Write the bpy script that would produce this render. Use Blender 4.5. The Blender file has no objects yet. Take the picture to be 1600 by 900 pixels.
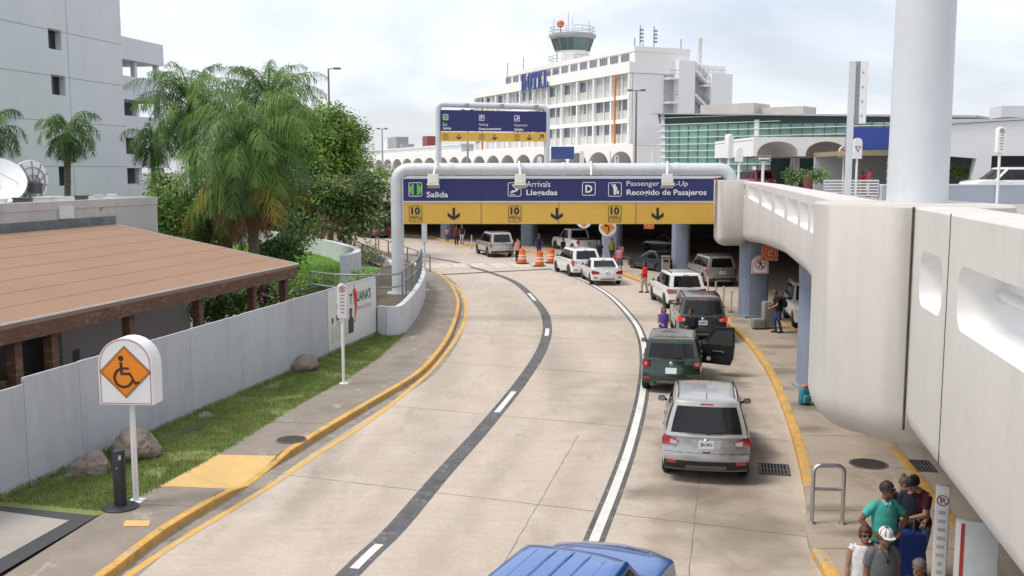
import bpy, bmesh, math, random
from mathutils import Vector, Matrix, noise
from mathutils.geometry import tessellate_polygon
R = math.radians
rnd = random.Random(7)
scene = bpy.context.scene
COL = scene.collection
EYE, PITCH, F = 6.5, R(6.75), 1555.0
CP, SP = math.cos(PITCH), math.sin(PITCH)
VW = bpy.context.view_layer

# ---------- survey helpers: read a place off the photograph ----------
def ray(px, py):
    u, v = (px - 800) / F, (py - 450) / F
    return Vector((u, CP - v * SP, -SP - v * CP))
def P(px, py, z=0.0):                       # point on the level z
    d = ray(px, py); t = (z - EYE) / d.z
    return Vector((d.x * t, d.y * t, z))
def D(px, py, Y):                           # point at the distance Y
    d = ray(px, py); t = Y / d.y
    return Vector((d.x * t, Y, EYE + d.z * t))

# ---------- materials ----------
MATS = {}
def M(name, col=(.5, .5, .5), rough=.6, metal=0., var=.12, scale=6., var2=.1, scale2=.7, bump=0., bscale=60., space='OBJECT',
      spec=.5, coat=0., emit=None, hue=0.):
    if name in MATS: return MATS[name]
    m = bpy.data.materials.new(name); m.use_nodes = True
    nt = m.node_tree; N = nt.nodes; L = nt.links
    b = N['Principled BSDF']
    b.inputs['Roughness'].default_value = rough
    b.inputs['Metallic'].default_value = metal
    b.inputs['Specular IOR Level'].default_value = spec
    if coat: b.inputs['Coat Weight'].default_value = coat; b.inputs['Coat Roughness'].default_value = .05
    if space == 'WORLD':
        src = N.new('ShaderNodeNewGeometry').outputs['Position']
    else:
        src = N.new('ShaderNodeTexCoord').outputs['Object']
    def noi(sc, det=4.):
        n = N.new('ShaderNodeTexNoise'); n.inputs['Scale'].default_value = sc; n.inputs['Detail'].default_value = det
        n.inputs['Roughness'].default_value = .6
        L.new(src, n.inputs['Vector']); return n.outputs['Fac']
    def mr(f, a, bb):
        n = N.new('ShaderNodeMapRange'); n.inputs['From Min'].default_value = .25; n.inputs['From Max'].default_value = .75
        n.inputs['To Min'].default_value = a; n.inputs['To Max'].default_value = bb
        L.new(f, n.inputs['Value']); return n.outputs['Result']
    f1 = mr(noi(scale), 1 - var, 1 + var)
    f2 = mr(noi(scale2, 5.), 1 - var2, 1 + var2)
    mu = N.new('ShaderNodeMath'); mu.operation = 'MULTIPLY'; L.new(f1, mu.inputs[0]); L.new(f2, mu.inputs[1])
    rgb = N.new('ShaderNodeRGB'); rgb.outputs[0].default_value = (*col, 1)
    vs = N.new('ShaderNodeVectorMath'); vs.operation = 'SCALE'; L.new(rgb.outputs[0], vs.inputs[0]); L.new(mu.outputs[0], vs.inputs['Scale'])
    L.new(vs.outputs[0], b.inputs['Base Color'])
    if emit:
        b.inputs['Emission Color'].default_value = (*emit[0], 1); b.inputs['Emission Strength'].default_value = emit[1]
    if bump:
        bp = N.new('ShaderNodeBump'); bp.inputs['Strength'].default_value = bump; bp.inputs['Distance'].default_value = .02
        L.new(noi(bscale, 6.), bp.inputs['Height']); L.new(bp.outputs[0], b.inputs['Normal'])
    m['vs'] = vs.name; m.diffuse_color = (*col, 1)
    MATS[name] = m
    return m
def stain(m, col, scale, lo, hi, amt, space='WORLD', stretch=(1, 1, 1), detail=5.):
    """mix a second colour in blotches (dirt, oil, rust, dead grass) that stay where they are"""
    nt = m.node_tree; N = nt.nodes; L = nt.links; b = N['Principled BSDF']
    cur = b.inputs['Base Color'].links[0].from_socket
    src = N.new('ShaderNodeNewGeometry').outputs['Position'] if space == 'WORLD' else N.new('ShaderNodeTexCoord').outputs['Object']
    mp = N.new('ShaderNodeMapping'); mp.inputs['Scale'].default_value = stretch
    L.new(src, mp.inputs['Vector'])
    n = N.new('ShaderNodeTexNoise'); n.inputs['Scale'].default_value = scale; n.inputs['Detail'].default_value = detail
    n.inputs['Roughness'].default_value = .65; L.new(mp.outputs[0], n.inputs['Vector'])
    r = N.new('ShaderNodeMapRange'); r.inputs['From Min'].default_value = lo; r.inputs['From Max'].default_value = hi
    r.inputs['To Max'].default_value = amt; L.new(n.outputs['Fac'], r.inputs['Value'])
    mx = N.new('ShaderNodeMix'); mx.data_type = 'RGBA'; L.new(r.outputs['Result'], mx.inputs[0])
    L.new(cur, mx.inputs[6]); mx.inputs[7].default_value = (*col, 1)
    L.new(mx.outputs[2], b.inputs['Base Color'])
    return m

# ---------- objects ----------
XF = {}                                     # world transform of each root
def tag(o, label, cat, group=None, kind=None):
    o['label'] = label; o['category'] = cat
    if group: o['group'] = group
    if kind: o['kind'] = kind
    return o
def thing(name, label, cat, loc=(0, 0, 0), rz=0., group=None):
    o = bpy.data.objects.new(name, None); COL.objects.link(o)
    o.empty_display_size = .2
    o.location = loc; o.rotation_euler = (0, 0, rz)
    XF[o] = Matrix.Translation(loc) @ Matrix.Rotation(rz, 4, 'Z')
    return tag(o, label, cat, group)
def copy_tree(o, loc=None, rz=None, label=None, group=None, parent=None):
    c = o.copy(); COL.objects.link(c)
    if parent is not None:
        c.parent = parent
    else:
        if loc is not None: c.location = loc
        if rz is not None: c.rotation_euler = (0, 0, rz)
        if label: c['label'] = label
        if group: c['group'] = group
        XF[c] = Matrix.Translation(c.location) @ Matrix.Rotation(c.rotation_euler[2], 4, 'Z')
    for ch in o.children: copy_tree(ch, parent=c)
    return c

class MB:
    """collects shapes, links them as ONE mesh object"""
    def __init__(s): s.bm = bmesh.new(); s.mi = 0
    def face(s, pts, mi=None):
        vs = [s.bm.verts.new(p) for p in pts]
        f = s.bm.faces.new(vs); f.material_index = s.mi if mi is None else mi
        return f
    def grid(s, rows, close_u=False, close_v=False, mi=None):
        V = [[s.bm.verts.new(p) for p in r] for r in rows]
        nu, nv = len(V), len(V[0])
        for i in range(nu if close_u else nu - 1):
            for j in range(nv if close_v else nv - 1):
                q = [V[i][j], V[(i + 1) % nu][j], V[(i + 1) % nu][(j + 1) % nv], V[i][(j + 1) % nv]]
                try: f = s.bm.faces.new(q); f.material_index = s.mi if mi is None else mi
                except ValueError: pass
        return V
    def cap(s, ring, mi=None):
        try: f = s.bm.faces.new(ring); f.material_index = s.mi if mi is None else mi
        except ValueError: pass
    def box(s, c, size, rz=0., rot=None, bev=0., mi=None):
        x, y, z = [d / 2 for d in size]
        m = Matrix.Translation(c) @ (rot.to_4x4() if rot is not None else Matrix.Rotation(rz, 4, 'Z'))
        t = bmesh.new()
        bmesh.ops.create_cube(t, size=1, matrix=Matrix.Diagonal((x * 2, y * 2, z * 2, 1)))
        if bev: bmesh.ops.bevel(t, geom=t.edges[:], offset=min(bev, .49 * min(size)), segments=2, affect='EDGES', profile=.5)
        t.transform(m); s.merge(t, mi)
        return s
    def merge(s, t, mi=None):
        mp = {}
        for v in t.verts: mp[v] = s.bm.verts.new(v.co)
        for f in t.faces:
            try: nf = s.bm.faces.new([mp[v] for v in f.verts]); nf.material_index = s.mi if mi is None else mi
            except ValueError: pass
        t.free()
    def bar(s, a, b, w, h=None, mi=None, up=Vector((0, 0, 1))):
        a, b = Vector(a), Vector(b); h = h or w
        d = b - a; L = d.length; d.normalize()
        x = d.cross(up)
        if x.length < 1e-4: x = d.cross(Vector((0, 1, 0)))
        x.normalize(); y = x.cross(d)
        rot = Matrix((x, d, y)).transposed()
        return s.box((a + b) / 2, (w, L, h), rot=rot, mi=mi)
    def tube(s, pts, r, n=10, caps=True, mi=None):
        pts = [Vector(p) for p in pts]
        rs = r if isinstance(r, (list, tuple)) else [r] * len(pts)
        rows = []; prev = None
        for i, p in enumerate(pts):
            d = (pts[min(i + 1, len(pts) - 1)] - pts[max(i - 1, 0)]).normalized()
            if prev is None:
                x = d.cross(Vector((0, 0, 1)))
                if x.length < 1e-3: x = Vector((1, 0, 0))
            else:
                x = prev - d * prev.dot(d)
            x.normalize(); y = d.cross(x); prev = x
            rows.append([p + (x * math.cos(a) + y * math.sin(a)) * rs[i] for a in [2 * math.pi * k / n for k in range(n)]])
        V = s.grid(rows, close_v=True, mi=mi)
        if caps: s.cap(V[0][::-1], mi); s.cap(V[-1], mi)
        return s
    def lathe(s, prof, c=(0, 0, 0), n=20, axis='Z', mi=None):
        c = Vector(c); rows = []
        for r, h in prof:
            row = []
            for k in range(n):
                a = 2 * math.pi * k / n
                if axis == 'Z': q = Vector((r * math.cos(a), r * math.sin(a), h))
                elif axis == 'X': q = Vector((h, r * math.cos(a), r * math.sin(a)))
                else: q = Vector((r * math.cos(a), h, r * math.sin(a)))
                row.append(c + q)
            rows.append(row)
        V = s.grid(rows, close_v=True, mi=mi)
        if prof[0][0] > 1e-5: s.cap(V[0][::-1], mi)
        if prof[-1][0] > 1e-5: s.cap(V[-1], mi)
        return s
    def poly(s, pts, z=None, mi=None):
        pts = [Vector((p[0], p[1], p[2] if z is None else z)) for p in pts]
        vs = [s.bm.verts.new(p) for p in pts]
        for t in tessellate_polygon([pts]):
            a, b, c = [vs[i] for i in t]
            n = (b.co - a.co).cross(c.co - a.co)
            try: f = s.bm.faces.new((a, b, c) if n.z >= 0 else (a, c, b)); f.material_index = s.mi if mi is None else mi
            except ValueError: pass
        return s
    def prism(s, pts, z0, z1, mi=None):
        """vertical extrusion of a plan outline"""
        n = len(pts)
        A = [s.bm.verts.new((p[0], p[1], z0)) for p in pts]; B = [s.bm.verts.new((p[0], p[1], z1)) for p in pts]
        for i in range(n):
            f = s.bm.faces.new((A[i], A[(i + 1) % n], B[(i + 1) % n], B[i])); f.material_index = s.mi if mi is None else mi
        for ring, up in ((A, -1), (B, 1)):
            for t in tessellate_polygon([[v.co.copy() for v in ring]]):
                try: f = s.bm.faces.new([ring[i] for i in t]); f.material_index = s.mi if mi is None else mi
                except ValueError: pass
        return s
    def slab(s, outline, o, ex, ey, ez, th, mi=None):
        """a flat outline (list of 2-D points) in the plane o+ex*a+ey*b, given thickness th along ez"""
        o, ex, ey, ez = Vector(o), Vector(ex), Vector(ey), Vector(ez)
        n = len(outline)
        A = [s.bm.verts.new(o + ex * a + ey * b) for a, b in outline]
        B = [s.bm.verts.new(o + ex * a + ey * b + ez * th) for a, b in outline]
        for i in range(n):
            f = s.bm.faces.new((A[i], A[(i + 1) % n], B[(i + 1) % n], B[i])); f.material_index = s.mi if mi is None else mi
        for ring in (A, B):
            for t in tessellate_polygon([[Vector((a, b, 0)) for a, b in outline]]):
                f = s.bm.faces.new([ring[i] for i in t]); f.material_index = s.mi if mi is None else mi
        return s
    def loft(s, path, section, closed=True, caps=True, mi=None):
        """sweep a section [(offset to the left, height)] along a plan path; section may be a function of the index"""
        path = [Vector(p) for p in path]; rows = []
        for i, p in enumerate(path):
            d = path[min(i + 1, len(path) - 1)] - path[max(i - 1, 0)]; d.z = 0; d.normalize()
            nrm = Vector((-d.y, d.x, 0))
            sec = section(i) if callable(section) else section
            rows.append([p + nrm * a + Vector((0, 0, h)) for a, h in sec])
        V = s.grid(rows, close_v=closed, mi=mi)
        if closed and caps: s.cap(V[0][::-1], mi); s.cap(V[-1], mi)
        return s
    def mesh(s, name, recalc=True):
        me = bpy.data.meshes.new(name)
        if recalc: bmesh.ops.recalc_face_normals(s.bm, faces=s.bm.faces[:])
        s.bm.to_mesh(me); s.bm.free(); return me
    def build(s, name, mats, parent=None, smooth=None, world=False, recalc=True):
        me = s.mesh(name, recalc)
        return link(name, me, mats, parent, smooth, world)
def link(name, me, mats, parent=None, smooth=None, world=False):
    for m in (mats if isinstance(mats, (list, tuple)) else [mats]): me.materials.append(m)
    if world and parent is not None:
        q = parent
        me.transform(XF[q].inverted())
    if smooth:
        me.shade_smooth()
        me.set_sharp_from_angle(angle=R(smooth))
    o = bpy.data.objects.new(name, me); COL.objects.link(o)
    if parent is not None:
        o.parent = parent
        if parent in XF: XF[o] = XF[parent]
    return o
def struct(o): o['kind'] = 'structure'; return o

def spline(pts, step=.5, closed=False):
    """Catmull-Rom through the points, resampled"""
    pts = [Vector((*p, 0)) if len(p) == 2 else Vector(p) for p in pts]
    out = []
    n = len(pts)
    for i in range(n - 1):
        p0, p1, p2, p3 = pts[max(i - 1, 0)], pts[i], pts[i + 1], pts[min(i + 2, n - 1)]
        k = max(2, int((p2 - p1).length / step))
        for j in range(k):
            t = j / k
            out.append(.5 * ((2 * p1) + (p2 - p0) * t + (2 * p0 - 5 * p1 + 4 * p2 - p3) * t * t + (3 * p1 - p0 - 3 * p2 + p3) * t ** 3))
    out.append(pts[-1]); return out
def offset(path, d):
    out = []
    for i, p in enumerate(path):
        t = path[min(i + 1, len(path) - 1)] - path[max(i - 1, 0)]; t.z = 0; t.normalize()
        out.append(p + Vector((-t.y, t.x, 0)) * d)
    return out
def lerp_tab(tab, x):
    if x <= tab[0][0]: return tab[0][1]
    for (a, b), (c, d) in zip(tab, tab[1:]):
        if x <= c: return b + (d - b) * (x - a) / (c - a)
    return tab[-1][1]
def round_rect(w, h, r, n=5, cx=0., cy=0.):
    out = []
    for sx, sy, a0 in ((1, 1, 0), (-1, 1, 90), (-1, -1, 180), (1, -1, 270)):
        for k in range(n + 1):
            a = R(a0 + 90 * k / n)
            out.append((cx + sx * (w / 2 - r) + r * math.cos(a), cy + sy * (h / 2 - r) + r * math.sin(a)))
    return out
def arch_top(w, h, n=14):
    """round-topped upright panel, base at y=0"""
    r = w / 2
    return [(-r, 0), (r, 0)] + [(r * math.cos(math.pi * k / n), h - r + r * math.sin(math.pi * k / n)) for k in range(n + 1)]
FONT = None
def text_faces(mb, body, o, ex, ey, w, h=None, bold=0., mi=None, th=.004, space=1.):
    """lettering fitted to width w (and height h) with its lower left corner at o"""
    cu = bpy.data.curves.new('t', 'FONT'); cu.body = body; cu.size = 1; cu.offset = bold; cu.space_character = space
    cu.resolution_u = 3; cu.extrude = 0
    ob = bpy.data.objects.new('t', cu)
    me = bpy.data.meshes.new_from_object(ob)
    xs = [v.co.x for v in me.vertices]; ys = [v.co.y for v in me.vertices]
    x0, x1, y0, y1 = min(xs), max(xs), min(ys), max(ys)
    sx = w / (x1 - x0); sy = (h / (y1 - y0)) if h else sx
    o, ex, ey = Vector(o), Vector(ex), Vector(ey); ez = ex.cross(ey)
    vs = [mb.bm.verts.new(o + ex * ((v.co.x - x0) * sx) + ey * ((v.co.y - y0) * sy) + ez * th) for v in me.vertices]
    for p in me.polygons:
        try: f = mb.bm.faces.new([vs[i] for i in p.vertices]); f.material_index = mb.mi if mi is None else mi
        except ValueError: pass
    bpy.data.objects.remove(ob); bpy.data.curves.remove(cu); bpy.data.meshes.remove(me)
def flat(mb, pts, o, ex, ey, th=.004, mi=None):
    """a flat painted shape on a panel"""
    o, ex, ey = Vector(o), Vector(ex), Vector(ey); ez = ex.cross(ey)
    vs = [mb.bm.verts.new(o + ex * a + ey * b + ez * th) for a, b in pts]
    for t in tessellate_polygon([[Vector((a, b, 0)) for a, b in pts]]):
        A, B, C = [vs[i] for i in t]
        n = (B.co - A.co).cross(C.co - A.co)
        f = mb.bm.faces.new((A, B, C) if n.dot(ez) > 0 else (A, C, B)); f.material_index = mb.mi if mi is None else mi
def ring_pts(mb, outer, inner, o, ex, ey, th=.004, mi=None):
    o, ex, ey = Vector(o), Vector(ex), Vector(ey); ez = ex.cross(ey)
    A = [mb.bm.verts.new(o + ex * a + ey * b + ez * th) for a, b in outer]
    B = [mb.bm.verts.new(o + ex * a + ey * b + ez * th) for a, b in inner]
    n = len(A)
    for i in range(n):
        f = mb.bm.faces.new((A[i], A[(i + 1) % n], B[(i + 1) % n], B[i])); f.material_index = mb.mi if mi is None else mi
def circ(r, n=24, cx=0, cy=0): return [(cx + r * math.cos(2 * math.pi * k / n), cy + r * math.sin(2 * math.pi * k / n)) for k in range(n)]
def evaluated(me, *mods):
    """apply modifiers [(type, {settings})] to a mesh datablock and return the new mesh"""
    o = bpy.data.objects.new('tmp', me); COL.objects.link(o)
    for ty, st in mods:
        m = o.modifiers.new('m', ty)
        for k, v in st.items(): setattr(m, k, v)
    VW.update()
    dg = bpy.context.evaluated_depsgraph_get()
    out = bpy.data.meshes.new_from_object(o.evaluated_get(dg))
    bpy.data.objects.remove(o); bpy.data.meshes.remove(me)
    return out
def boolean_cut(me, cutter):
    c = bpy.data.objects.new('cut', cutter); COL.objects.link(c)
    out = evaluated(me, ('BOOLEAN', dict(operation='DIFFERENCE', object=c, solver='EXACT')))
    bpy.data.objects.remove(c); bpy.data.meshes.remove(cutter)
    return out
# ---------- the materials of the place ----------
def spots(m, lst, col, space=None):
    """soft-edged oil and water stains, each at its own place (x, y, rx, ry, strength)"""
    nt = m.node_tree; N = nt.nodes; L = nt.links; b = N['Principled BSDF']
    geo = N.new('ShaderNodeNewGeometry')
    nz = N.new('ShaderNodeTexNoise'); nz.inputs['Scale'].default_value = 1.1; nz.inputs['Detail'].default_value = 6
    L.new(geo.outputs['Position'], nz.inputs['Vector'])
    for it in lst:
        x, y, rx, ry, k = it[:5]; ang = it[5] if len(it) > 5 else 0
        cur = b.inputs['Base Color'].links[0].from_socket
        mp = N.new('ShaderNodeMapping'); mp.vector_type = 'TEXTURE'
        mp.inputs['Location'].default_value = (x, y, 0); mp.inputs['Scale'].default_value = (rx, ry, 1e4); mp.inputs['Rotation'].default_value = (0, 0, ang)
        L.new(geo.outputs['Position'], mp.inputs['Vector'])
        ln = N.new('ShaderNodeVectorMath'); ln.operation = 'LENGTH'; L.new(mp.outputs[0], ln.inputs[0])
        ad = N.new('ShaderNodeMath'); ad.operation = 'MULTIPLY_ADD'; L.new(nz.outputs['Fac'], ad.inputs[0])
        ad.inputs[1].default_value = 1.6; L.new(ln.outputs['Value'], ad.inputs[2])
        r = N.new('ShaderNodeMapRange'); r.inputs['From Min'].default_value = 1.1; r.inputs['From Max'].default_value = 1.9
        r.inputs['To Min'].default_value = k; r.inputs['To Max'].default_value = 0
        L.new(ad.outputs[0], r.inputs['Value'])
        mx = N.new('ShaderNodeMix'); mx.data_type = 'RGBA'; L.new(r.outputs['Result'], mx.inputs[0])
        L.new(cur, mx.inputs[6]); mx.inputs[7].default_value = (*col, 1); L.new(mx.outputs[2], b.inputs['Base Color'])
    return m
road_m = M('road_concrete', (.49, .415, .345), .85, var=.08, scale=9, var2=.08, scale2=.35, bump=.12, bscale=30, space='WORLD', spec=.2)
stain(road_m, (.3, .25, .2), .5, .5, .78, .3, stretch=(1, .35, 1))
stain(road_m, (.6, .54, .47), .8, .52, .8, .6, stretch=(1.5, .4, 1))
stain(road_m, (.3, .25, .2), 2.2, .55, .8, .45)
stain(road_m, (.16, .135, .115), 5., .66, .75, .55, stretch=(1, .6, 1))
stain(road_m, (.22, .185, .155), 1.3, .58, .8, .5, stretch=(1.2, .25, 1))
stain(road_m, (.13, .11, .09), 13., .655, .72, .85)
stain(road_m, (.26, .21, .165), 26., .58, .72, .55)
stain(road_m, (.62, .56, .49), 7., .6, .72, .5, stretch=(.35, 2.5, 1))
stain(road_m, (.36, .3, .24), 1.6, .52, .8, .45, stretch=(.3, 2.2, 1))
spots(road_m, [(5.0, 24.5, 1.5, 9.5, .62, -.215), (4.2, 17.5, 1.6, 3, .5, -.2), (7.6, 37, 1.6, 9, .5, -.2)], (.22, .18, .14))
spots(road_m, [(5.4, 23.6, .9, 1.6, .75), (6.0, 26.5, .8, 2.2, .6), (6.6, 30.5, .8, 2., .5), (4.6, 17.2, .9, 1.5, .4), (3.4, 19.6, 1.4, .8, .6),
               (3.0, 26, 1.2, 5, .3), (9.6, 45.5, 2.4, 3, .6), (7.2, 36, 1.0, 3, .4), (1.6, 33, 1.0, 9, .22), (-2.2, 30, .8, 12, .2), (-4.2, 22, .5, 5, .3)], (.13, .11, .09))
spots(road_m, [(xc + dx, yc, .42, ry, k, -.215) for xc, yc, ry, k in ((.37, 20, 9, .28), (4.1, 20, 8, .38), (-3.0, 20.5, 8, .25)) for dx in (-.85, .8)] + [(-.2, 34, .5, 10, .22, .02), (1.3, 34, .5, 10, .22, .02), (4.2, 34, .6, 10, .28, -.12), (-3.6, 46, 1.2, 9, .3, .2), (0, 48, 1.2, 9, .3, .1)], (.3, .245, .195))
walk_m = M('sidewalk_concrete', (.265, .225, .185), .9, var=.07, scale=12, var2=.14, scale2=.8, bump=.15, bscale=40, space='WORLD', spec=.2)
stain(walk_m, (.15, .13, .11), 1.0, .5, .75, .6, stretch=(1, .6, 1))
stain(walk_m, (.5, .46, .42), 2.2, .6, .72, .6, stretch=(1, .5, 1))
isle_m = M('island_concrete', (.4, .33, .265), .9, var=.06, scale=12, var2=.12, scale2=.8, bump=.12, bscale=40, space='WORLD', spec=.2)
stain(isle_m, (.14, .12, .1), .9, .56, .8, .75, stretch=(1, .7, 1))
spots(isle_m, [(8.0, 26.5, .8, .5, .7), (8.6, 31, .9, .6, .5), (7.3, 24, .7, .4, .5), (7.7, 28.6, .8, .35, .6), (9.6, 35.5, 1.2, .5, .5), (9.7, 41.5, .6, .8, .5), (6.1, 18.2, .9, .35, .55), (6.1, 16.9, .9, .3, .5)], (.12, .1, .085))
curb_m = M('yellow_curb_paint', (.6, .345, .085), .75, var=.1, scale=8, var2=.14, scale2=1.6, space='WORLD', bump=.1)
stain(curb_m, (.2, .15, .09), 3., .5, .75, .65)
stain(curb_m, (.42, .36, .28), 2.2, .56, .62, .7, stretch=(1, .5, 2))
stain(curb_m, (.12, .1, .08), 9., .6, .7, .6)
yline_m = M('yellow_road_paint', (.6, .36, .09), .8, var=.1, scale=8, var2=.12, scale2=1.3, space='WORLD')
stain(yline_m, (.42, .36, .3), 2.6, .54, .64, .75)
ramp_m = M('yellow_ramp_paint', (.62, .4, .15), .85, var=.06, scale=8, var2=.1, scale2=1.3, space='WORLD')
stain(ramp_m, (.4, .33, .25), 3., .58, .7, .55)
white_m = M('white_road_paint', (.68, .66, .61), .8, var=.06, scale=8, var2=.1, scale2=.8, space='WORLD')
stain(white_m, (.4, .36, .3), 5., .53, .7, .65)
faded_m = M('faded_white_paint', (.6, .55, .48), .85, var=.06, scale=8, space='WORLD')
stain(faded_m, (.45, .38, .31), 2., .45, .6, .9)
dark_m = M('dark_sealed_strip', (.1, .1, .105), .85, var=.1, scale=8, var2=.12, scale2=.6, space='WORLD')
stain(dark_m, (.36, .3, .24), 5., .54, .7, .6)
stain(dark_m, (.045, .045, .045), 1.5, .5, .7, .6)
joint_m = M('joint_filler', (.17, .145, .12), .9, var=.2, scale=4, space='WORLD')
asph_m = M('asphalt', (.06, .06, .063), .9, var=.15, scale=20, var2=.1, space='WORLD')
soil_m = M('bare_soil', (.11, .085, .06), .95, var=.2, scale=4, var2=.2, space='WORLD', bump=.3)
lawn_m = M('lawn_ground', (.17, .2, .06), .95, var=.2, scale=14, var2=.2, scale2=.9, space='WORLD', bump=.4)
stain(lawn_m, (.2, .14, .07), 1.1, .58, .72, .75)
lawn2_m = M('bright_lawn', (.12, .25, .025), .95, var=.2, scale=10, var2=.12, scale2=.3, space='WORLD', bump=.4)
grass_m = M('grass_blade', (.23, .3, .085), .7, var=.35, scale=2.5, var2=.2, scale2=.5, space='WORLD')
stain(grass_m, (.25, .19, .08), 1.1, .57, .7, .8)
grass2_m = M('lush_grass_blade', (.2, .38, .045), .7, var=.3, scale=1.5, var2=.15, scale2=.4, space='WORLD')
conc_m = M('pale_viaduct_concrete', (.6, .572, .54), .8, var=.03, scale=5, var2=.05, scale2=.5, bump=.06, bscale=25, space='WORLD', spec=.25)
stain(conc_m, (.42, .39, .355), 2.2, .5, .8, .42, stretch=(1, 1, .07))
stain(conc_m, (.7, .64, .5), 3., .62, .8, .4, stretch=(1, 1, .3))
stain(conc_m, (.3, .28, .26), 22., .7, .74, .6)
pier_m = M('pier_concrete', (.55, .522, .485), .8, var=.03, scale=6, var2=.06, scale2=.6, bump=.06, bscale=25, space='WORLD', spec=.25)
stain(pier_m, (.4, .37, .33), 2.4, .48, .8, .5, stretch=(1, 1, .06))
stain(pier_m, (.3, .28, .26), 22., .7, .74, .6)
soff_m = M('soffit_concrete', (.2, .19, .18), .9, var=.1, scale=2, space='WORLD')
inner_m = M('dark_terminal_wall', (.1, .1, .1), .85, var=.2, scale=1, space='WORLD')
col_m = M('blue_grey_column_paint', (.24, .28, .37), .6, var=.05, scale=3, var2=.1, scale2=.8, space='WORLD')
stain(col_m, (.3, .38, .4), 1.5, .55, .7, .5)
fence_m = M('grey_fence_paint', (.5, .525, .56), .6, var=.03, scale=2, var2=.05, scale2=.5, space='WORLD')
stain(fence_m, (.3, .31, .32), 1.6, .5, .8, .5, stretch=(1, 1, .2))
stain(fence_m, (.32, .29, .25), 3., .58, .8, .5)
planter_m = M('pale_planter_paint', (.58, .6, .62), .7, var=.04, scale=3, var2=.06, space='WORLD')
stain(planter_m, (.35, .34, .32), 2., .55, .8, .45, stretch=(1, 1, .3))
pipe_m = M('galvanised_pipe', (.6, .62, .63), .5, .15, var=.04, scale=8, var2=.08, scale2=1.2, space='WORLD')
stain(pipe_m, (.42, .43, .43), 3., .55, .8, .5, stretch=(1, 1, .15))
metal_m = M('grey_metal', (.35, .36, .37), .45, .6, var=.1, scale=8)
steel_m = M('stainless_steel', (.55, .55, .55), .35, .9, var=.06, scale=8)
rail_m = M('dull_rail_metal', (.24, .25, .26), .5, .5, var=.1, scale=6)
blue_m = M('sign_blue', (.024, .027, .13), .5, var=.04, scale=2, var2=.05)
gold_m = M('sign_gold', (.72, .43, .07), .5, var=.04, scale=2, var2=.06, scale2=.6)
swhite_m = M('sign_white', (.78, .78, .77), .5, var=.02, var2=.03)
sblack_m = M('sign_black', (.02, .02, .02), .5, var=.05)
sgreen_m = M('sign_green', (.12, .5, .07), .5, var=.05)
sorange_m = M('sign_orange', (.8, .25, .015), .5, var=.04, var2=.04)
sred_m = M('sign_red', (.45, .03, .035), .5, var=.05)
wpaint_m = M('white_paint', (.76, .76, .75), .6, var=.03, scale=3, var2=.04, scale2=.5)
wgrey_m = M('dirty_white_paint', (.66, .66, .65), .65, var=.05, scale=5, var2=.08, scale2=1., space='WORLD')
mast_m = M('mast_paint', (.6, .625, .645), .55, var=.03, scale=3, var2=.05, scale2=.6, space='WORLD')
stain(mast_m, (.42, .43, .44), 1.2, .56, .8, .45, stretch=(1, 1, .15))
blk_m = M('black_plastic', (.02, .02, .022), .5, var=.1)
dkgrey_m = M('dark_grey_metal', (.09, .09, .09), .6, var=.15)
hotelw_m = M('hotel_white', (.8, .79, .76), .7, var=.02, scale=1, var2=.03, scale2=.1, space='WORLD')
hotelg_m = M('hotel_side_white', (.78, .78, .78), .75, var=.02, scale=1, var2=.03, scale2=.1, space='WORLD')
panel_m = M('window_panel_grey', (.55, .54, .51), .6, var=.05, scale=1, space='WORLD')
wing_m = M('far_window_glass', (.1, .12, .14), .12, var=.3, scale=.4, var2=.3, scale2=.15, spec=.7, space='WORLD')
curtain_m = M('curtained_window', (.42, .44, .44), .25, var=.2, scale=.5, var2=.2, scale2=.2, spec=.6, space='WORLD')
orange_m = M('orange_downpipe', (.6, .2, .05), .6)
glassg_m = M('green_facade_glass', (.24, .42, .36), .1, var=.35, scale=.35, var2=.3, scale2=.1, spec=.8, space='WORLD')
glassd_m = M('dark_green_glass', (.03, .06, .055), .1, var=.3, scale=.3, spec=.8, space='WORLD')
termw_m = M('terminal_white', (.72, .725, .73), .7, var=.02, scale=1, var2=.03, scale2=.2, space='WORLD')
termg_m = M('terminal_grey', (.5, .505, .52), .7, var=.03, scale=1, var2=.05, scale2=.2, space='WORLD')
garage_m = M('garage_wall_paint', (.63, .645, .675), .75, var=.02, scale=.8, var2=.05, scale2=.15, space='WORLD')
stain(garage_m, (.42, .43, .45), .5, .5, .8, .2, stretch=(1, 1, .3))
barrier_m = M('barrier_wall_paint', (.4, .44, .5), .7, var=.03, scale=1, var2=.08, scale2=.4, space='WORLD')
deck_m = M('deck_road_concrete', (.36, .33, .3), .9, var=.06, scale=6, var2=.1, scale2=.3, space='WORLD')
roof_m = M('brown_roof_felt', (.31, .19, .12), .9, var=.08, scale=30, var2=.07, scale2=.5, space='WORLD', bump=.1)
stain(roof_m, (.3, .18, .12), .8, .5, .8, .5)
stain(roof_m, (.42, .27, .19), 2.5, .56, .8, .4)
wood_m = M('brown_wood', (.13, .06, .035), .7, var=.25, scale=6, space='WORLD')
stain(wood_m, (.3, .22, .17), 3., .52, .7, .6, stretch=(1, 1, 3))
tile_m = M('terracotta_floor', (.22, .1, .06), .7, var=.1, scale=3, space='WORLD')
plast_m = M('weathered_plaster', (.5, .475, .45), .85, var=.04, scale=3, var2=.08, scale2=.6, space='WORLD')
stain(plast_m, (.3, .27, .25), 1., .5, .8, .5, stretch=(1, 1, .3))
dish_m = M('dish_white', (.75, .76, .76), .5, var=.03)
rock_m = M('boulder_stone', (.25, .2, .165), .9, var=.2, scale=6, var2=.25, scale2=1.6, bump=.5, bscale=9)
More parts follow.
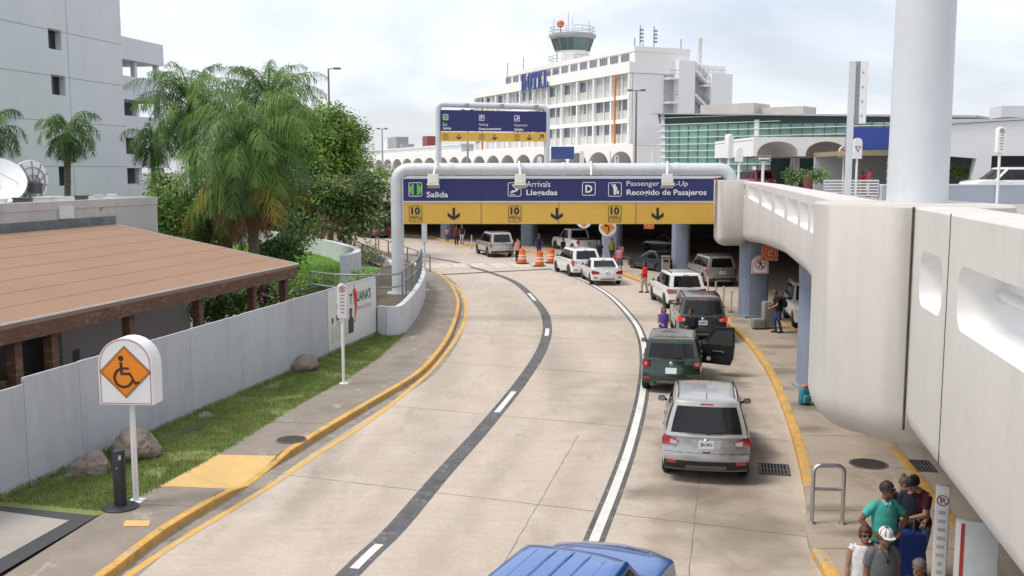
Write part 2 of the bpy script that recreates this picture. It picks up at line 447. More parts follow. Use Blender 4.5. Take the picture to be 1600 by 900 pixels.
stain(rock_m, (.1, .085, .07), 3., .5, .7, .6, space='OBJECT')
bark_m = M('palm_bark', (.13, .1, .075), .9, var=.25, scale=5, bump=.6, bscale=14)
barkd_m = M('tree_bark', (.3, .2, .11), .9, var=.25, scale=4, bump=.6, bscale=10)
deadf_m = M('dead_frond', (.16, .075, .035), .85, var=.3, scale=2)
frond_m = M('palm_leaf', (.14, .255, .045), .55, var=.35, scale=1.1, var2=.2, scale2=.5)
frondy_m = M('yellow_palm_leaf', (.3, .25, .03), .6, var=.3, scale=1.5)
frondd_m = M('dark_palm_leaf', (.065, .14, .025), .55, var=.35, scale=1.1)
leafb_m = M('bright_leaf', (.27, .41, .085), .55, var=.28, scale=.9, var2=.25, scale2=.4)
leafd_m = M('dark_leaf', (.085, .15, .04), .55, var=.4, scale=.9, var2=.25, scale2=.4)
leafm_m = M('mid_leaf', (.15, .25, .055), .55, var=.4, scale=.9, var2=.25, scale2=.4)
leafo_m = M('olive_leaf', (.19, .21, .11), .6, var=.35, scale=1.2, var2=.2, scale2=.5)
leafr_m = M('purple_leaf', (.09, .02, .035), .6, var=.4, scale=2)
for _m in (frond_m, frondy_m, frondd_m, leafb_m, leafd_m, leafm_m, leafo_m, grass_m, grass2_m):   # thin leaves let some light through
    _nt = _m.node_tree; _b = _nt.nodes['Principled BSDF']
    _tr = _nt.nodes.new('ShaderNodeBsdfTranslucent'); _mx = _nt.nodes.new('ShaderNodeMixShader'); _mx.inputs[0].default_value = .3
    _nt.links.new(_b.inputs['Base Color'].links[0].from_socket, _tr.inputs['Color'])
    _nt.links.new(_b.outputs[0], _mx.inputs[1]); _nt.links.new(_tr.outputs[0], _mx.inputs[2])
    _nt.links.new(_mx.outputs[0], _nt.nodes['Material Output'].inputs['Surface'])
# ================= people =================
SKIN = [M('skin_tan', (.36, .2, .13), .6, var=.06, spec=.3), M('skin_brown', (.22, .115, .07), .6, var=.06, spec=.3), M('skin_fair', (.48, .28, .2), .6, var=.06, spec=.3)]
def cloth(name, col): return M('cloth_' + name, col, .9, var=.12, scale=14, var2=.12, scale2=4, bump=.25, bscale=25, spec=.15)
def cap_tube(bm, pts, rs, n=12, flat_=1., flat_axis=None, round_ends=True):
    """closed tapered tube, with rounded or flat ends"""
    pts = [Vector(p) for p in pts]; rings = []
    ext = []
    d0 = (pts[0] - pts[1]).normalized(); d1 = (pts[-1] - pts[-2]).normalized()
    P_, R_ = list(pts), list(rs)
    if round_ends:
        P_ = [pts[0] + d0 * rs[0] * .85, pts[0] + d0 * rs[0] * .5] + P_ + [pts[-1] + d1 * rs[-1] * .5, pts[-1] + d1 * rs[-1] * .85]
        R_ = [rs[0] * .4, rs[0] * .83] + R_ + [rs[-1] * .83, rs[-1] * .4]
    prev = None
    for i, p in enumerate(P_):
        d = (P_[min(i + 1, len(P_) - 1)] - P_[max(i - 1, 0)]).normalized()
        if prev is None:
            x = Vector((1, 0, 0)) - d * d.x
            if x.length < .1: x = Vector((0, 1, 0)) - d * d.y
        else: x = prev - d * prev.dot(d)
        x.normalize(); y = d.cross(x); prev = x
        rings.append([bm.verts.new(p + x * math.cos(a) * R_[i] + y * math.sin(a) * R_[i] * flat_) for a in [2 * math.pi * k / n for k in range(n)]])
    for A, B in zip(rings, rings[1:]):
        for k in range(n): bm.faces.new((A[k], A[(k + 1) % n], B[(k + 1) % n], B[k]))
    bm.faces.new(rings[0][::-1]); bm.faces.new(rings[-1])
def ell_loft(bm, lv, n=20, shift=None):
    """closed loft of ellipses (z, rx, ry, cy[, cx])"""
    rings = []
    for l in lv:
        z, rx, ry, cy = l[:4]; cx = l[4] if len(l) > 4 else 0
        rings.append([bm.verts.new((cx + rx * math.cos(a), cy + ry * math.sin(a), z)) for a in [2 * math.pi * k / n for k in range(n)]])
    for A, B in zip(rings, rings[1:]):
        for k in range(n): bm.faces.new((A[k], A[(k + 1) % n], B[(k + 1) % n], B[k]))
    bm.faces.new(rings[0][::-1]); bm.faces.new(rings[-1])
def ellip(bm, c, r, rot=None):
    m = Matrix.Translation(c) @ ((rot or Matrix.Identity(3)).to_4x4()) @ Matrix.Diagonal((*r, 1)); bmesh.ops.create_icosphere(bm, subdivisions=3, radius=1, matrix=m)
def remeshed(bm, vox, smooth=2):
    bmesh.ops.recalc_face_normals(bm, faces=bm.faces[:])
    me = bpy.data.meshes.new('b'); bm.to_mesh(me); bm.free()
    return evaluated(me, ('REMESH', dict(mode='VOXEL', voxel_size=vox, use_smooth_shade=True)), ('SMOOTH', dict(factor=.5, iterations=smooth)))
def ik(S, T, l1, l2, pole):
    d = T - S; L_ = min(d.length, (l1 + l2) * .995); d.normalize()
    a = (l1 * l1 - l2 * l2 + L_ * L_) / (2 * L_); h = math.sqrt(max(0, l1 * l1 - a * a))
    p = Vector(pole) - d * d.dot(Vector(pole)); p.normalize()
    return S + d * a + p * h, S + d * L_
def person(label, base, rz, h=1.72, shirt=(.3, .3, .3), pants=(.06, .08, .14), hair=(.02, .015, .012), skin=0, sleeve='short', legs='long', lh=(-.24, .04, .78), rh=(.24, .04, .78),
           lp=(-.4, -1, 0), rp=(.4, -1, 0), head_yaw=0., head_pitch=0., lean=0., stance=.09, step=.0, fat=1., hairstyle='short', fine=False, extras=(), group=None, shirt2=None):
    """local frame: faces +Y; hand targets for a 1.75 m body"""
    s = h / 1.75; V3 = Vector
    t = thing('person', label, 'person', base, rz, group)
    sk = SKIN[skin]; vox = .0085 if fine else .014
    LN = Matrix.Rotation(-lean, 3, 'X')
    def up(p):                                  # bend the upper body at the hips
        p = V3(p)
        if lean and p.z > .92: q = p - V3((0, 0, .92)); return V3((0, 0, .92)) + LN @ q
        return p
    sh = {sd: up((sd * .178, 0, 1.395)) for sd in (-1, 1)}
    tgt = {-1: V3(lh), 1: V3(rh)}; pole = {-1: lp, 1: rp}
    elb, wri = {}, {}
    for sd in (-1, 1): elb[sd], wri[sd] = ik(sh[sd], tgt[sd], .29, .26, pole[sd])
    hip = {sd: V3((sd * .085, 0, .9)) for sd in (-1, 1)}
    ank = {sd: V3((sd * stance, sd * step, .085)) for sd in (-1, 1)}
    kne = {sd: ik(hip[sd], ank[sd], .42, .415, (sd * .1, 1, 0))[0] for sd in (-1, 1)}
    HM = LN @ (Matrix.Rotation(head_yaw, 3, 'Z') @ Matrix.Rotation(head_pitch, 3, 'X'))
    nk = up((0, .0, 1.46)); hc = nk + HM @ V3((0, .03, .165))
    def hd(p): return hc + HM @ V3(p)
    tors = [(.86, .155, .105, 0), (.93, .168 * fat, .115 * fat, 0), (1.06, .146 * fat, .108 * fat, .012 * fat), (1.18, .155 * fat, .115 * fat, .008), (1.3, .172, .118, 0), (1.38, .168, .1, -.008), (1.435, .118, .078, -.01), (1.475, .065, .06, -.005)]
    def torso(bm, g=0., z0=None, z1=9):
        tmp = bmesh.new(); lv = [(z, rx + g, ry + g, cy) for z, rx, ry, cy in tors if z <= z1]
        if z0 is not None: lv = [(z0, lv[0][1] if z0 < .95 else lv[1][1], lv[0][2] if z0 < .95 else lv[1][2], 0)] + [l for l in lv if l[0] > z0 + .02]
        ell_loft(tmp, lv)
        for v in tmp.verts: v.co = up(v.co)
        mp = {v: bm.verts.new(v.co) for v in tmp.verts}
        for f in tmp.faces: bm.faces.new([mp[v] for v in f.verts])
        tmp.free()
    bm = bmesh.new(); torso(bm)
    cap_tube(bm, [nk - HM @ V3((0, 0, .05)), hd((0, -.02, -.07))], [.055, .05])
    ellip(bm, hd((0, -.005, .02)), (.075, .094, .1), HM); ellip(bm, hd((0, .022, -.05)), (.058, .066, .068), HM); ellip(bm, hd((0, .07, -.088)), (.026, .022, .022), HM)
    cap_tube(bm, [hd((0, .088, .025)), hd((0, .106, -.018))], [.009, .015]); cap_tube(bm, [hd((-.02, .086, -.052)), hd((.02, .086, -.052))], [.008, .008])
    for sd in (-1, 1): ellip(bm, hd((sd * .078, -.005, .0)), (.012, .02, .032), HM)
    for sd in (-1, 1):
        cap_tube(bm, [sh[sd], sh[sd].lerp(elb[sd], .4), elb[sd]], [.052, .05, .039]); cap_tube(bm, [elb[sd], elb[sd].lerp(wri[sd], .3), wri[sd]], [.039, .041, .026])
        cap_tube(bm, [hip[sd], hip[sd].lerp(kne[sd], .3), kne[sd]], [.085, .085, .055]); cap_tube(bm, [kne[sd], kne[sd].lerp(ank[sd], .3), ank[sd]], [.053, .057, .036])
        cap_tube(bm, [ank[sd] + V3((0, -.04, -.04)), ank[sd] + V3((sd * .02, .14, -.05))], [.036, .032])
        # hand: palm, four unequal fingers with a knuckle bend, a thumb from the side
        d = (wri[sd] - elb[sd]).normalized(); ax = V3((0, 1, 0)) if abs(d.y) < .8 else V3((0, 0, 1))
        w = (ax - d * ax.dot(d)).normalized(); pn = d.cross(w) * sd; f_in = -pn if True else pn
        w0 = wri[sd] - d * .01
        cap_tube(bm, [w0, w0 + d * .085], [.03, .04], flat_=.5 if False else .55)
        for k, L_ in enumerate((.062, .074, .07, .055)):
            b = w0 + d * .085 + w * (.027 - .018 * k); m_ = b + d * L_ * .55 + f_in * .008; e = m_ + (d * .75 + f_in * .65).normalized() * L_ * .5
            cap_tube(bm, [b - d * .02, m_, e], [.0095, .009, .0075], 8)
        b = w0 + d * .03 + w * .026; cap_tube(bm, [b, b + (d * .6 + w * .7 + f_in * .2).normalized() * .035, b + (d * .85 + w * .35 + f_in * .35).normalized() * .068], [.013, .011, .009], 8)
    for v in bm.verts: v.co *= s
    link('body', remeshed(bm, vox * s, 1), sk, t)
    # clothes
    SH = cloth('%02x%02x%02x' % tuple(int(c * 255) for c in shirt), shirt); PA = cloth('%02x%02x%02x' % tuple(int(c * 255) for c in pants), pants)
    bm = bmesh.new(); torso(bm, .021, .84 if legs != 'skirt' else .9, 1.45)
    cap_tube(bm, [up((0, -.01, 1.4)), up((0, -.012, 1.475))], [.085, .066], round_ends=False)
    for sd in (-1, 1):
        if sleeve == 'none': cap_tube(bm, [up((sd * .14, 0, 1.42)), sh[sd].lerp(elb[sd], .12)], [.06, .064], round_ends=False)
        else:
            cap_tube(bm, [up((sd * .08, 0, 1.415)), up((sd * .145, 0, 1.405)), sh[sd] * .985, sh[sd].lerp(elb[sd], .35), sh[sd].lerp(elb[sd], .66 if sleeve == 'short' else 1)], [.056, .066, .071, .068, .066 if sleeve == 'short' else .052], round_ends=sleeve != 'short')
            if sleeve == 'long': cap_tube(bm, [elb[sd], elb[sd].lerp(wri[sd], .3), elb[sd].lerp(wri[sd], .96)], [.051, .053, .04], round_ends=False)
    for v in bm.verts: v.co *= s
    link('shirt', remeshed(bm, vox * 1.2 * s), SH, t)
    bm = bmesh.new()
    ell_loft(bm, [(.8, .16, .11, 0), (.86, .172 * max(1, fat * .97), .122, 0), (.97, .166 * fat, .122 * fat, 0)])
    if legs == 'skirt': ell_loft(bm, [(.45, .22, .2, 0), (.7, .19, .15, 0), (.9, .175, .125, 0)])
    else:
        for sd in (-1, 1):
            cap_tube(bm, [hip[sd] + V3((0, 0, .0)), hip[sd].lerp(kne[sd], .3), kne[sd] if legs == 'long' else hip[sd].lerp(kne[sd], .92)], [.098, .098, .072 if legs == 'long' else .088], round_ends=legs == 'long')
            if legs == 'long': cap_tube(bm, [kne[sd], kne[sd].lerp(ank[sd], .3), kne[sd].lerp(ank[sd], .97)], [.07, .07, .06], round_ends=False)
    for v in bm.verts: v.co *= s
    link('skirt' if legs == 'skirt' else 'trousers' if legs == 'long' else 'shorts', remeshed(bm, vox * 1.2 * s), PA, t)
    for sd in (-1, 1):
        bm = bmesh.new(); cap_tube(bm, [ank[sd] + V3((0, -.05, -.035)), ank[sd] + V3((sd * .01, .05, -.04)), ank[sd] + V3((sd * .02, .15, -.048))], [.048, .046, .04], flat_=.95)
        for v in bm.verts: v.co = V3((v.co.x, v.co.y, max(v.co.z, .0))) * s
        me = bpy.data.meshes.new('shoe'); bm.to_mesh(me); bm.free(); me.shade_smooth(); link('shoe', me, M('shoe_dark', (.03, .028, .026), .6), t)
    # hair
    HA = M('hair_%02x%02x%02x' % tuple(int(c * 255) for c in hair), hair, .55, var=.3, scale=30, bump=.4, bscale=60)
    if hairstyle != 'bald':
        bm = bmesh.new(); bmesh.ops.create_icosphere(bm, subdivisions=4, radius=1)
        dele = []
        for v in bm.verts:
            p = V3((v.co.x * .09, v.co.y * .109 - .008, v.co.z * .115 + .027)); front = p.y > .02
            lim = (.055 + .012 * noise.noise(v.co * 6)) if front else (-.04 if hairstyle in ('short', 'bun', 'cap') else -.1)
            if abs(p.x) > .06 and -.02 < p.y <= .045: lim = .0
            if p.z < lim: dele.append(v)
            n_ = noise.noise(p * 28) + .6 * noise.noise(p * 70); v.co = p * (1 + n_ * .06)
        bmesh.ops.delete(bm, geom=dele, context='VERTS')
        if hairstyle == 'long':
            cap_tube(bm, [V3((0, -.05, .03)), V3((0, -.085, -.08)), V3((0, -.09, -.2)), V3((0, -.08, -.28))], [.075, .085, .075, .045], flat_=.6)
            for sd in (-1, 1): cap_tube(bm, [V3((sd * .06, 0, .05)), V3((sd * .082, -.01, -.05)), V3((sd * .085, .0, -.16))], [.025, .028, .015])
        if hairstyle == 'bob':
            for sd in (-1, 1): ellip(bm, V3((sd * .072, -.01, .0)), (.024, .055, .075))
            ellip(bm, V3((0, -.07, -.03)), (.08, .05, .085)); ellip(bm, V3((.02, .06, .085)), (.06, .04, .025))
        if hairstyle == 'bun': ellip(bm, V3((0, -.07, .125)), (.038, .038, .036))
        for v in bm.verts: v.co = hd(v.co) * s
        me = bpy.data.meshes.new('hair'); bm.to_mesh(me); bm.free(); me.shade_smooth(); o = link('hair', me, HA, t)
    for sd in (-1, 1):
        bm = bmesh.new(); ellip(bm, hd((sd * .031, .082, .012)) * s, V3((.0125, .007, .008)) * s, HM)
        me = bpy.data.meshes.new('eye'); bm.to_mesh(me); bm.free(); link('eye', me, M('eye_dark', (.03, .02, .015), .3), t)
    if 'sunglasses' in extras:
        mb = MB()
        for sd in (-1, 1):
            mb.box(hd((sd * .034, .1, .012)) * s, V3((.054, .008, .036)) * s, rot=HM, bev=.004); mb.bar(hd((sd * .064, .098, .02)) * s, hd((sd * .08, .0, .02)) * s, .006)
        mb.build('sunglasses', M('dark_lens', (.015, .012, .012), .15), t)
    if 'cap' in extras:
        mb = MB(); rows = []
        for r, z in ((.098, .035), (.1, .06), (.094, .095), (.07, .125), (.03, .14)):
            rows.append([hd((r * .92 * math.cos(a), r * 1.12 * math.sin(a) - .0, z)) * s for a in [2 * math.pi * k / 32 for k in range(32)]])
        Vv = mb.grid(rows, close_v=True, mi=0); mb.cap(Vv[-1], 0)
        for f in mb.bm.faces:
            c = f.calc_center_median()
        for i, f in enumerate(mb.bm.faces):
            f.material_index = 1 if (i % 32) % 4 == 0 else 0
        A = [hd((.085 * math.cos(a), .1 + .06 * math.sin(a), .038)) * s for a in [math.pi * k / 12 for k in range(13)]]; B = [hd((.088 * math.cos(a) * .98, .06, .045)) * s for a in [math.pi * k / 12 for k in range(13)]]
        mb.grid([A, B], mi=0); mb.grid([[p - V3((0, 0, .006)) for p in A], [p - V3((0, 0, .006)) for p in B]], mi=0)
        mb.build('striped_cap', [M('cap_white', (.7, .7, .68), .9), M('cap_stripe', (.12, .12, .14), .9)], t, smooth=60)
    if 'backpack' in extras:
        mb = MB(); mb.box(up((0, -.21, 1.2)) * s, V3((.3, .17, .44)) * s, rot=LN, bev=.06); mb.box(up((0, -.3, 1.12)) * s, V3((.22, .07, .22)) * s, rot=LN, bev=.03)
        mb.build('backpack', cloth('backpack', (.03, .04, .09) if 'bluepack' in extras else (.025, .025, .027)), t, smooth=50)
    if 'strap' in extras:
        mb = MB(); mb.tube([up((-.12, -.1, 1.42)) * s, up((-.125, .02, 1.475)) * s, up((-.12, .125, 1.36)) * s, up((-.17, .13, 1.1)) * s], .012, 6); mb.build('shoulder_strap', cloth('navy', (.02, .025, .07)), t)
    if 'polo' in extras:
        mb = MB()
        for sd in (-1, 1): mb.face([up(p) * s for p in ((sd * .07, -.0, 1.487), (sd * .078, .07, 1.455), (sd * .04, .118, 1.415), (sd * .0, .106, 1.44), (sd * .035, .07, 1.478))])
        mb.box(up((0, .128, 1.36)) * s, V3((.03, .006, .13)) * s); mb.build('collar', cloth('teal_light', (.2, .55, .5)), t)
    if 'necklace' in extras:
        mb = MB(); mb.tube([up(p) * s for p in ((-.06, .05, 1.47), (-.03, .125, 1.4), (0, .14, 1.33), (.03, .125, 1.4), (.06, .05, 1.47))], .006, 6); mb.box(up((-.005, .15, 1.31)) * s, V3((.05, .012, .02)) * s); mb.build('hanging_glasses', M('dark_lens', (.015, .012, .012), .15), t)
    if 'watch' in extras:
        mb = MB(); p = elb[1].lerp(wri[1], .88); mb.box(p * s, V3((.06, .06, .02)) * s, bev=.01); mb.build('watch', steel_m_(), t)
    if 'tied_jacket' in extras:
        bm = bmesh.new(); ell_loft(bm, [(.62, .2, .16, -.02), (.8, .19, .14, -.01), (.98, .175, .13, 0)]); 
        for v in bm.verts: v.co *= s
        me = bpy.data.meshes.new('tied_jacket'); bm.to_mesh(me); bm.free(); me.shade_smooth(); link('tied_jacket', me, cloth('denim_pale', (.3, .4, .6)), t)
    return t
def steel_m_(): return M('watch_steel', (.55, .55, .55), .35, .9)
def head_at(px, py, h, z0=.15): p = P(px, py, z0 + h); return (p.x, p.y, z0)
pi = math.pi
person('man in a teal polo shirt standing with both hands on his hips', head_at(1384, 752, 1.76), pi + .12, 1.76, (.07, .42, .37), (.05, .06, .07), (.03, .02, .018), 1, lh=(-.2, .1, 1.0), rh=(.2, .1, 1.0), lp=(-1, -.35, -.2), rp=(1, -.35, -.2),
       head_yaw=.75, fat=1.14, fine=True, extras=('sunglasses', 'polo', 'watch'))
person('woman in a white top and sunglasses with reddish short hair', head_at(1351, 819, 1.6), pi - .05, 1.6, (.7, .69, .68), (.12, .14, .2), (.09, .03, .018), 0, 'none', lh=(-.27, .06, .8), rh=(.26, .08, .82), head_pitch=-.12, fat=1.06, fine=True, extras=('sunglasses', 'strap'), hairstyle='bob')
person('man in a grey T-shirt and a white striped flat cap', head_at(1381, 822, 1.7), pi + .1, 1.7, (.13, .135, .15), (.05, .05, .06), (.06, .055, .05), 1, fat=1.15, head_yaw=.05, head_pitch=-.15, fine=True, hairstyle='cap', extras=('cap', 'necklace'))
person('dark haired man in a maroon shirt bending over luggage', head_at(1442, 737, 1.72), pi - 1.0, 1.76, (.075, .02, .025), (.15, .2, .27), (.012, .01, .01), 2, lh=(-.1, .42, 1.08), rh=(.14, .44, 1.08), lean=.22, head_pitch=-.5, fine=True)
person('person in black with brown hair tied up in a bun', head_at(1410, 742, 1.64), pi + .25, 1.64, (.018, .018, .02), (.03, .03, .035), (.12, .075, .045), 0, 'long', lh=(-.12, .3, 1.1), rh=(.14, .3, 1.1), head_pitch=-.25, hairstyle='bun', fine=True)
person('dark haired person in a charcoal top at the back of the waiting group', head_at(1428, 740, 1.7), pi - .3, 1.7, (.03, .035, .05), (.05, .07, .12), (.02, .014, .01), 2, lh=(-.15, .3, 1.05), fine=True, head_pitch=-.2)
person('grey haired person whose head shows at the bottom edge', head_at(1438, 873, 1.62), pi - .8, 1.62, (.05, .055, .06), (.05, .05, .055), (.11, .105, .1), 1, fine=True)
person('woman in a purple top and white trousers standing beside the grey car', (*P(1037, 478, 1.63).to_2d(), 0), pi + .1, 1.63, (.1, .07, .36), (.6, .6, .6), (.1, .05, .03), 0, 'none', lh=(-.12, .26, 1.05), rh=(.12, .26, 1.05), hairstyle='long')
person('woman in black with a blue backpack and a pale jacket tied round her waist', (*P(1080, 482, 1.66).to_2d(), 0), pi / 2 + .7, 1.66, (.018, .018, .02), (.08, .12, .25), (.015, .01, .01), 1, 'long', lh=(-.1, .3, 1.1), rh=(.1, .3, 1.12), extras=('backpack', 'bluepack', 'tied_jacket'), hairstyle='bun')
person('person in grey bending in at the open door of the green car', (6.02, 31.75, 0), pi / 2 - .5, 1.7, (.2, .2, .21), (.05, .06, .09), (.03, .02, .015), 1, 'long', lh=(-.15, .5, .8), rh=(.15, .5, .8), lean=.95, head_pitch=-.3)
person('man in a black shirt and jeans leaning over two grey suitcases', (*P(1216, 520, .15).to_2d(), .15), pi / 2 + .15, 1.74, (.02, .02, .022), (.05, .08, .15), (.16, .1, .07), 0, lh=(-.12, .4, 1.02), rh=(.12, .42, 1.05), lean=.12, head_pitch=-.45, extras=('backpack',), step=.08)
person('person in a bright red shirt walking by the kerb', head_at(1008, 409, 1.66, 0.), pi / 2 + .3, 1.66, (.5, .025, .03), (.35, .34, .32), (.015, .012, .01), 1, 'long', lh=(-.15, .25, 1.05), rh=(.2, .1, .85), step=.14, hairstyle='long')
person('woman in a pink top and patterned dark skirt beside a red bag', head_at(969, 384, 1.64), pi - .2, 1.64, (.62, .22, .3), (.09, .09, .13), (.06, .035, .025), 2, lh=(-.1, .22, 1.45), rh=(.24, .1, .8), legs='skirt', hairstyle='long')
person('person in an olive yellow top behind the woman in pink', head_at(956, 372, 1.64), pi + .4, 1.64, (.3, .32, .06), (.05, .05, .06), (.02, .015, .012), 1)
person('man in dark clothes leaning on the column by the arrow sign', head_at(937, 375, 1.74), pi - .5, 1.74, (.02, .022, .035), (.03, .035, .05), (.02, .015, .012), 0)
person('man in a navy shirt with white print behind the orange barrels', head_at(842, 365, 1.74), pi + .2, 1.74, (.02, .03, .1), (.03, .05, .12), (.02, .015, .012), 1, lh=(-.3, .05, .85))
person('woman with a pale pink top and black trousers beside the left barrel', head_at(809, 373, 1.64, 0.), pi - .6, 1.64, (.5, .3, .26), (.02, .02, .022), (.05, .03, .02), 2, lh=(-.1, .2, 1.4), extras=('backpack',))
person('person in black by the front of the white pickup', head_at(880, 371, 1.68), pi + .8, 1.68, (.02, .02, .022), (.035, .035, .04), (.02, .015, .01), 1)
person('child-sized person in pink at the far left column', head_at(699, 355, 1.3), pi, 1.3, (.5, .2, .25), (.06, .06, .1), (.02, .015, .01), 1)
person('person in dark red among the far group of three', head_at(713, 352, 1.7), pi + .3, 1.7, (.2, .03, .04), (.03, .03, .035), (.02, .015, .01), 1)
person('person in black and pale trousers at the right of the far group', head_at(722, 350, 1.75), pi - .3, 1.75, (.03, .03, .035), (.4, .4, .42), (.02, .015, .01), 0)
person('person half hidden behind the concrete pier beside a teal backpack', (8.42, 26.6, .15), pi / 2 + .3, 1.72, (.03, .03, .032), (.06, .09, .16), (.02, .015, .01), 1, lh=(-.25, .25, .85), rh=(.25, .2, .8))
person('man in a red shirt and pale trousers at the terminal entrance', (*D(1358, 290, 62).to_2d(), 4.85), pi / 2, 1.76, (.5, .03, .05), (.5, .48, .45), (.02, .015, .01), 1)
person('woman in a dark red dress beside the man at the terminal entrance', (*D(1346, 290, 63).to_2d(), 4.85), -.6, 1.62, (.2, .03, .04), (.2, .03, .04), (.03, .02, .015), 1, legs='skirt', hairstyle='long')
person('person in patterned dark clothes by the planted entrance hedge', (*D(1262, 290, 57).to_2d(), 4.85), pi, 1.66, (.14, .1, .06), (.3, .05, .06), (.03, .02, .015), 1)
# ================= ground, road, kerbs, pavements, markings =================
CURB = spline([P(x, y).to_2d() for x, y in [(60, 985), (181, 900), (260.6, 837.6), (389, 760), (415, 740), (500, 684.6), (580, 636), (648.5, 594),
              (677, 568), (703, 531), (716, 496), (718, 473), (708, 450), (689, 432), (662, 419), (612, 399), (560, 381), (500, 367)]] + [(-34, 106), (-70, 114)], .6)
CURB = [Vector((-9.5, 8, 0)), Vector((-8.6, 10.5, 0))] + CURB
mb = MB(); mb.poly([(-2500, -2500), (2500, -2500), (2500, 2500), (-2500, 2500)], -.06)
struct(mb.build('ground', M('far_ground', (.2, .19, .16), .95, var=.15, scale=.2, space='WORLD')))
mb = MB()
mb.poly([p.to_2d() for p in CURB] + [(-70, 122), (-20, 135), (75, 165), (75, 4), (-7, 4)], 0)
struct(mb.build('road', road_m))
WALKIN = [P(x, y, .15).to_2d() for x, y in [(0, 903), (153, 807), (257, 756), (340, 711), (468, 632), (544, 591), (591, 560), (625, 528), (645, 505), (661, 476), (664, 455)]]
WALKIN = [Vector((-13.5, 9)), Vector((-11, 13.2))] + WALKIN + [Vector(p) for p in [(-5.9, 58), (-8.4, 65), (-12.5, 77), (-17, 89), (-21.5, 100), (-36, 110), (-70, 117.5)]]
def walk_x(y): return lerp_tab([(p.y, p.x) for p in WALKIN], y)
def curb_h(y): return .15 - .13 * max(0, min(1, (y - 19.2) / .8)) * max(0, min(1, (21.9 - y) / .8))
# left pavement: a ruled sheet between the kerb and the grass, dipping at the ramp
mb = MB(); rows = []; ramp = []
ys = sorted(set([round(9 + .25 * k, 3) for k in range(420)]))
ct = [(p.y, p.x) for p in CURB]
for y in ys:
    xa = lerp_tab(ct, y) - .16; xb = walk_x(y); h = curb_h(y)
    if xb > xa - .3: xb = xa - .3
    row = [Vector((xa + (xb - xa) * f, y, h + (.15 - h) * min(1, f * 1.35))) for f in (0, .2, .4, .6, .8, 1)]
    rows.append(row)
    if 19.35 <= y <= 21.8: ramp.append([q + Vector((0, 0, .004)) for q in row])
mb.grid(rows); struct(mb.build('pavement', walk_m, smooth=40))
mb = MB(); mb.grid(ramp); struct(mb.build('pavement_ramp_paint', ramp_m, smooth=40))
def sheet_(path, a, b, z):
    return [[Vector((p.x, p.y, z)), Vector((q.x, q.y, z))] for p, q in zip(offset(path, a), offset(path, b))]
def curb_sec(i):
    h = curb_h(CURB[i].y)
    return [(0, -.03), (.0, h - .012), (.012, h), (.16, h + .002), (.16, -.03)]
mb = MB(); mb.loft(CURB, curb_sec); struct(mb.build('kerb', curb_m, smooth=30))
mb = MB(); mb.grid(sheet_([p for p in CURB if p.y < 62], -.02, -.36, .003)); gut_m = M('gutter_concrete', (.27, .235, .195), .9, var=.12, scale=10, var2=.2, scale2=1.2, space='WORLD'); stain(gut_m, (.08, .075, .065), 1.4, .5, .75, .75); stain(gut_m, (.45, .42, .38), 2.4, .6, .72, .6); struct(mb.build('gutter', gut_m))
YL = spline([P(x, y).to_2d() for x, y in [(80, 985), (205, 896), (302, 832), (415, 764), (500, 707), (580, 656), (657, 594), (689, 560), (715, 525), (727, 496), (727, 472), (718, 453), (703, 441)]], .5)
def sheet(path, w, z):
    a, b = offset(path, w / 2), offset(path, -w / 2)
    return [[Vector((p.x, p.y, z)), Vector((q.x, q.y, z))] for p, q in zip(a, b)]
mb = MB(); mb.grid(sheet(YL, .15, .006)); struct(mb.build('edge_line_marking', yline_m))
L1 = spline([P(x, y).to_2d() for x, y in [(330, 1150), (430, 1025), (490, 955), (567, 875), (620, 824), (690, 742), (760, 664), (818, 592), (848, 543), (855, 507), (843, 478), (806, 442), (760, 424), (738, 418), (708, 409), (648, 399), (560, 388)]], .35)
L2 = spline([P(x, y).to_2d() for x, y in [(800, 1180), (868, 1000), (900, 920), (930, 840), (960, 765), (985, 693), (1003, 620), (1008, 565), (1002, 525), (985, 495), (950, 460), (905, 435), (856, 419), (800, 404)]], .35)
mb = MB(); mb.grid(sheet(L1, .385, .005)); mb.grid(sheet(L2, .38, .005)); struct(mb.build('lane_strip_marking', dark_m))
mb = MB()
mb.grid(sheet(L2, .18, .009))
for a, b in (((520, 900), (600, 842)), ((779, 645), (812, 610)), ((853, 527), (858, 512)), ((822, 458), (838, 470)), ((690, 741), (703, 733))):
    ya, yb = P(*a).y, P(*b).y
    ya, yb = min(ya, yb), max(ya, yb)
    seg = [p for p in L1 if ya <= p.y <= yb]
    if len(seg) > 1: mb.grid(sheet(seg, .16 if yb - ya > .6 else .08, .009))
struct(mb.build('lane_line_marking', white_m))
mb = MB()
for k, px in enumerate((664, 690, 718, 748, 780, 812, 846)):
    c = P(px, 415 - .1 * k); d = Vector((-.24, 1, 0)).normalized(); n = Vector((1, .24, 0)).normalized()
    mb.poly([(c + n * a * .55 + d * b * 1.5).to_2d() for a, b in ((-1, -1), (1, -1), (1, 1), (-1, 1))], .006)
struct(mb.build('crosswalk_marking', faded_m))
mb = MB()
a, b = P(672, 430), P(862, 420.5)
n = (b - a).normalized(); d = Vector((-n.y, n.x, 0))
mb.poly([(a + d * .22).to_2d(), (a - d * .22).to_2d(), (b - d * .22).to_2d(), (b + d * .22).to_2d()], .012)
struct(mb.build('expansion_joint', M('joint_steel', (.06, .055, .05), .8)))
mb = MB()
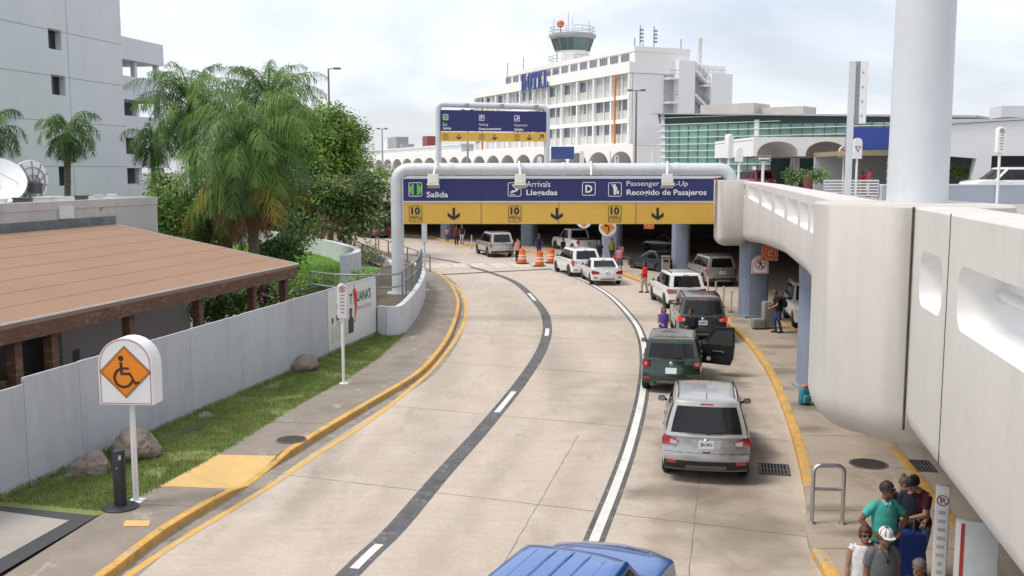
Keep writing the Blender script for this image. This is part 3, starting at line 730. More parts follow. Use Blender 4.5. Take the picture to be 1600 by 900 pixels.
def crack(a, b, w=.022, z=.003, seed=1):
    rr = random.Random(seed); a, b = Vector(a), Vector(b); n = int((b - a).length / .3) + 2
    d = (b - a).normalized(); q = Vector((-d.y, d.x)); L, Rr = [], []
    for i in range(n + 1):
        p = a + (b - a) * i / n + q * rr.uniform(-.012, .012); ww = w * rr.uniform(.5, 1.2) / 2
        L.append(Vector((*(p + q * ww), z))); Rr.append(Vector((*(p - q * ww), z)))
    mb.grid([[p, q] for p, q in zip(L, Rr)])
for k, y in enumerate((14.5, 20.9, 27.2, 33.5, 39.8, 46, 52, 58)):
    xl = lerp_tab(ct, y) + .1
    xr = min(lerp_tab([(10, 4), (19, 5.8), (28, 7.3), (36, 8.8), (42, 9.3), (60, 7.5)], y - 3), 9)
    crack((xl, y), (xr, y - .36 * (xr - xl)), seed=k)
for sx, y0, y1 in ((2.1, 12, 26), (-1.0, 12, 24)):
    crack((sx, y0), (sx + .22 * (y1 - y0), y1), .016, seed=9)
struct(mb.build('pavement_joint', joint_m))
# driveway pad at the lower left, edged in asphalt
mb = MB(); mb.poly([P(x, y, .158).to_2d() for x, y in [(-260, 770), (-20, 788), (152, 806), (-5, 899), (-260, 1050)]], .158)
struct(mb.build('driveway_border', asph_m))
mb = MB(); mb.poly([P(x, y, .163).to_2d() for x, y in [(-260, 782), (-10, 797), (108, 813), (-5, 876), (-260, 1010)]], .163)
struct(mb.build('driveway', M('driveway_concrete', (.36, .32, .28), .9, var=.06, var2=.1, space='WORLD')))
mb = MB(); mb.poly([P(x, y, .158).to_2d() for x, y in [(196, 813), (236, 813), (232, 822), (192, 822)]], .158)
struct(mb.build('pavement_paint_patch', ramp_m))
# the grass strip along the fence
FA, FB = P(0, 780, .15).to_2d(), P(588, 524, .15).to_2d()
FD = (FB - FA).normalized(); FN = Vector((-FD.y, FD.x))
def fx(y): return FA.x + (FB.x - FA.x) * (y - FA.y) / (FB.y - FA.y)
GR = [Vector((walk_x(y), y)) for y in [17.9 + .5 * k for k in range(42)]]
mb = MB(); mb.poly([Vector((fx(17.2) - 3, 15.5))] + [P(152, 805, .15).to_2d()] + GR + [Vector((fx(p.y) - .05, p.y)) for p in GR[::-1]], .145)
struct(mb.build('lawn', lawn_m))
def blades(name, pts, m, hmin, hmax, w, seed):
    rr = random.Random(seed); V = []; Fc = []
    for p in pts:
        a = rr.uniform(0, 6.28); h = rr.uniform(hmin, hmax); lx, ly = rr.uniform(-.5, .5) * h, rr.uniform(-.5, .5) * h
        k = len(V); c, s = math.cos(a) * w, math.sin(a) * w
        V += [(p[0] - c, p[1] - s, p[2]), (p[0] + c, p[1] + s, p[2]), (p[0] + lx, p[1] + ly, p[2] + h)]
        Fc.append((k, k + 1, k + 2))
    me = bpy.data.meshes.new(name); me.from_pydata(V, [], Fc)
    o = link(name, me, m); o['kind'] = 'stuff'; return o
rr = random.Random(3); pts = []
while len(pts) < 42000:
    y = 16.3 + 22.2 * rr.random() ** 1.4; xa, xb = fx(y) + .02, walk_x(y) + rr.gauss(0, .05)
    if y < P(152, 805, .15).y + .1:
        xb = -8.2 - (17.7 - y) * 3.6
    if xb <= xa: continue
    x = rr.uniform(xa, xb)
    if y < 18.6 + (x + 9.9) * -.25: continue
    if noise.noise(Vector((x * .9, y * .9, 0))) < -.28 and rr.random() < .8: continue
    pts.append((x, y, .14))
pts += [(fx(y) + .03 + abs(rr.gauss(0, .07)), y, .15 + .1 * rr.random()) for y in [17 + 21.3 * rr.random() for _ in range(3500)]]
tag(blades('grass', pts, grass_m, .04, .11, .012, 4), 'rough short grass strip between the grey fence and the pavement', 'grass')
# the raised bright lawn behind the planter
LAWN = [(-7.9, 47), (-7.85, 49.5), (-8.3, 53.5), (-9.5, 58.5), (-11.9, 65), (-15.3, 71), (-18.9, 78), (-34, 82), (-34, 50), (-9.5, 44.5)]
mb = MB(); mb.prism(LAWN, -.03, .85); o = struct(mb.build('raised_lawn', lawn2_m))
pts = []
while len(pts) < 16000:
    x, y = rr.uniform(-20, -7), rr.uniform(46, 76)
    if x > lerp_tab([(44, -9), (48, -8.0), (53, -8.4), (58, -9.6), (65, -12.1), (78, -19)], y): continue
    pts.append((x, y, .84))
tag(blades('grass', pts, grass2_m, .04, .11, .03, 5), 'bright mown lawn beyond the planter under the palm trees', 'grass')
# right-hand island pavement under the viaduct edge
IL = [P(x, y).to_2d() for x, y in [(1320, 985), (1288, 905), (1262, 853), (1258, 780), (1241, 700), (1222, 640), (1200, 588), (1172, 545), (1150, 522), (1136, 510)]]
IR = [P(x, y).to_2d() for x, y in [(1222, 507), (1258, 533), (1400, 706)]]
IL = [Vector((3.4, 8.0))] + IL
tip = [P(1134, 504).to_2d(), P(1142, 500).to_2d(), P(1165, 497).to_2d(), P(1205, 499).to_2d()]
IRN = [IR[0], IR[1], IR[2], Vector((7.9, 16)), Vector((6.9, 9))]
ISL = [p.to_2d() for p in spline(IL + tip + IRN[:3], .5)] + IRN[3:]
mb = MB(); mb.prism(ISL, -.03, .15); struct(mb.build('island_pavement', isle_m))
c1 = [p for p in spline(IL + tip + IRN[:4], .4)]
y_cut = P(1258, 780).y; y_c2 = P(1262, 853).y
sec = [(.004, -.02), (.004, .15), (-.03, .165), (-.2, .162), (-.2, .1)]
mb = MB()
A = [p for p in c1 if p.x < 8.0 and p.y < y_c2 and p.y < 18]
B = [p for i, p in enumerate(c1) if not (p in A) and (p.y > y_cut or i > 90)]
first = [i for i, p in enumerate(c1) if p.y > y_cut][0]
mb.loft(c1[first:], sec); mb.loft([p for p in c1[:first] if p.y < y_c2], sec)
struct(mb.build('island_kerb', curb_m, smooth=30))
# the far island, which follows the columns round the bend
FI = [P(x, y).to_2d() for x, y in [(1012, 447), (985, 436), (930, 416), (850, 398), (745, 386.5), (690, 376.5), (632, 369)]] + [Vector((-30, 108)), Vector((-60, 116))]
FIs = spline(FI, .8); FIb = [p + Vector((5.5 * (1 if p.y < 80 else .8), 3.2, 0)) for p in FIs]
mb = MB(); mb.prism([p.to_2d() for p in FIs] + [p.to_2d() for p in FIb[::-1]], -.03, .15); struct(mb.build('far_island_pavement', isle_m))
mb = MB(); mb.loft(FIs, [(0.004, -.02), (.004, .15), (-.03, .165), (-.25, .162), (-.25, .1)]); struct(mb.build('far_island_kerb', curb_m, smooth=30))
# concrete path joints on the pavements
mb = MB()
for y in (18.4, 24.6, 27.6, 30.6, 33.6, 36.6, 39.5, 42.5, 46):
    xa, xb = lerp_tab(ct, y) - .2, walk_x(y)
    crack((xa, y - .1), (xb, y + .1), .02, .154, seed=int(y))
for y in (14, 16.2, 18.1, 20.8, 23.4, 26, 28.8, 31.6, 34.5, 37.5):
    xl = lerp_tab([(p.y, p.x) for p in IL], y) + .05; xr = lerp_tab([(p.y, p.x) for p in IRN[::-1]], y) - .05
    crack((xl, y), (xr, y - .05), .02, .154, seed=int(y))
struct(mb.build('pavement_joint', joint_m))
# cast iron covers and grates
def manhole(c, r, label):
    t = thing('manhole_cover', label, 'manhole cover', c)
    mb = MB(); mb.lathe([(r * .86, 0), (r * .86, .012), (0.0001, .014)], n=28); mb.build('lid', M('cast_iron', (.05, .043, .04), .7, .3, var=.3, scale=14), t)
    mb = MB(); mb.lathe([(r * .88, 0), (r, 0), (r, .008), (r * .88, .012), (r * .88, 0)], n=28); mb.build('rim', M('rusty_rim', (.11, .09, .075), .8, var=.3, scale=10), t)
q = P(1357, 725, .153); manhole(q, .41, 'round dark manhole cover on the island pavement below the concrete pier')
q = P(455, 687, .153); manhole(q, .36, 'round dark manhole cover on the left pavement beside the yellow kerb')
def grate(c, w, l, rz, label, n=9):
    t = thing('drain_grate', label, 'drain grate', c, rz)
    mb = MB(); mb.box((0, 0, .004), (w, l, .008)); mb.build('pit', M('pit_black', (.008, .008, .008), .9), t)
    mb = MB()
    for s in (-1, 1): mb.box((s * w / 2, 0, .012), (.05, l + .05, .024)); mb.box((0, s * l / 2, .0125), (w, .05, .025))
    mb.build('frame', dkgrey_m, t)
    mb = MB()
    for k in range(n): mb.box((-w / 2 + w * (k + .5) / n, 0, .012), (w / n * .4, l, .016))
    mb.box((0, 0, .014), (w, .03, .015))
    mb.build('grille', M('worn_iron', (.2, .19, .18), .6, .4, var=.2), t)
grate(P(1209, 734, .002), .62, .75, R(-12), 'black slotted drain grate in the road beside the right yellow kerb')
q = P(1430, 728, .0); grate(q, .7, .8, R(-10), 'dark drain grate behind the island kerb below the viaduct wall')
q = P(292, 672, .15); grate(q, .35, 1.1, R(-40), 'narrow drain with white frame in the grass at the fence foot', 5)
# ================= the viaduct: edge beam with openings, piers, deck, columns =================
XP = lambda y: 2.39 + .2 * y
TOP = [(0, 6.08), (30, 6.08), (45, 6.0), (70, 5.9), (100, 5.6), (120, 5.5)]
BOT = [(13, 3.3), (13.6, 3.6), (14.3, 4.0), (15.3, 4.3), (17, 4.43), (18.5, 4.52), (24, 4.48), (29, 4.25), (35, 3.93), (42, 3.5), (46, 3.3), (50, 3.6), (56, 3.9), (70, 3.7), (120, 3.3)]
via = thing('viaduct_parapet', 'pale concrete viaduct edge wall with rounded openings along the upper road', 'viaduct', (4.7, 11.7, 0))
def beam_sec(top, bot, th=.55):
    return [(0, top - .03), (0, bot + .35), (-.05, bot + .17), (-.16, bot + .05), (-.35, bot), (-1.2, bot), (-1.2, max(bot + .2, 4.55)), (-th, max(bot + .25, 4.6)), (-th, top - .03), (-th + .03, top), (-.03, top)]
def holes(lst):
    mb = MB()
    for (p0, p1, z0, z1, r) in lst:
        a, b = Vector(p0), Vector(p1); d = b - a; w = d.length; d.normalize(); n = Vector((d.y, -d.x, 0))
        mb.slab(round_rect(w, z1 - z0, r, 5, w / 2, (z1 - z0) / 2), Vector((a.x, a.y, z0)) - n * .5, d, (0, 0, 1), n, 1.6)
    return mb.mesh('cut')
W = lambda y: (XP(y), y, 0)
mb = MB(); pth = [Vector(W(y)) for y in (-9, -2, 2, 5, 8, 10, 11.66)]
mb.loft(pth, lambda i: beam_sec(6.08, 3.28, .6))
me = boolean_cut(mb.mesh('near'), holes([(W(10.17), W(11.28), 4.98, 5.6, .2), (W(4.3), W(9.52), 4.98, 5.6, .22), (W(-1), W(3.6), 4.98, 5.6, .2)]))
reveal_m = M('sunlit_white_reveal', (.8, .79, .77), .7, var=.03, scale=4, var2=.05, space='WORLD')  # white reveal paint, with the sunlit look of the slots put into it
def whiten_reveals(me, n):
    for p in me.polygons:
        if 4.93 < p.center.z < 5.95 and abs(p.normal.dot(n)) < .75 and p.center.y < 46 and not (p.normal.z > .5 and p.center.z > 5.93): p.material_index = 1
whiten_reveals(me, Vector((-.98, .196, 0)))
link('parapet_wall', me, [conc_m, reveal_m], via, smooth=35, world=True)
FARP = spline([(4.5, 13.6), (4.78, 15), (5.6, 19.4), (7.0, 27), (8.5, 35), (9.75, 42), (10.5, 47), (10.7, 52), (10.2, 58), (8.9, 64), (6.4, 71), (3, 77.5), (-1, 83), (-6, 89), (-12, 95), (-20, 100), (-35, 106), (-60, 112)], .5)
mb = MB(); mb.loft(FARP, lambda i: beam_sec(lerp_tab(TOP, FARP[i].y), lerp_tab(BOT, FARP[i].y)))
def onp(px):                                        # where a column of the photo meets the curved wall
    u = (px - 800) / F
    for a, b in zip(FARP, FARP[1:]):
        fa, fb = a.x - u * a.y / .99, b.x - u * b.y / .99
        if fa * fb <= 0: return a + (b - a) * (fa / (fa - fb))
hl = []
for a, b in ((1275, 1282), (1261, 1273), (1245, 1257.5), (1225, 1241.5), (1205, 1220.5), (1185, 1200.5), (1164, 1180.5), (1154, 1159.5)):
    p, q = onp(b), onp(a)
    hl.append(((p.x, p.y, 0), (q.x, q.y, 0), 5.42, 5.9, .09))
me = boolean_cut(mb.mesh('far'), holes(hl))
whiten_reveals(me, Vector((-.98, .19, 0)))
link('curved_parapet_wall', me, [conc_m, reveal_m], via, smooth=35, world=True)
def block(name, plan, z0, z1, r, parent, mat):
    """a pier head: plan outline, drawn in round at its foot"""
    c = Vector((sum(p[0] for p in plan) / len(plan), sum(p[1] for p in plan) / len(plan)))
    pl = [Vector(p) for p in plan]; rows = []
    for k in range(9):
        a = math.pi / 2 * k / 8; ins = r * (1 - math.sin(a)); z = z0 + r * (1 - math.cos(a))
        rows.append([Vector((*(c + (p - c) * (1 - ins / max((p - c).length, .3))), z)) for p in pl])
    rows.append([Vector((*p, z1 - .03)) for p in pl]); rows.append([Vector((*(c + (p - c) * .97), z1)) for p in pl])
    mb = MB(); V = mb.grid(rows, close_v=True); mb.cap(V[0][::-1]); mb.cap(V[-1])
    return mb.build(name, mat, parent, smooth=40, world=True)
def rounded(plan, r, n=5):
    out = []; m = len(plan)
    for i in range(m):
        p, a, b = Vector(plan[i]), Vector(plan[i - 1]), Vector(plan[(i + 1) % m])
        u, v = (a - p).normalized(), (b - p).normalized(); rr = min(r, (a - p).length * .4, (b - p).length * .4)
        s, e = p + u * rr, p + v * rr
        for k in range(n + 1):
            t = k / n; out.append(s * (1 - t) ** 2 + p * 2 * t * (1 - t) + e * t * t)
    return out
block('pier_head', rounded([(4.70, 11.70), (4.0, 12.95), (4.12, 13.75), (6.1, 13.9), (6.1, 11.72)], .5), 3.06, 6.085, .55, via, pier_m)
block('pier_head', rounded([(8.75, 42.1), (8.75, 43.4), (10.3, 43.8), (10.0, 42.1)], .3), 3.3, 6.08, .4, via, pier_m)
mb = MB(); mb.tube([(XP(y) + .42, y, 5.32) for y in (11.3, 8, 4, 0)], .055, 12); mb.lathe([(.1, -.02), (.1, .03), (.055, .04)], (XP(9.52) + .42, 9.45, 5.32), axis='Y')
mb.build('guard_pipe', wpaint_m, via, smooth=40, world=True)
mb = MB()
a = Vector((4.715, 11.69)); mb.bar((a.x - .01, a.y - .006, 3.4), (a.x - .01, a.y - .006, 6.07), .022, .03)
jm = M('open_joint', (.07, .06, .05), .95, var=.5, scale=9); mb.build('joint', jm, via, world=True); mb = MB()
y = 9.93; mb.bar((XP(y) - .002, y, 3.5), (XP(y) - .002, y, 6.07), .007, .012)
mb.build('joint', jm, via, world=True)
# deck slab with its road surface
inner = offset(FARP, -.5)
outl = [(XP(-9) + .55, -9), (XP(11) + .55, 11), (6.0, 13)] + [p.to_2d() for p in inner if p.y > 15] + [(-60, 300), (190, 300), (190, -9)]
mb = MB(); mb.prism(outl, 4.58, 4.85)
struct(mb.build('upper_road', [deck_m]))
mb = MB()
mb.grid(sheet(spline([(4.6, 4), (6.1, 12), (8.2, 22), (10.4, 32), (11.8, 42), (12.2, 52), (10.5, 64), (4.5, 80)], 1.), .13, 4.857))
mb.grid(sheet(spline([(9.5, -2), (10.5, 6), (12, 14)], 1.), .13, 4.857))
struct(mb.build('upper_edge_line_marking', yline_m))
# lower terminal back wall
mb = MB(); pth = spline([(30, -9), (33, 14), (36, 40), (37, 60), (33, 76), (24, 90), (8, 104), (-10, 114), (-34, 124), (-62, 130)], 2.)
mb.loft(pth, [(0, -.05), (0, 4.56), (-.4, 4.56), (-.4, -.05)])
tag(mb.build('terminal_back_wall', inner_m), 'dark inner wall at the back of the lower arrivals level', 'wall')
def column(x, y, label, w=1.1, rz=0., zt=4.56):
    t = thing('viaduct_column', label, 'column', (x, y, .15), rz, 'columns carrying the viaduct')
    rows = []
    for z, s in ((0, 1), (zt - 1.6, 1.0), (zt - .9, 1.04), (zt - .15, 1.16)):
        rows.append([Vector((a * s, b * s, z)) for a, b in round_rect(w, w, w * .32, 3)])
    mb = MB(); V = mb.grid(rows, close_v=True); mb.cap(V[0][::-1]); mb.cap(V[-1]); mb.build('shaft', col_m, t, smooth=25)
    mb = MB(); mb.box((0, 0, .05), (w + .03, w + .03, .1), bev=.02); mb.build('base_skirt', M('scuffed_column_base', (.23, .32, .35), .7, var=.2, scale=3, space='WORLD'), t)
    return t
column(8.95, 28.7, 'blue grey column half hidden behind the large concrete pier head', 1.05, R(10))
column(10.55, 43.2, 'blue grey column with the no-pedestrians sign and scuffed foot', 1.15, R(8))
column(10.5, 61.8, 'blue grey column beside the silver car parked in the shade', 1.1, R(-5))
column(7.2, 71.4, 'blue grey column behind the round left-turn arrow sign', 1.4, R(-20))
column(1.5, 85.2, 'blue grey column left of the white pickup and behind the orange barrels', 1.3, R(-30))
column(-6.0, 93.2, 'far blue grey column where three people stand waiting', 1.2, R(-38))
column(-13.2, 103.2, 'farthest blue grey column behind the brown hatchback at the bend', 1.3, R(-45))
# tall mast on the pier head
t = thing('light_mast', 'very thick tall pale grey mast standing on the concrete pier head', 'mast', (5.27, 13.0, 6.085))
mb = MB(); mb.lathe([(.375, 0), (.36, 3), (.345, 9), (.33, 14)], n=40); mb.build('shaft', mast_m, t, smooth=40)
mb = MB(); mb.box((.25, .25, .9), (.05, .12, 1.2), rz=R(45), bev=.01); mb.build('cover_plate', mast_m, t)
mb = MB(); mb.bar((.33, -.06, 1.0), (.345, -.06, 3.4), .02); mb.build('cable_conduit', wgrey_m, t)
# ================= overhead sign gantries and small signs =================
X_, Z_ = Vector((1, 0, 0)), Vector((0, 0, 1))
MB.auto = False
class Face:
    """a sign face at distance Y, drawn on by photo position"""
    def __init__(s, Y, root, mats): s.Y = Y; s.root = root; s.mats = mats; s.mb = MB()
    def done(s, name): s.mb.build(name, s.mats, s.root, world=True); s.mb = MB()
    def p(s, x, y): return D(x, y, s.Y)
    def text(s, body, x0, x1, ytop, ybot, bold=0., mi=0):
        a, b = s.p(x0, ybot), s.p(x1, ytop); text_faces(s.mb, body, a, X_, Z_, b.x - a.x, b.z - a.z, bold, mi)
    def shape(s, pts, mi=0, th=.004):
        o = s.p(*pts[0]); flat(s.mb, [((s.p(x, y) - o).x, (s.p(x, y) - o).z) for x, y in pts], o, X_, Z_, th, mi)
    def frame(s, x0, x1, y0, y1, w=1.2, r=2., mi=0, th=.004):
        cx, cy = (x0 + x1) / 2, (y0 + y1) / 2; o = s.p(cx, cy); k = (s.p(cx + 1, cy) - o).x
        ring_pts(s.mb, [(a * k, b * k) for a, b in round_rect(x1 - x0, y1 - y0, r, 4)], [(a * k, b * k) for a, b in round_rect(x1 - x0 - 2 * w, y1 - y0 - 2 * w, max(.3, r - w), 4)], o, X_, Z_, th, mi)
    def disc(s, cx, cy, r, mi=0, th=.004, a0=0, a1=360):
        o = s.p(cx, cy); k = (s.p(cx + 1, cy) - o).x * r
        flat(s.mb, [(k * math.cos(R(a)), k * math.sin(R(a))) for a in [a0 + (a1 - a0) * i / 20 for i in range(20 if a1 - a0 == 360 else 21)]], o, X_, Z_, th, mi)
def down_arrow(f, cx, y0, y1, mi, w=9.5):
    h = y1 - y0; t = h * .2
    f.shape([(cx - t / 2, y0), (cx + t / 2, y0), (cx + t / 2, y1 - h * .32), (cx + w, y1 - h * .62), (cx + w, y1 - h * .3), (cx, y1), (cx - w, y1 - h * .3), (cx - w, y1 - h * .62), (cx - t / 2, y1 - h * .32)], mi)
GY = 42.5
g = thing('sign_gantry', 'large overhead blue and yellow sign hung under a bent grey pipe across the road', 'sign gantry', (-4.92, 42.8, 1.2))
def bend(pts, r, n=8):
    out = [Vector(pts[0])]
    for i in range(1, len(pts) - 1):
        p, a, b = Vector(pts[i]), Vector(pts[i - 1]), Vector(pts[i + 1]); u, v = (a - p).normalized(), (b - p).normalized()
        s, e = p + u * r, p + v * r
        for k in range(n + 1):
            t = k / n * math.pi / 2
            out.append(p + u * r * (1 - math.sin(t)) + v * r * (1 - math.cos(t)))
    out.append(Vector(pts[-1])); return out
mb = MB(); mb.tube(bend([(-4.92, 42.8, 1.2), (-4.92, 42.8, 6.53), (9.36, 42.8, 6.53), (9.36, 42.8, 6.0)], .52), .275, 20)
mb.build('pipe', pipe_m, g, smooth=40, world=True)
for x_ in (-2.6, 2.2, 7.0):
    mb = MB(); mb.lathe([(.276, -.09), (.3, -.09), (.3, .09), (.276, .09)], (x_, 42.8, 6.53), 24, 'X'); mb.build('flange', pipe_m, g, smooth=40, world=True)
for px_ in (751.5, 873, 994):
    mb = MB(); q_ = D(px_, 300, GY); mb.box((q_.x, GY + .005, (D(0, 280, GY).z + D(0, 350, GY).z) / 2), (.014, .016, 2.0)); mb.build('panel_seam', M('seam_dark', (.03, .03, .08), .6), g, world=True)
mb = MB()
mb.lathe([(.48, 0), (.48, .05), (.3, .05), (.3, .0)], (-4.92, 42.8, 1.2), n=20)
for k in range(8): mb.lathe([(.035, 0), (.035, .1), (.0001, .1)], (-4.92 + .4 * math.cos(k * .785), 42.8 + .4 * math.sin(k * .785), 1.2), n=6)
mb.build('base_flange', pipe_m, g, world=True)
mb = MB()
a, b = D(630, 279.5, GY), D(1115, 314, GY)
mb.box(((a.x + b.x) / 2, GY + .11, (a.z + b.z) / 2), (b.x - a.x, .2, a.z - b.z)); mb.build('blue_panel', blue_m, g, world=True)
mb = MB(); a2, b2 = D(630, 316.6, GY), D(1115, 350, GY)
mb.box(((a2.x + b2.x) / 2, GY + .11, (a2.z + b2.z) / 2), (b2.x - a2.x, .2, a2.z - b2.z)); mb.build('yellow_panel', gold_m, g, world=True)
mb = MB(); mb.box(((a.x + b.x) / 2, GY + .1, (b.z + a2.z) / 2), (b.x - a.x + .02, .22, b.z - a2.z - .004))
mb.box(((a.x + b.x) / 2, GY + .1, a.z + .03), (b.x - a.x + .04, .24, .05))
mb.box((a.x - .03, GY + .11, (a.z + b2.z) / 2), (.05, .22, a.z - b2.z)); mb.build('panel_frame', pipe_m, g, world=True)
for px in range(640, 1115, 34):
    mb = MB(); q = D(px, 278, GY); mb.box((q.x, GY + .2, q.z + .06), (.07, .1, .08)); mb.build('hanger', wpaint_m, g, world=True)
mb = MB(); mb.bar((-4.5, GY + .22, 6.22), (8.9, GY + .22, 6.22), .12, .07)
mb.build('hanger_rail', wpaint_m, g, world=True)
f = Face(GY, g, [swhite_m, sblack_m, sgreen_m])
for args in (('Salida', 666.5, 700, 299.5, 308.3, .018), ('Arrivals', 822.5, 860, 282.8, 292.3), ('Llegadas', 822.5, 871, 296.5, 307.5, .018),
             ('Passenger Pick-Up', 979, 1075, 282.8, 293, .0), ('Recogido de Pasajeros', 979, 1104, 296.2, 307.5, .018)):
    f.text(*args); f.done('lettering')
f.frame(638.5, 659.5, 285, 307, 1., 2.5)
for a_, b_ in ((100, 260), (280, 440)):
    o = f.p(649, 296); k = (f.p(650, 296) - o).x
    flat(f.mb, [(k * (8.6 * math.cos(R(q)) + (-.9 if a_ == 100 else .9)), k * 9.2 * math.sin(R(q))) for q in [a_ + (b_ - a_) * i / 16 for i in range(17)]], o, X_, Z_, .004, 2)
f.done('exit_symbol')
f.frame(793.5, 814.5, 285, 307, 1., 2.5)
f.shape([(797, 300), (801, 297.5), (806, 297), (799.5, 288.5), (802, 288), (809, 295), (812.5, 291.5), (813, 293.5), (808, 298.5), (799, 302)]); f.shape([(797, 303.5), (805, 303.5), (805, 304.6), (797, 304.6)]); f.done('arrivals_symbol')
f.frame(909.5, 930.5, 284.5, 305.5, 1., 2.5); f.text('D', 914.5, 925.5, 289, 301, .03); f.done('letter_symbol')
f.frame(950.3, 971.3, 285, 307, 1., 2.5)
f.disc(960.5, 289.2, 1.7); f.shape([(955, 287.2), (956, 286.7), (958.7, 290.7), (963, 291), (964.5, 294), (964.5, 297.5), (962.5, 297.5), (962.5, 304), (959, 304), (958.6, 294.5)]); f.shape([(963.4, 297.9), (967, 297.9), (967, 303.2), (963.4, 303.2)]); f.done('passenger_symbol')
for x0 in (639, 794, 950.3):
    f.frame(x0, x0 + 20.6, 321.5, 347, .8, 2.5, 1); f.text('10', x0 + 3.6, x0 + 17.4, 323.6, 335.4, .04, 1); f.text('MPH', x0 + 2.6, x0 + 18.4, 336.8, 344.6, .0, 1); f.done('speed_symbol')
for cx in (709, 870, 1027.5): down_arrow(f, cx, 324.5, 344, 1); f.done('arrow')
for px, has in ((683, 1), (811, 1), (922, 0), (1041, 1)):
    q = D(px, 262, GY + .3); q2 = D(px + (-6 if px < 700 else 2), 282, GY - 1.25)
    mb = MB(); mb.tube([(q.x, GY + .3, 6.82), (q.x, GY - .05, 6.86), (q2.x, GY - 1.1, 6.3)], .04, 8); o = mb.build('lamp_arm', wpaint_m, g, world=True)
    if has:
        mb = MB(); mb.box((q2.x, GY - 1.2, 6.1), (.46, .34, .42), rot=Matrix.Rotation(R(-20), 3, 'X'), bev=.04)
        mb.box((q2.x, GY - 1.27, 5.86), (.5, .4, .07), rot=Matrix.Rotation(R(-20), 3, 'X')); mb.build('floodlight', M('lamp_housing', (.55, .54, .5), .6, var=.12, scale=5), g, world=True)
# second gantry, farther off on the upper road
HY = 100.
g = thing('sign_gantry', 'smaller blue and yellow overhead sign on a pale pipe frame near the hotel', 'sign gantry', (D(685, 250, HY).x, HY, 4.85))
xl, xr, zt = D(685, 250, HY).x, D(854.5, 250, HY).x, D(700, 168, HY).z
mb = MB(); mb.tube(bend([(xl, HY + .3, 4.85), (xl, HY + .3, zt + .35), (xr, HY + .3, zt + .05), (xr, HY + .3, 4.85)], .5), .29, 16); mb.build('pipe', mast_m, g, smooth=40, world=True)
def quadbox(mb, pts, Y, th):
    o = D(*pts[0], Y); mb.slab([((D(x, y, Y) - o).x, (D(x, y, Y) - o).z) for x, y in pts], o, X_, Z_, Vector((0, 1, 0)), th)
mb = MB(); quadbox(mb, [(688.5, 171.5), (853.5, 174.6), (853.5, 206.3), (688.5, 204.8)], HY, .15); mb.build('blue_panel', blue_m, g, world=True)
mb = MB(); quadbox(mb, [(688.5, 206), (853.5, 207.6), (853.5, 221.3), (688.5, 220.4)], HY, .15); mb.build('yellow_panel', gold_m, g, world=True)
f = Face(HY, g, [swhite_m, sblack_m, sgreen_m])
for x0, t1, t2, w1, w2 in ((692, 'Exit', 'Salida', 7, 13), (748.5, 'Parking', 'Estacionamiento', 14, 34.5), (803.5, 'Departures', 'Salidas', 20.5, 14.5)):
    dy = (x0 - 692) * .018
    f.text(t1, x0, x0 + w1, 191.7 + dy, 196.5 + dy); f.done('lettering'); f.text(t2, x0, x0 + w2, 198.2 + dy, 202.3 + dy, .02); f.done('lettering')
    f.frame(x0, x0 + 8.4, 209 + dy * .6, 218.5 + dy * .6, .5, 1., 1); f.text('10', x0 + 2, x0 + 6.6, 210 + dy * .6, 214.2 + dy * .6, .02, 1); f.text('MPH', x0 + 1.3, x0 + 7.3, 215 + dy * .6, 217.4 + dy * .6, 0, 1); f.done('speed_symbol')
    f.frame(x0, x0 + 8.4, 178.5 + dy, 187.5 + dy, .9, 1.2)
    if t1 == 'Parking': f.text('P', 751, 754.8, 180.8, 187.1, .03)
    elif t1 == 'Exit': f.disc(696.2, 183, 3.1, 2)
    else: f.shape([(805, 184.8 + dy), (809, 182.3 + dy), (806.8, 180.2 + dy), (808, 180 + dy), (811, 182 + dy), (811, 183 + dy), (806, 185.8 + dy)])
    f.done('symbol')
for cx in (717, 773, 827): down_arrow(f, cx, 209.6 + (cx - 717) * .012, 218 + (cx - 717) * .012, 1, 4); f.done('arrow')
f.shape([(842.5, 217.5), (841.6, 216.5), (846.8, 211.6), (843.2, 211.6), (843.2, 210.2), (849.5, 210.2), (849.5, 216.4), (848, 216.4), (848, 212.8)], 1); f.done('arrow')
for px in (730, 784.5, 838):
    mb = MB(); q = D(px, 165 + (px - 730) * .02, HY); mb.box((q.x, HY - .6, q.z), (.45, .4, .35), bev=.04); mb.bar((q.x, HY - .4, q.z - .1), (q.x, HY + .3, q.z - .1), .06)
    mb.build('floodlight', metal_m, g, world=True)

# ---------- round-topped white signs ----------
def arch_sign(name, label, c, w, h, d, zb, rz, post_r=.045, post_h=None, cat='sign', group=None):
    t = thing(name, label, cat, c, rz, group)
    mb = MB(); mb.slab(arch_top(w, h), (0, -d / 2, zb), X_, Z_, Vector((0, 1, 0)), d); mb.build('sign_box', swhite_m, t, smooth=35)
    mb = MB(); mb.tube([(0, 0, 0), (0, 0, (post_h or zb + .1))], post_r, 10); mb.box((0, 0, .015), (post_r * 5, post_r * 5, .03)); mb.build('post', wpaint_m, t, smooth=40)
    return t
def on(t, name, mb, mats): return mb.build(name, mats, t)
c = P(213, 784, .15)
t = arch_sign('accessible_sign', 'white round-topped sign with an orange wheelchair diamond beside the fence', (c.x, c.y, .15), 1.04, 1.27, .42, 1.96, R(-4), .055)
mb = MB(); o = Vector((0, -.215, 1.96))
pp = arch_top(.98, 1.23, 18); pi_ = arch_top(.955, 1.205, 18)
ring_pts(mb, [(a, b + .02) for a, b in pp], [(a, b + .0325) for a, b in pi_], o, X_, Z_, .004, 0)
dm = lambda r: [(r, 0), (0, r), (-r, 0), (0, -r)]
oc = o + Vector((0, 0, .63))
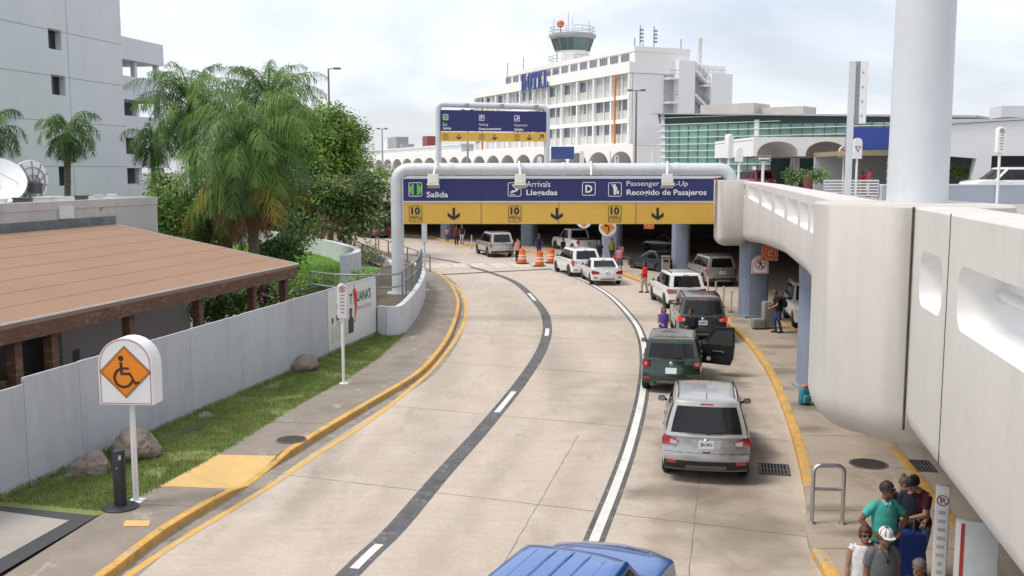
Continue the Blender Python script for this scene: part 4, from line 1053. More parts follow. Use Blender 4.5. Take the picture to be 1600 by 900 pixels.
flat(mb, dm(.5), oc, X_, Z_, .004, 1); flat(mb, dm(.48), oc, X_, Z_, .007, 2); ring_pts(mb, dm(.455), dm(.445), oc, X_, Z_, .010, 1)
s = .30
flat(mb, circ(.055, 16, -.07, .26), oc, X_, Z_, .010, 1)
flat(mb, [(-.1, .19), (-.045, .19), (-.04, .09), (.08, .09), (.08, .045), (-.04, .045), (-.035, -.01), (.11, -.01), (.2, -.19), (.26, -.165), (.275, -.205), (.18, -.245), (.085, -.06), (-.09, -.06)], oc, X_, Z_, .010, 1)
a0, a1 = R(108), R(345); n = 22
A = [(-.03 + .2 * math.cos(a0 + (a1 - a0) * i / n), -.11 + .2 * math.sin(a0 + (a1 - a0) * i / n)) for i in range(n + 1)]
B = [(-.03 + .15 * math.cos(a0 + (a1 - a0) * i / n), -.11 + .15 * math.sin(a0 + (a1 - a0) * i / n)) for i in range(n + 1)]
flat(mb, A + B[::-1], oc, X_, Z_, .013, 1)
mb.build('wheelchair_symbol', [sred_m, M('symbol_brown', (.06, .02, .012), .6), sorange_m], t)
for k in range(0): mb.box((-.12 + .05 * k + rnd.uniform(-.02, .02), rnd.uniform(-.1, .1), 1.96 + 1.27 - .01 - .6 * (.05 * k - .15) ** 2), (.05, .06, .012))
# black bollard
c = P(189, 793, .15); t = thing('bollard', 'black upright bollard with a wide base plate beside the wheelchair sign post', 'bollard', (c.x, c.y, .15), R(20))
mb = MB(); mb.lathe([(.33, 0), (.33, .02), (.28, .05), (.12, .06), (.0001, .06)], n=28); mb.build('base_plate', blk_m, t, smooth=40)
mb = MB(); mb.lathe([(.115, .05), (.115, 1.1), (.1, 1.12), (.0001, 1.12)], n=20); mb.build('tube', blk_m, t, smooth=40)
mb = MB(); mb.box((.02, -.115, 1.0), (.05, .012, .09)); mb.box((-.04, -.115, .8), (.025, .012, .025)); mb.build('latch', steel_m, t)
# tall narrow parking signs
def lines(t, o, w, h, seed, mt, n=6):
    rr_ = random.Random(seed)
    for k in range(n):
        y = h * (1 - (k + .5) / n); ww = w * rr_.uniform(.5, .95); mb = MB()
        flat(mb, [(-ww / 2, y), (ww / 2, y), (ww / 2, y + h / n * .4), (-ww / 2, y + h / n * .4)], o, X_, Z_, .004); mb.build('print_line', mt, t)
def noparking(mb, o, r, sym='P', red=1, blk=0):
    if sym: text_faces(mb, sym, Vector(o) + Vector((-r * .38, 0, -r * .55)), X_, Z_, r * .76, r * 1.1, .02, blk, .004)
    ring_pts(mb, circ(r), circ(r * .82), o, X_, Z_, .006, red)
    q = r * .9; flat(mb, [(-q * .75, q * .6), (-q * .62, q * .75), (q * .75, -q * .6), (q * .62, -q * .75)], o, X_, Z_, .008, red)
def parking_sign(label, c, zb, h, w, d, rz, name='parking_sign', seed=1, post_top=None):
    t = arch_sign(name, label, c, w, h, d, zb, rz, .045)
    mb = MB(); noparking(mb, (0, -d / 2 - .001, zb + h - w * .62), w * .38)
    o = Vector((0, -d / 2 - .001, zb + .1)); lines(t, o, w * .7, h - w * 1.2, seed, M('faint_print', (.45, .3, .3), .6), 7)
    mb.build('lettering', [sblack_m, sred_m, M('faint_print', (.45, .3, .3), .6)], t); return t
c = P(537, 600, .15); parking_sign('narrow white no-parking sign on a post in front of the restaurant banner', (c.x, c.y, .15), 2.0, 1.02, .25, .16, R(18), seed=3)
c = P(664, 452, 0); c = D(664, 452, 52.5); t = thing('parking_sign', 'narrow sign seen edge on at the bend beside the planter railing', 'sign', (c.x, 52.5, .15), R(80))
mb = MB(); mb.slab(arch_top(.36, 1.2), (0, -.1, 2.55), X_, Z_, Vector((0, 1, 0)), .2); mb.build('sign_box', mast_m, t, smooth=35)
mb = MB(); mb.tube([(0, 0, 0), (0, 0, 3.4)], .05, 8); mb.box((0, 0, .02), (.4, .4, .04)); mb.build('post', mast_m, t)
# signs on and under the viaduct
def plate_sign(name, label, px0, px1, py0, py1, Y, draw, rz=0., th=.06, shape=None, mat=None, cat='sign'):
    a, b = D(px0, py1, Y), D(px1, py0, Y); w, h = b.x - a.x, b.z - a.z
    t = thing(name, label, cat, ((a.x + b.x) / 2, Y, a.z), rz)
    mb = MB(); mb.slab(shape(w, h) if shape else round_rect(w, h, .04 * w, 3, 0, h / 2), (0, -th / 2, 0), X_, Z_, Vector((0, 1, 0)), th); mb.build('plate', mat or swhite_m, t)
    mb = MB(); mats = draw(mb, Vector((0, -th / 2 - .001, 0)), w, h); mb.build('lettering', mats, t); return t
def d_noped(mb, o, w, h):
    ring_pts(mb, [(a, b + h * .02) for a, b in arch_top(w * .93, h * .95)], [(a, b + h * .05) for a, b in arch_top(w * .86, h * .89)], o, X_, Z_, .004, 1)
    oc = o + Vector((0, 0, h * .54)); r = w * .33
    flat(mb, circ(r * .17, 10, -.05 * r, .55 * r), oc, X_, Z_, .004, 0)
    flat(mb, [(-.2 * r, .35 * r), (.2 * r, .3 * r), (.55 * r, .1 * r), (.5 * r, 0), (.18 * r, .1 * r), (.15 * r, -.15 * r), (.5 * r, -.6 * r), (.35 * r, -.68 * r), (0, -.25 * r), (-.3 * r, -.7 * r), (-.45 * r, -.6 * r), (-.12 * r, -.1 * r), (-.2 * r, .1 * r), (-.5 * r, -.05 * r), (-.5 * r, .1 * r)], oc, X_, Z_, .004, 0)
    ring_pts(mb, circ(r), circ(r * .84), oc, X_, Z_, .007, 1)
    q = r * .9; flat(mb, [(-q * .75, q * .6), (-q * .62, q * .75), (q * .75, -q * .6), (q * .62, -q * .75)], oc, X_, Z_, .009, 1)
    return [sblack_m, sred_m]
plate_sign('prohibition_sign', 'white round-topped sign with a crossed-out pedestrian in a red ring', 1174.5, 1201, 399.5, 427.5, 42.3, d_noped, R(-4), shape=lambda w, h: arch_top(w, h), th=.1)
def d_c(mb, o, w, h):
    ring_pts(mb, round_rect(w * .95, h * .95, .05 * w, 3, 0, h / 2), round_rect(w * .9, h * .9, .04 * w, 3, 0, h / 2), o, X_, Z_, .004, 0)
    oc = o + Vector((0, 0, h / 2)); ring_pts(mb, circ(w * .36), circ(w * .325), oc, X_, Z_, .004, 0)
    text_faces(mb, 'C', oc + Vector((-w * .14, 0, -h * .2)), X_, Z_, w * .28, h * .4, .03, 0); return [M('sign_pale_orange', (.8, .5, .33), .6)]
ored = M('sign_orange_red', (.62, .13, .03), .55, var=.05)
plate_sign('letter_sign', 'square orange sign with the letter C beside the crossed-out pedestrian sign', 1189.5, 1216, 384, 407.5, 41.5, d_c, R(-6), mat=ored)
plate_sign('letter_sign', 'small orange sign with the letter C hanging under the viaduct behind the gantry', 1006, 1022, 343, 357.5, 64., d_c, R(-6), mat=ored)
mb = MB()
def d_turn(mb, o, w, h):
    oc = o + Vector((0, 0, h / 2)); r = w * .5
    flat(mb, dm(r * .86), oc, X_, Z_, .004, 0); flat(mb, dm(r * .83), oc, X_, Z_, .007, 1)
    flat(mb, [(.06 * r, -.45 * r), (.2 * r, -.45 * r), (.2 * r, .1 * r), (.1 * r, .25 * r), (-.1 * r, .3 * r), (-.1 * r, .45 * r), (-.4 * r, .22 * r), (-.1 * r, .02 * r), (-.1 * r, .16 * r), (.03 * r, .12 * r), (.06 * r, .05 * r)], oc, X_, Z_, .010, 0); return [sblack_m, sorange_m]
plate_sign('warning_sign', 'white round sign with an orange left-turn arrow diamond before a column', 935.5, 963, 341, 370, 69.4, d_turn, R(-5), shape=lambda w, h: circ(w / 2, 28, 0, h / 2), th=.25)
plate_sign('warning_sign', 'white round sign with orange diamond, mostly hidden above by the gantry board', 900, 925, 331, 357.5, 72., d_turn, R(-5), shape=lambda w, h: circ(w / 2, 28, 0, h / 2), th=.25)
# signs at the bottom right, below the viaduct
c = (5.62, 13.0)
t = thing('parking_sign', 'tall white no-parking sign column with red print beside the waiting people', 'sign', (5.7, 12.75, .15), R(-23))
mb = MB(); mb.box((0, 0, 1.2), (.18, .14, 2.05), bev=.03); mb.build('sign_box', swhite_m, t, smooth=40)
mb = MB(); mb.box((0, 0, .09), (.2, .12, .18)); mb.build('foot', wgrey_m, t)
mb = MB(); o = Vector((0, -.071, 2.03)); noparking(mb, o, .075)
o = Vector((0, -.071, .5)); lines(t, o, .11, 1.4, 5, M('pale_print', (.5, .46, .45), .6), 12)
mb.build('lettering', [M('symbol_grey', (.12, .1, .1), .6), M('symbol_maroon', (.22, .07, .06), .6)], t)
t = thing('information_panel', 'white panel edged with a dark red stripe under the viaduct wall', 'sign', (5.82, 12.0, .15), R(-20))
mb = MB(); mb.box((0, 0, 1.0), (.5, .12, 2.0), bev=.02); mb.build('panel', M('pale_panel', (.5, .55, .55), .5), t, smooth=40)
mb = MB(); mb.box((-.17, -.062, 1.0), (.04, .006, 1.94)); mb.box((-.22, -.062, 1.0), (.05, .005, 1.94), mi=1); mb.build('stripe', [sred_m, swhite_m], t)
# signs on the upper road
def slim_sign(label, px, pyt, pyb, wpx, Y, zb=4.85, rz=0., seed=1, blank=False, dpx=0):
    q = D(px, pyb, Y); tp = D(px, pyt, Y); k = Y / F
    t = thing('parking_sign', label, 'sign', (q.x, Y, zb), rz)
    mb = MB(); mb.slab(arch_top(wpx * k, tp.z - q.z, 8), (0, -.15, q.z - zb), X_, Z_, Vector((0, 1, 0)), .3); mb.build('sign_box', swhite_m, t, smooth=35)
    mb = MB(); mb.tube([(0, 0, 0), (0, 0, q.z - zb + .05)], .06, 8); mb.build('post', wpaint_m, t, smooth=40)
    if not blank:
        mb = MB(); h = tp.z - q.z; w = wpx * k; noparking(mb, (0, -.151, q.z - zb + h - w * .6), w * .36)
        lines(t, Vector((0, -.151, q.z - zb + .05)), w * .7, h - w * 1.2, seed, M('grey_print', (.3, .28, .28), .6), 6); mb.build('lettering', [sblack_m, sblack_m, M('grey_print', (.3, .28, .28), .6)], t)
    return t
slim_sign('tall blank white sign post right of the gantry pipe end', 1138.5, 209.5, 247, 9.5, 50, blank=True, rz=R(30))
slim_sign('short blank white round-topped sign beside the red parked car', 1154.5, 230.5, 252.5, 10.5, 46, blank=True)
slim_sign('white no-parking sign before the white car on the upper road', 1562, 198, 238, 11.5, 44, seed=8)
slim_sign('small white sign with a crossed-out letter before the hotel arches', 963.5, 243, 256, 6.5, 80)
slim_sign('blank white sign at the foot of the far gantry post', 843, 244, 258, 7.5, 82, blank=True)
slim_sign('white sign with a dark top before the hotel arcade arch', 909, 236, 258, 6.5, 84, blank=True)
slim_sign('small white sign left beside the far lamp among the arches', 608.5, 256, 266, 8, 88)
for px, yt, lab in ((1020, 236, 'thin white post before the hotel arches right of the small sign'), (953.5, 236, 'thin white post before the hotel arches left of the small sign')):
    q = D(px, yt, 84); t = thing('sign_post', lab, 'post', (q.x, 84, 4.85))
    mb = MB(); mb.tube([(0, 0, 0), (0, 0, q.z - 4.85)], .08, 8); mb.build('post', wpaint_m, t)
    mb = MB(); mb.box((0, 0, .03), (.35, .35, .06)); mb.build('foot', wpaint_m, t)
Y = 66.; a, b = D(1314, 246, Y), D(1331, 229, Y)
def board(name, label, px0, px1, py0, py1, Y, draw, shape=None, mat=None, rz=0.):
    a, b = D(px0, py1, Y), D(px1, py0, Y); w, h = b.x - a.x, b.z - a.z; zb = a.z - 4.85
    t = thing(name, label, 'sign', ((a.x + b.x) / 2, Y, 4.85), rz)
    mb = MB(); mb.slab(shape(w, h) if shape else round_rect(w, h, .04 * w, 3, 0, h / 2), (0, -.1, zb), X_, Z_, Vector((0, 1, 0)), .2); mb.build('sign_box', mat or swhite_m, t, smooth=35)
    mb = MB(); mb.tube([(0, .0, 0), (0, .0, zb + .05)], .07, 8); mb.build('post', wpaint_m, t)
    mb = MB(); mats = draw(mb, Vector((0, -.101, zb)), w, h); mb.build('lettering', mats, t); return t
def d_nt(mb, o, w, h):
    oc = o + Vector((0, 0, h * .55)); noparking(mb, oc, w * .4, '')
    flat(mb, [(.1 * w, -.25 * w), (.18 * w, -.25 * w), (.18 * w, .1 * w), (-.05 * w, .12 * w), (-.05 * w, .2 * w), (-.2 * w, .08 * w), (-.05 * w, -.04 * w), (-.05 * w, .04 * w), (.1 * w, .03 * w)], oc, X_, Z_, .004, 0); return [sblack_m, sred_m]
board('prohibition_sign', 'white round-topped no-turn sign half behind the steel sign post', 1310.5, 1327.5, 228, 246.5, 66., d_nt, lambda w, h: arch_top(w, h, 8))
def d_yield(mb, o, w, h):
    k = w * .4; c = o + Vector((0, 0, h * .46))
    flat(mb, [(-k, k * .85), (k, k * .85), (0, -k)], c, X_, Z_, .004, 0); flat(mb, [(-k * .5, k * .6), (k * .5, k * .6), (0, -k * .45)], c, X_, Z_, .008, 1)
    for i in range(3): flat(mb, [(-.15 * k, .3 * k - .0 * i), (.15 * k, .3 * k), (.1 * k, .2 * k), (-.1 * k, .2 * k)], c, X_, Z_, .01, 0)
    return [sred_m, swhite_m]
board('yield_sign', 'white round-topped sign with a red yield triangle right of the steel post', 1332.5, 1347, 215.5, 248, 60., d_yield, lambda w, h: arch_top(w, h, 10))
def d_oneway(mb, o, w, h):
    c = o + Vector((0, 0, h / 2)); flat(mb, [(-w * .43, 0), (-w * .25, h * .34), (-w * .25, h * .16), (w * .42, h * .16), (w * .42, -h * .16), (-w * .25, -h * .16), (-w * .25, -h * .34)], c, X_, Z_, .004, 0)
    ring_pts(mb, round_rect(w, h, .02, 3), round_rect(w * .95, h * .86, .02, 3), c, X_, Z_, .004, 0); return [swhite_m]
board('one_way_sign', 'black sign with a white left-pointing arrow behind the viaduct parapet', 1181.5, 1203.5, 243.5, 252, 48., d_oneway, mat=sblack_m)
# steel post behind the parapet
t = thing('steel_sign_post', 'tall pale steel beam post standing behind the viaduct parapet', 'post', (D(1334, 290, 21.5).x, 21.5, 4.85), R(-20))
h = D(1330, 95, 21.5).z - 4.85
mb = MB(); mb.box((-.12, 0, h / 2), (.14, .18, h), bev=.01); mb.build('flange', mast_m, t)
mb = MB(); mb.box((.0, 0, h - .66), (.09, .05, 1.3)); mb.build('web', metal_m, t)
mb = MB(); mb.box((.12, 0, h - .66), (.14, .2, 1.32), bev=.01); mb.build('flange', wpaint_m, t)
mb = MB()
for k in range(4): mb.lathe([(.02, -.11), (.02, -.1), (.0001, -.1)], (.1, 0, 2.8 + k * .3), n=8, axis='Y')
mb.build('bolt', metal_m, t)
# street lamps
def lamp(label, px, pyt, Y, arms, zb=4.85, armpx=14, r=.11, m=None):
    q = D(px, pyt, Y); h = q.z - zb; k = Y / F; t = thing('street_lamp', label, 'street lamp', (q.x, Y, zb), 0, 'street lamps around the terminal')
    mb = MB(); mb.tube([(0, 0, 0), (0, 0, h)], [r * 1.3, r * .8], 10); mb.build('pole', m or M('lamp_pole_brown', (.2, .17, .15), .6, var=.1), t, smooth=40)
    for s in arms:
        L_ = armpx * k; mb = MB(); mb.bar((0, 0, h - .05), (s * L_ * .45, 0, h - .03), .09); mb.box((s * L_ * .72, 0, h + .0), (L_ * .56, .35, .2), bev=.05); mb.build('lamp_head', M('lamp_head_brown', (.17, .13, .11), .6), t)
lamp('double headed street lamp standing before the hotel corner', 994.5, 141, 110, (-1, 1))
lamp('thin double headed street lamp above the far arches', 597, 201, 140, (-1, 1), armpx=8.5, r=.1, m=metal_m)
lamp('single headed street lamp rising behind the green trees', 513, 107, 104, (1,), armpx=19)
lamp('street lamp whose pole passes behind the far gantry sign', 730.5, 172, 118, (-1, 1), armpx=10, m=metal_m)
# ================= fence, banner, planter, railings =================
FZ = .15
fence2_m = M('grey_fence_paint_faded', (.52, .545, .58), .6, var=.03, scale=2, var2=.06, scale2=.5, space='WORLD'); stain(fence2_m, (.32, .33, .33), 1.3, .5, .8, .5, stretch=(1, 1, .2))
fence3_m = M('grey_fence_paint_dull', (.48, .5, .535), .6, var=.03, scale=2, var2=.06, scale2=.5, space='WORLD'); stain(fence3_m, (.3, .3, .3), 1.4, .5, .8, .5, stretch=(1, 1, .25))
fence = thing('panel_fence', 'long plain grey panel fence along the grass strip', 'fence', (FA.x, FA.y, FZ), math.atan2(FD.y, FD.x))
mi_ = XF[fence].inverted(); flen = (FB - FA).length
cuts = [-9, -6, -3, .82, 2.5, 4.3, 6.9, 9.6, 12.4, 15.6, flen]
for k, (a, b) in enumerate(zip(cuts, cuts[1:])):
    h = 2.1 if b < 1 else 2.2 + .012 * k
    mb = MB(); mb.box(((a + b) / 2, .03, h / 2), (b - a - .012, .05, h)); mb.build('panel', [fence_m, fence2_m, fence3_m][k % 3], fence)
mb = MB()
for a in cuts[3:-1]: mb.bar((a, .03, 0), (a, .03, 2.2), .03, .035)
mb.bar((-9, .03, -.05), (flen, .03, -.05), .06, .1)
mb.build('rail', M('fence_seam', (.3, .315, .34), .7), fence)
# banner fixed to the fence end
bx0 = None
def fence_s(px):
    u = (px - 800) / F; y = 20.
    for _ in range(30): y = (FA.x - FD.x / FD.y * FA.y) / (u / .99 - FD.x / FD.y)
    return (Vector((fx(y), y)) - FA).dot(FD)
s0, s1 = fence_s(512), flen - .02
ban = thing('restaurant_banner', 'white restaurant banner with red chilli pepper and bottles on the grey fence', 'banner', (FA.x + FD.x * s0 - .0, FA.y + FD.y * s0, FZ), math.atan2(FD.y, FD.x))
BW = s1 - s0; BH = 2.1; zb = .16
banner_m = M('banner_cloth', (.72, .715, .7), .6, var=.02, var2=.04)
mb = MB(); mb.slab([(0, 0), (BW, 0), (BW, BH), (0, BH)], (0, -.015, zb), (1, 0, 0), (0, 0, 1), Vector((0, 1, 0)), .012); mb.build('sheet', banner_m, ban)
o = Vector((0, -.0155, zb))
BK = BW / 76.  # photo pixels across the banner
def bp(px, frac): return Vector(((px - 512) * BK, -.0155, zb + frac * BH))
def bt(body, x0, x1, f0, f1, bold, mt, nm='lettering'):
    mb = MB(); a, b = bp(x0, f0), bp(x1, f1); text_faces(mb, body, a, X_, Z_, b.x - a.x, b.z - a.z, bold, 0); mb.build(nm, mt, ban)
dgreen = M('banner_green', (.03, .12, .05), .6)
bt('T', 544, 548.3, .66, .84, .04, dgreen); bt("UANA'S", 555.5, 579, .66, .85, .03, dgreen); bt('BAR & GRILL', 557, 580, .52, .58, .0, M('banner_grey_print', (.3, .28, .26), .6))
bt('CO', 524.5, 532.5, .64, .76, .03, sred_m); bt('S', 528.5, 533, .54, .63, .03, sred_m)
def bshape(pts, mt, nm, th=.004):
    mb = MB(); flat(mb, [((x - 512) * BK, f * BH) for x, f in pts], o, X_, Z_, th); mb.build(nm, mt, ban)
chil = M('chilli_red', (.6, .035, .02), .5)
bshape([(549.3, .88), (551.5, .93), (554.5, .88), (556, .74), (555.5, .55), (552.8, .42), (550, .38), (551.8, .46), (552.2, .58), (550.6, .72)], chil, 'chilli_pepper')
bshape([(550.5, .97), (551.2, .93), (552.3, .93), (551.6, .98)], dgreen, 'chilli_stalk')
def bottle(cx, b, h, w, mt, neck):
    bshape([(cx - w, b), (cx + w, b), (cx + w, b + h * .55), (cx + w * .4, b + h * .68), (cx + w * .35, b + h), (cx - w * .35, b + h), (cx - w * .4, b + h * .68), (cx - w, b + h * .55)], mt, 'bottle_print', .005)
    bshape([(cx - w * .45, b + h * .8), (cx + w * .45, b + h * .8), (cx + w * .45, b + h * 1.02), (cx - w * .45, b + h * 1.02)], neck, 'bottle_cap_print', .008)
pale = M('bottle_pale', (.6, .6, .56), .5); dkb = M('bottle_dark', (.07, .055, .045), .5); bcap = M('bottle_cap', (.06, .05, .05), .5); gcap = M('bottle_amber', (.55, .42, .2), .5)
bottle(518, .1, .42, 2.6, pale, bcap); bottle(525.5, .14, .4, 4., pale, bcap); bottle(536.5, .14, .42, 2.6, pale, sred_m); bottle(545.5, .16, .42, 4.2, dkb, bcap)
bshape([(527, .36), (530, .37), (530, .43), (527, .42)], gcap, 'lime_print', .011)
bshape([(550, .33), (553, .41), (552, .33)], dkb, 'cactus_print', .006)
# planter with its curved wall
PL = spline([FB.x * 1 and (FB.x + .05, FB.y), P(624, 525, .15).to_2d(), P(645, 505, .15).to_2d(), P(661, 476, .15).to_2d(), P(664, 455, .15).to_2d() + Vector((0, .0)), (-5.6, 57)], .5)
pl = thing('planter_wall', 'low curved white wall of the planter around the gantry pole', 'planter', (PL[0].x, PL[0].y, 0))
mb = MB(); mb.loft(PL, [(0, 0), (0, 1.3), (.22, 1.3), (.22, 0)]); mb.build('wall', planter_m, pl, smooth=30, world=True)
mb = MB(); mb.poly([p.to_2d() for p in offset(PL, .1)] + [Vector((-7.2, 55)), Vector((-7.0, 47)), Vector((-9.5, 43)), Vector((-7, 39.5)), Vector((-5.6, 38.3))], 1.2); mb.build('soil', soil_m, pl, world=True)
mb = MB(); mb.loft([(-5.6, 38.2, 0), (-8.2, 40.6, 0), (-9.2, 44, 0)], [(0, 0), (0, 1.28), (.2, 1.28), (.2, 0)]); mb.build('side_wall', planter_m, pl, world=True)
def railing(name, label, path, zb, h, rails, every=1.2, r=.038, m=rail_m, balusters=0):
    t = thing(name, label, 'railing', (path[0].x, path[0].y, zb))
    acc = 0; last = None; posts = []
    for i, p in enumerate(path):
        if last is None or (p - last).length >= every or i == len(path) - 1: posts.append(p); last = p
    for p in posts:
        mb = MB(); mb.bar((p.x, p.y, zb), (p.x, p.y, zb + h), .08); mb.box((p.x, p.y, zb + .01), (.14, .14, .02)); mb.build('post', m, t, world=True)
    for f in rails:
        mb = MB(); mb.tube([(p.x, p.y, zb + h * f) for p in path], r, 6); mb.build('rail', m, t, world=True)
RP = spline([(-8.2, 40.4), (-7.0, 39.2), (-5.3, 39.0), (-4.55, 39.4), (-4.5, 42), (-4.4, 46), (-4.75, 52)], .6)
railing('guard_railing', 'grey metal railing round the planter top above the banner', RP, 1.28, 1.12, (1, .55), 1.5)
for s in (1,):
    q = [p for p in offset(CURB, .4) if 62 < p.y < 80]
    railing('guard_railing', 'thin dark railing along the pavement bend beyond the gantry pole', q, .15, 1.0, (1,), 3.2, .035)
    q = [p for p in offset(CURB, 3.0) if 64 < p.y < 84]
    railing('guard_railing', 'far thin railing beside the curved white lawn wall', q, .15, 1.1, (1, .5), 3.2, .035)
CW = spline([(-7.75, 46.6), (-7.72, 49.5), (-8.15, 53.5), (-9.35, 58.5), (-11.75, 65), (-15.15, 71), (-18.75, 78), (-25, 84), (-33, 88)], .8)
mb = MB(); mb.loft(CW, lambda i: [(0, 0), (0, lerp_tab([(46, 2.55), (60, 2.0), (76, 1.75), (90, 1.7)], CW[i].y)), (.35, lerp_tab([(46, 2.55), (60, 2.0), (76, 1.75), (90, 1.7)], CW[i].y)), (.35, 0)])
tag(mb.build('curved_wall', planter_m, smooth=30), 'tall curved white wall edging the bright lawn', 'wall')
q = spline([(-6.8, 48.5), (-6.2, 53), (-6.8, 59.5), (-8.2, 64)], .5)
mb = MB(); mb.loft(q, [(0, 0), (0, .75), (-.25, .75), (-.25, 0)]); tag(mb.build('curb_wall', wgrey_m, smooth=30), 'short white-topped curving wall beside the gantry pole', 'wall')
q = spline([P(596, 398, .3).to_2d(), P(622, 410, .3).to_2d(), P(650, 424, .3).to_2d()], .6)
mb = MB(); mb.loft(q, [(0, 0), (0, .35), (-.35, .35), (-.35, 0)]); tag(mb.build('curb_wall', wgrey_m, smooth=30), 'straight low white ledge along the walkway behind the gantry pole', 'wall')
# verge between the curved wall and the walk
mb = MB(); mb.poly([(-7.7, 47.5), (-6.9, 49), (-6.3, 53), (-7.0, 60), (-9.3, 59), (-8.1, 54)], .7); struct(mb.build('verge_lawn', lawn2_m))

# ================= restaurant with its brown roof =================
E0, EDIR = Vector((-7.8, 36)), Vector((.24, 1)).normalized()
rst = thing('restaurant', 'restaurant pavilion with a wide brown felt roof on wooden posts', 'building', (-10, 30, 0))
def ev(y, off=0., z=3.0): return Vector((E0.x + .24 * (y - 36) - off, y + .24 * off, z))
ny, fy = 10., 36.
RA, RB_ = ev(fy), ev(ny)
RC, RD_ = Vector((-14.1, 35.4, 4.45)), Vector((-20.2, 10, 4.45))
mb = MB()
up = Vector((0, 0, .14))
for q in ([RA, RB_, RD_, RC],):
    mb.face([p + up for p in q], 0); mb.face([p for p in q[::-1]], 0)
    for i in range(4): a, b = q[i], q[(i + 1) % 4]; mb.face([a, b, b + up, a + up], 0)
for k in range(1, 8):
    f = k / 7.6; a, b = RA.lerp(RC, f) + up, RB_.lerp(RD_, f) + up
    d = (RC - RA).normalized() * .02; e = Vector((0, 0, .004)); mb.face([a + e, b + e, b + d + e, a + d + e], 1)
mb.build('roof', [roof_m, M('roof_seam', (.23, .135, .09), .9, space='WORLD')], rst, world=True)
mb = MB(); mb.bar(RA + Vector((.03, .1, .12)), RB_ + Vector((.03, 0, .12)), .02, .045); mb.bar(RA + Vector((0, .03, .1)), RC + Vector((0, .03, .1)), .03, .1); mb.build('roof_edge_trim', wgrey_m, rst, world=True)
mb = MB(); mb.bar(RA + Vector((-.03, -.05, -.17)), RB_ + Vector((-.03, 0, -.17)), .1, .34); mb.build('fascia_beam', wood_m, rst, world=True)
mb = MB(); mb.bar(RA + Vector((-.1, -.07, -.14)), RC + Vector((0, -.07, -.14)), .1, .28); mb.build('fascia_beam', wood_m, rst, world=True)
for y in (19, 22.4, 23.6, 26.6, 30.0, 33.3, 35.6):
    p = ev(y, .35, 0); mb = MB(); mb.box((p.x, p.y, 1.4), (.24, .24, 2.8), rz=R(-13)); mb.build('post', wood_m, rst, world=True)
mb = MB(); mb.poly([ev(36.5, .1).to_2d(), ev(10, .1).to_2d(), Vector((-20, 10)), Vector((-14.2, 36.5))], .35); mb.build('floor', tile_m, rst, world=True)
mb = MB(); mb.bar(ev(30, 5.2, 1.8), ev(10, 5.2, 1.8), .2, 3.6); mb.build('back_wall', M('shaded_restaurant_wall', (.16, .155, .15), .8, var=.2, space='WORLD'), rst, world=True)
mb = MB(); mb.bar(ev(35.2, 3.9, 1.4), ev(28.4, 3.9, 1.4), .18, 2.8); mb.build('side_wall', plast_m, rst, world=True)
def table(x, y, label):
    t = thing('dining_table', label, 'table', (x, y, .35), R(13), 'dark tables and chairs in the restaurant')
    mb = MB(); mb.lathe([(.0001, .72), (.45, .72), (.45, .75), (.0001, .75)], n=18); mb.build('tabletop', dkgrey_m, t)
    mb = MB(); mb.lathe([(.25, 0), (.25, .03), (.04, .05), (.04, .72)], n=12); mb.build('leg', blk_m, t)
def chair(x, y, rz, label):
    t = thing('dining_chair', label, 'chair', (x, y, .35), rz, 'dark tables and chairs in the restaurant')
    mb = MB(); mb.box((0, 0, .45), (.42, .42, .04), bev=.01); mb.build('seat', dkgrey_m, t)
    mb = MB(); mb.box((0, -.2, .72), (.42, .03, .42), bev=.01); mb.build('backrest', dkgrey_m, t)
    for sx in (-1, 1):
        for sy in (-1, 1): mb = MB(); mb.bar((sx * .19, sy * .19, 0), (sx * .19, sy * .19, .44), .035); mb.build('leg', blk_m, t)
for k, y in enumerate((24.6, 28.2)):
    p = ev(y, 2.2, 0); w_ = ('nearer', 'farther')[k]; table(p.x, p.y, f'{w_} round dark table in the shade under the restaurant roof')
    chair(p.x - .7, p.y, R(-90), f'dark chair left of the {w_} restaurant table'); chair(p.x + .7, p.y + .1, R(90), f'dark chair right of the {w_} restaurant table')
# white flat-roofed block behind the brown roof
def bf(y, off=0.): return Vector((-14.45 + .24 * (y - 35.6) - off, y + .24 * off))
blk = thing('flat_roofed_building', 'low flat-roofed block with a weathered pale wall above the brown roof', 'building', (-14, 36, 0))
mb = MB(); mb.prism([bf(38.6), bf(8), bf(8, 12), bf(38.6, 12)], 0, 5.25); mb.build('wall', plast_m, blk, world=True)
pth = [bf(8, 12), bf(8), bf(38.6), bf(38.6, 12)]
mb = MB(); mb.prism([bf(38.62, -.02), bf(8, -.02), bf(8, .22), bf(38.4, .22), bf(38.4, 11.8), bf(38.62, 11.8)], 5.2, 5.48); mb.build('parapet', plast_m, blk, world=True)
mb = MB(); a, b = bf(36.0, -.03), bf(9, -.03); mb.bar((a.x, a.y, 4.72), (b.x, b.y, 4.72), .05, .3); mb.build('flashing', M('grey_flashing', (.16, .17, .17), .7, var=.3, scale=3, space='WORLD'), blk, world=True)
mb = MB(); a = bf(33.4, -.05); mb.box((a.x, a.y, 5.1), (.08, .7, .42), rz=R(-13)); mb.build('wall_box', wgrey_m, blk, world=True)
mb = MB(); a = bf(35.2, -.04); mb.bar((a.x, a.y, 5.12), (a.x - .02, a.y + .25, 5.2), .05); mb.build('pipe_stub', metal_m, blk, world=True)
rr = random.Random(5)
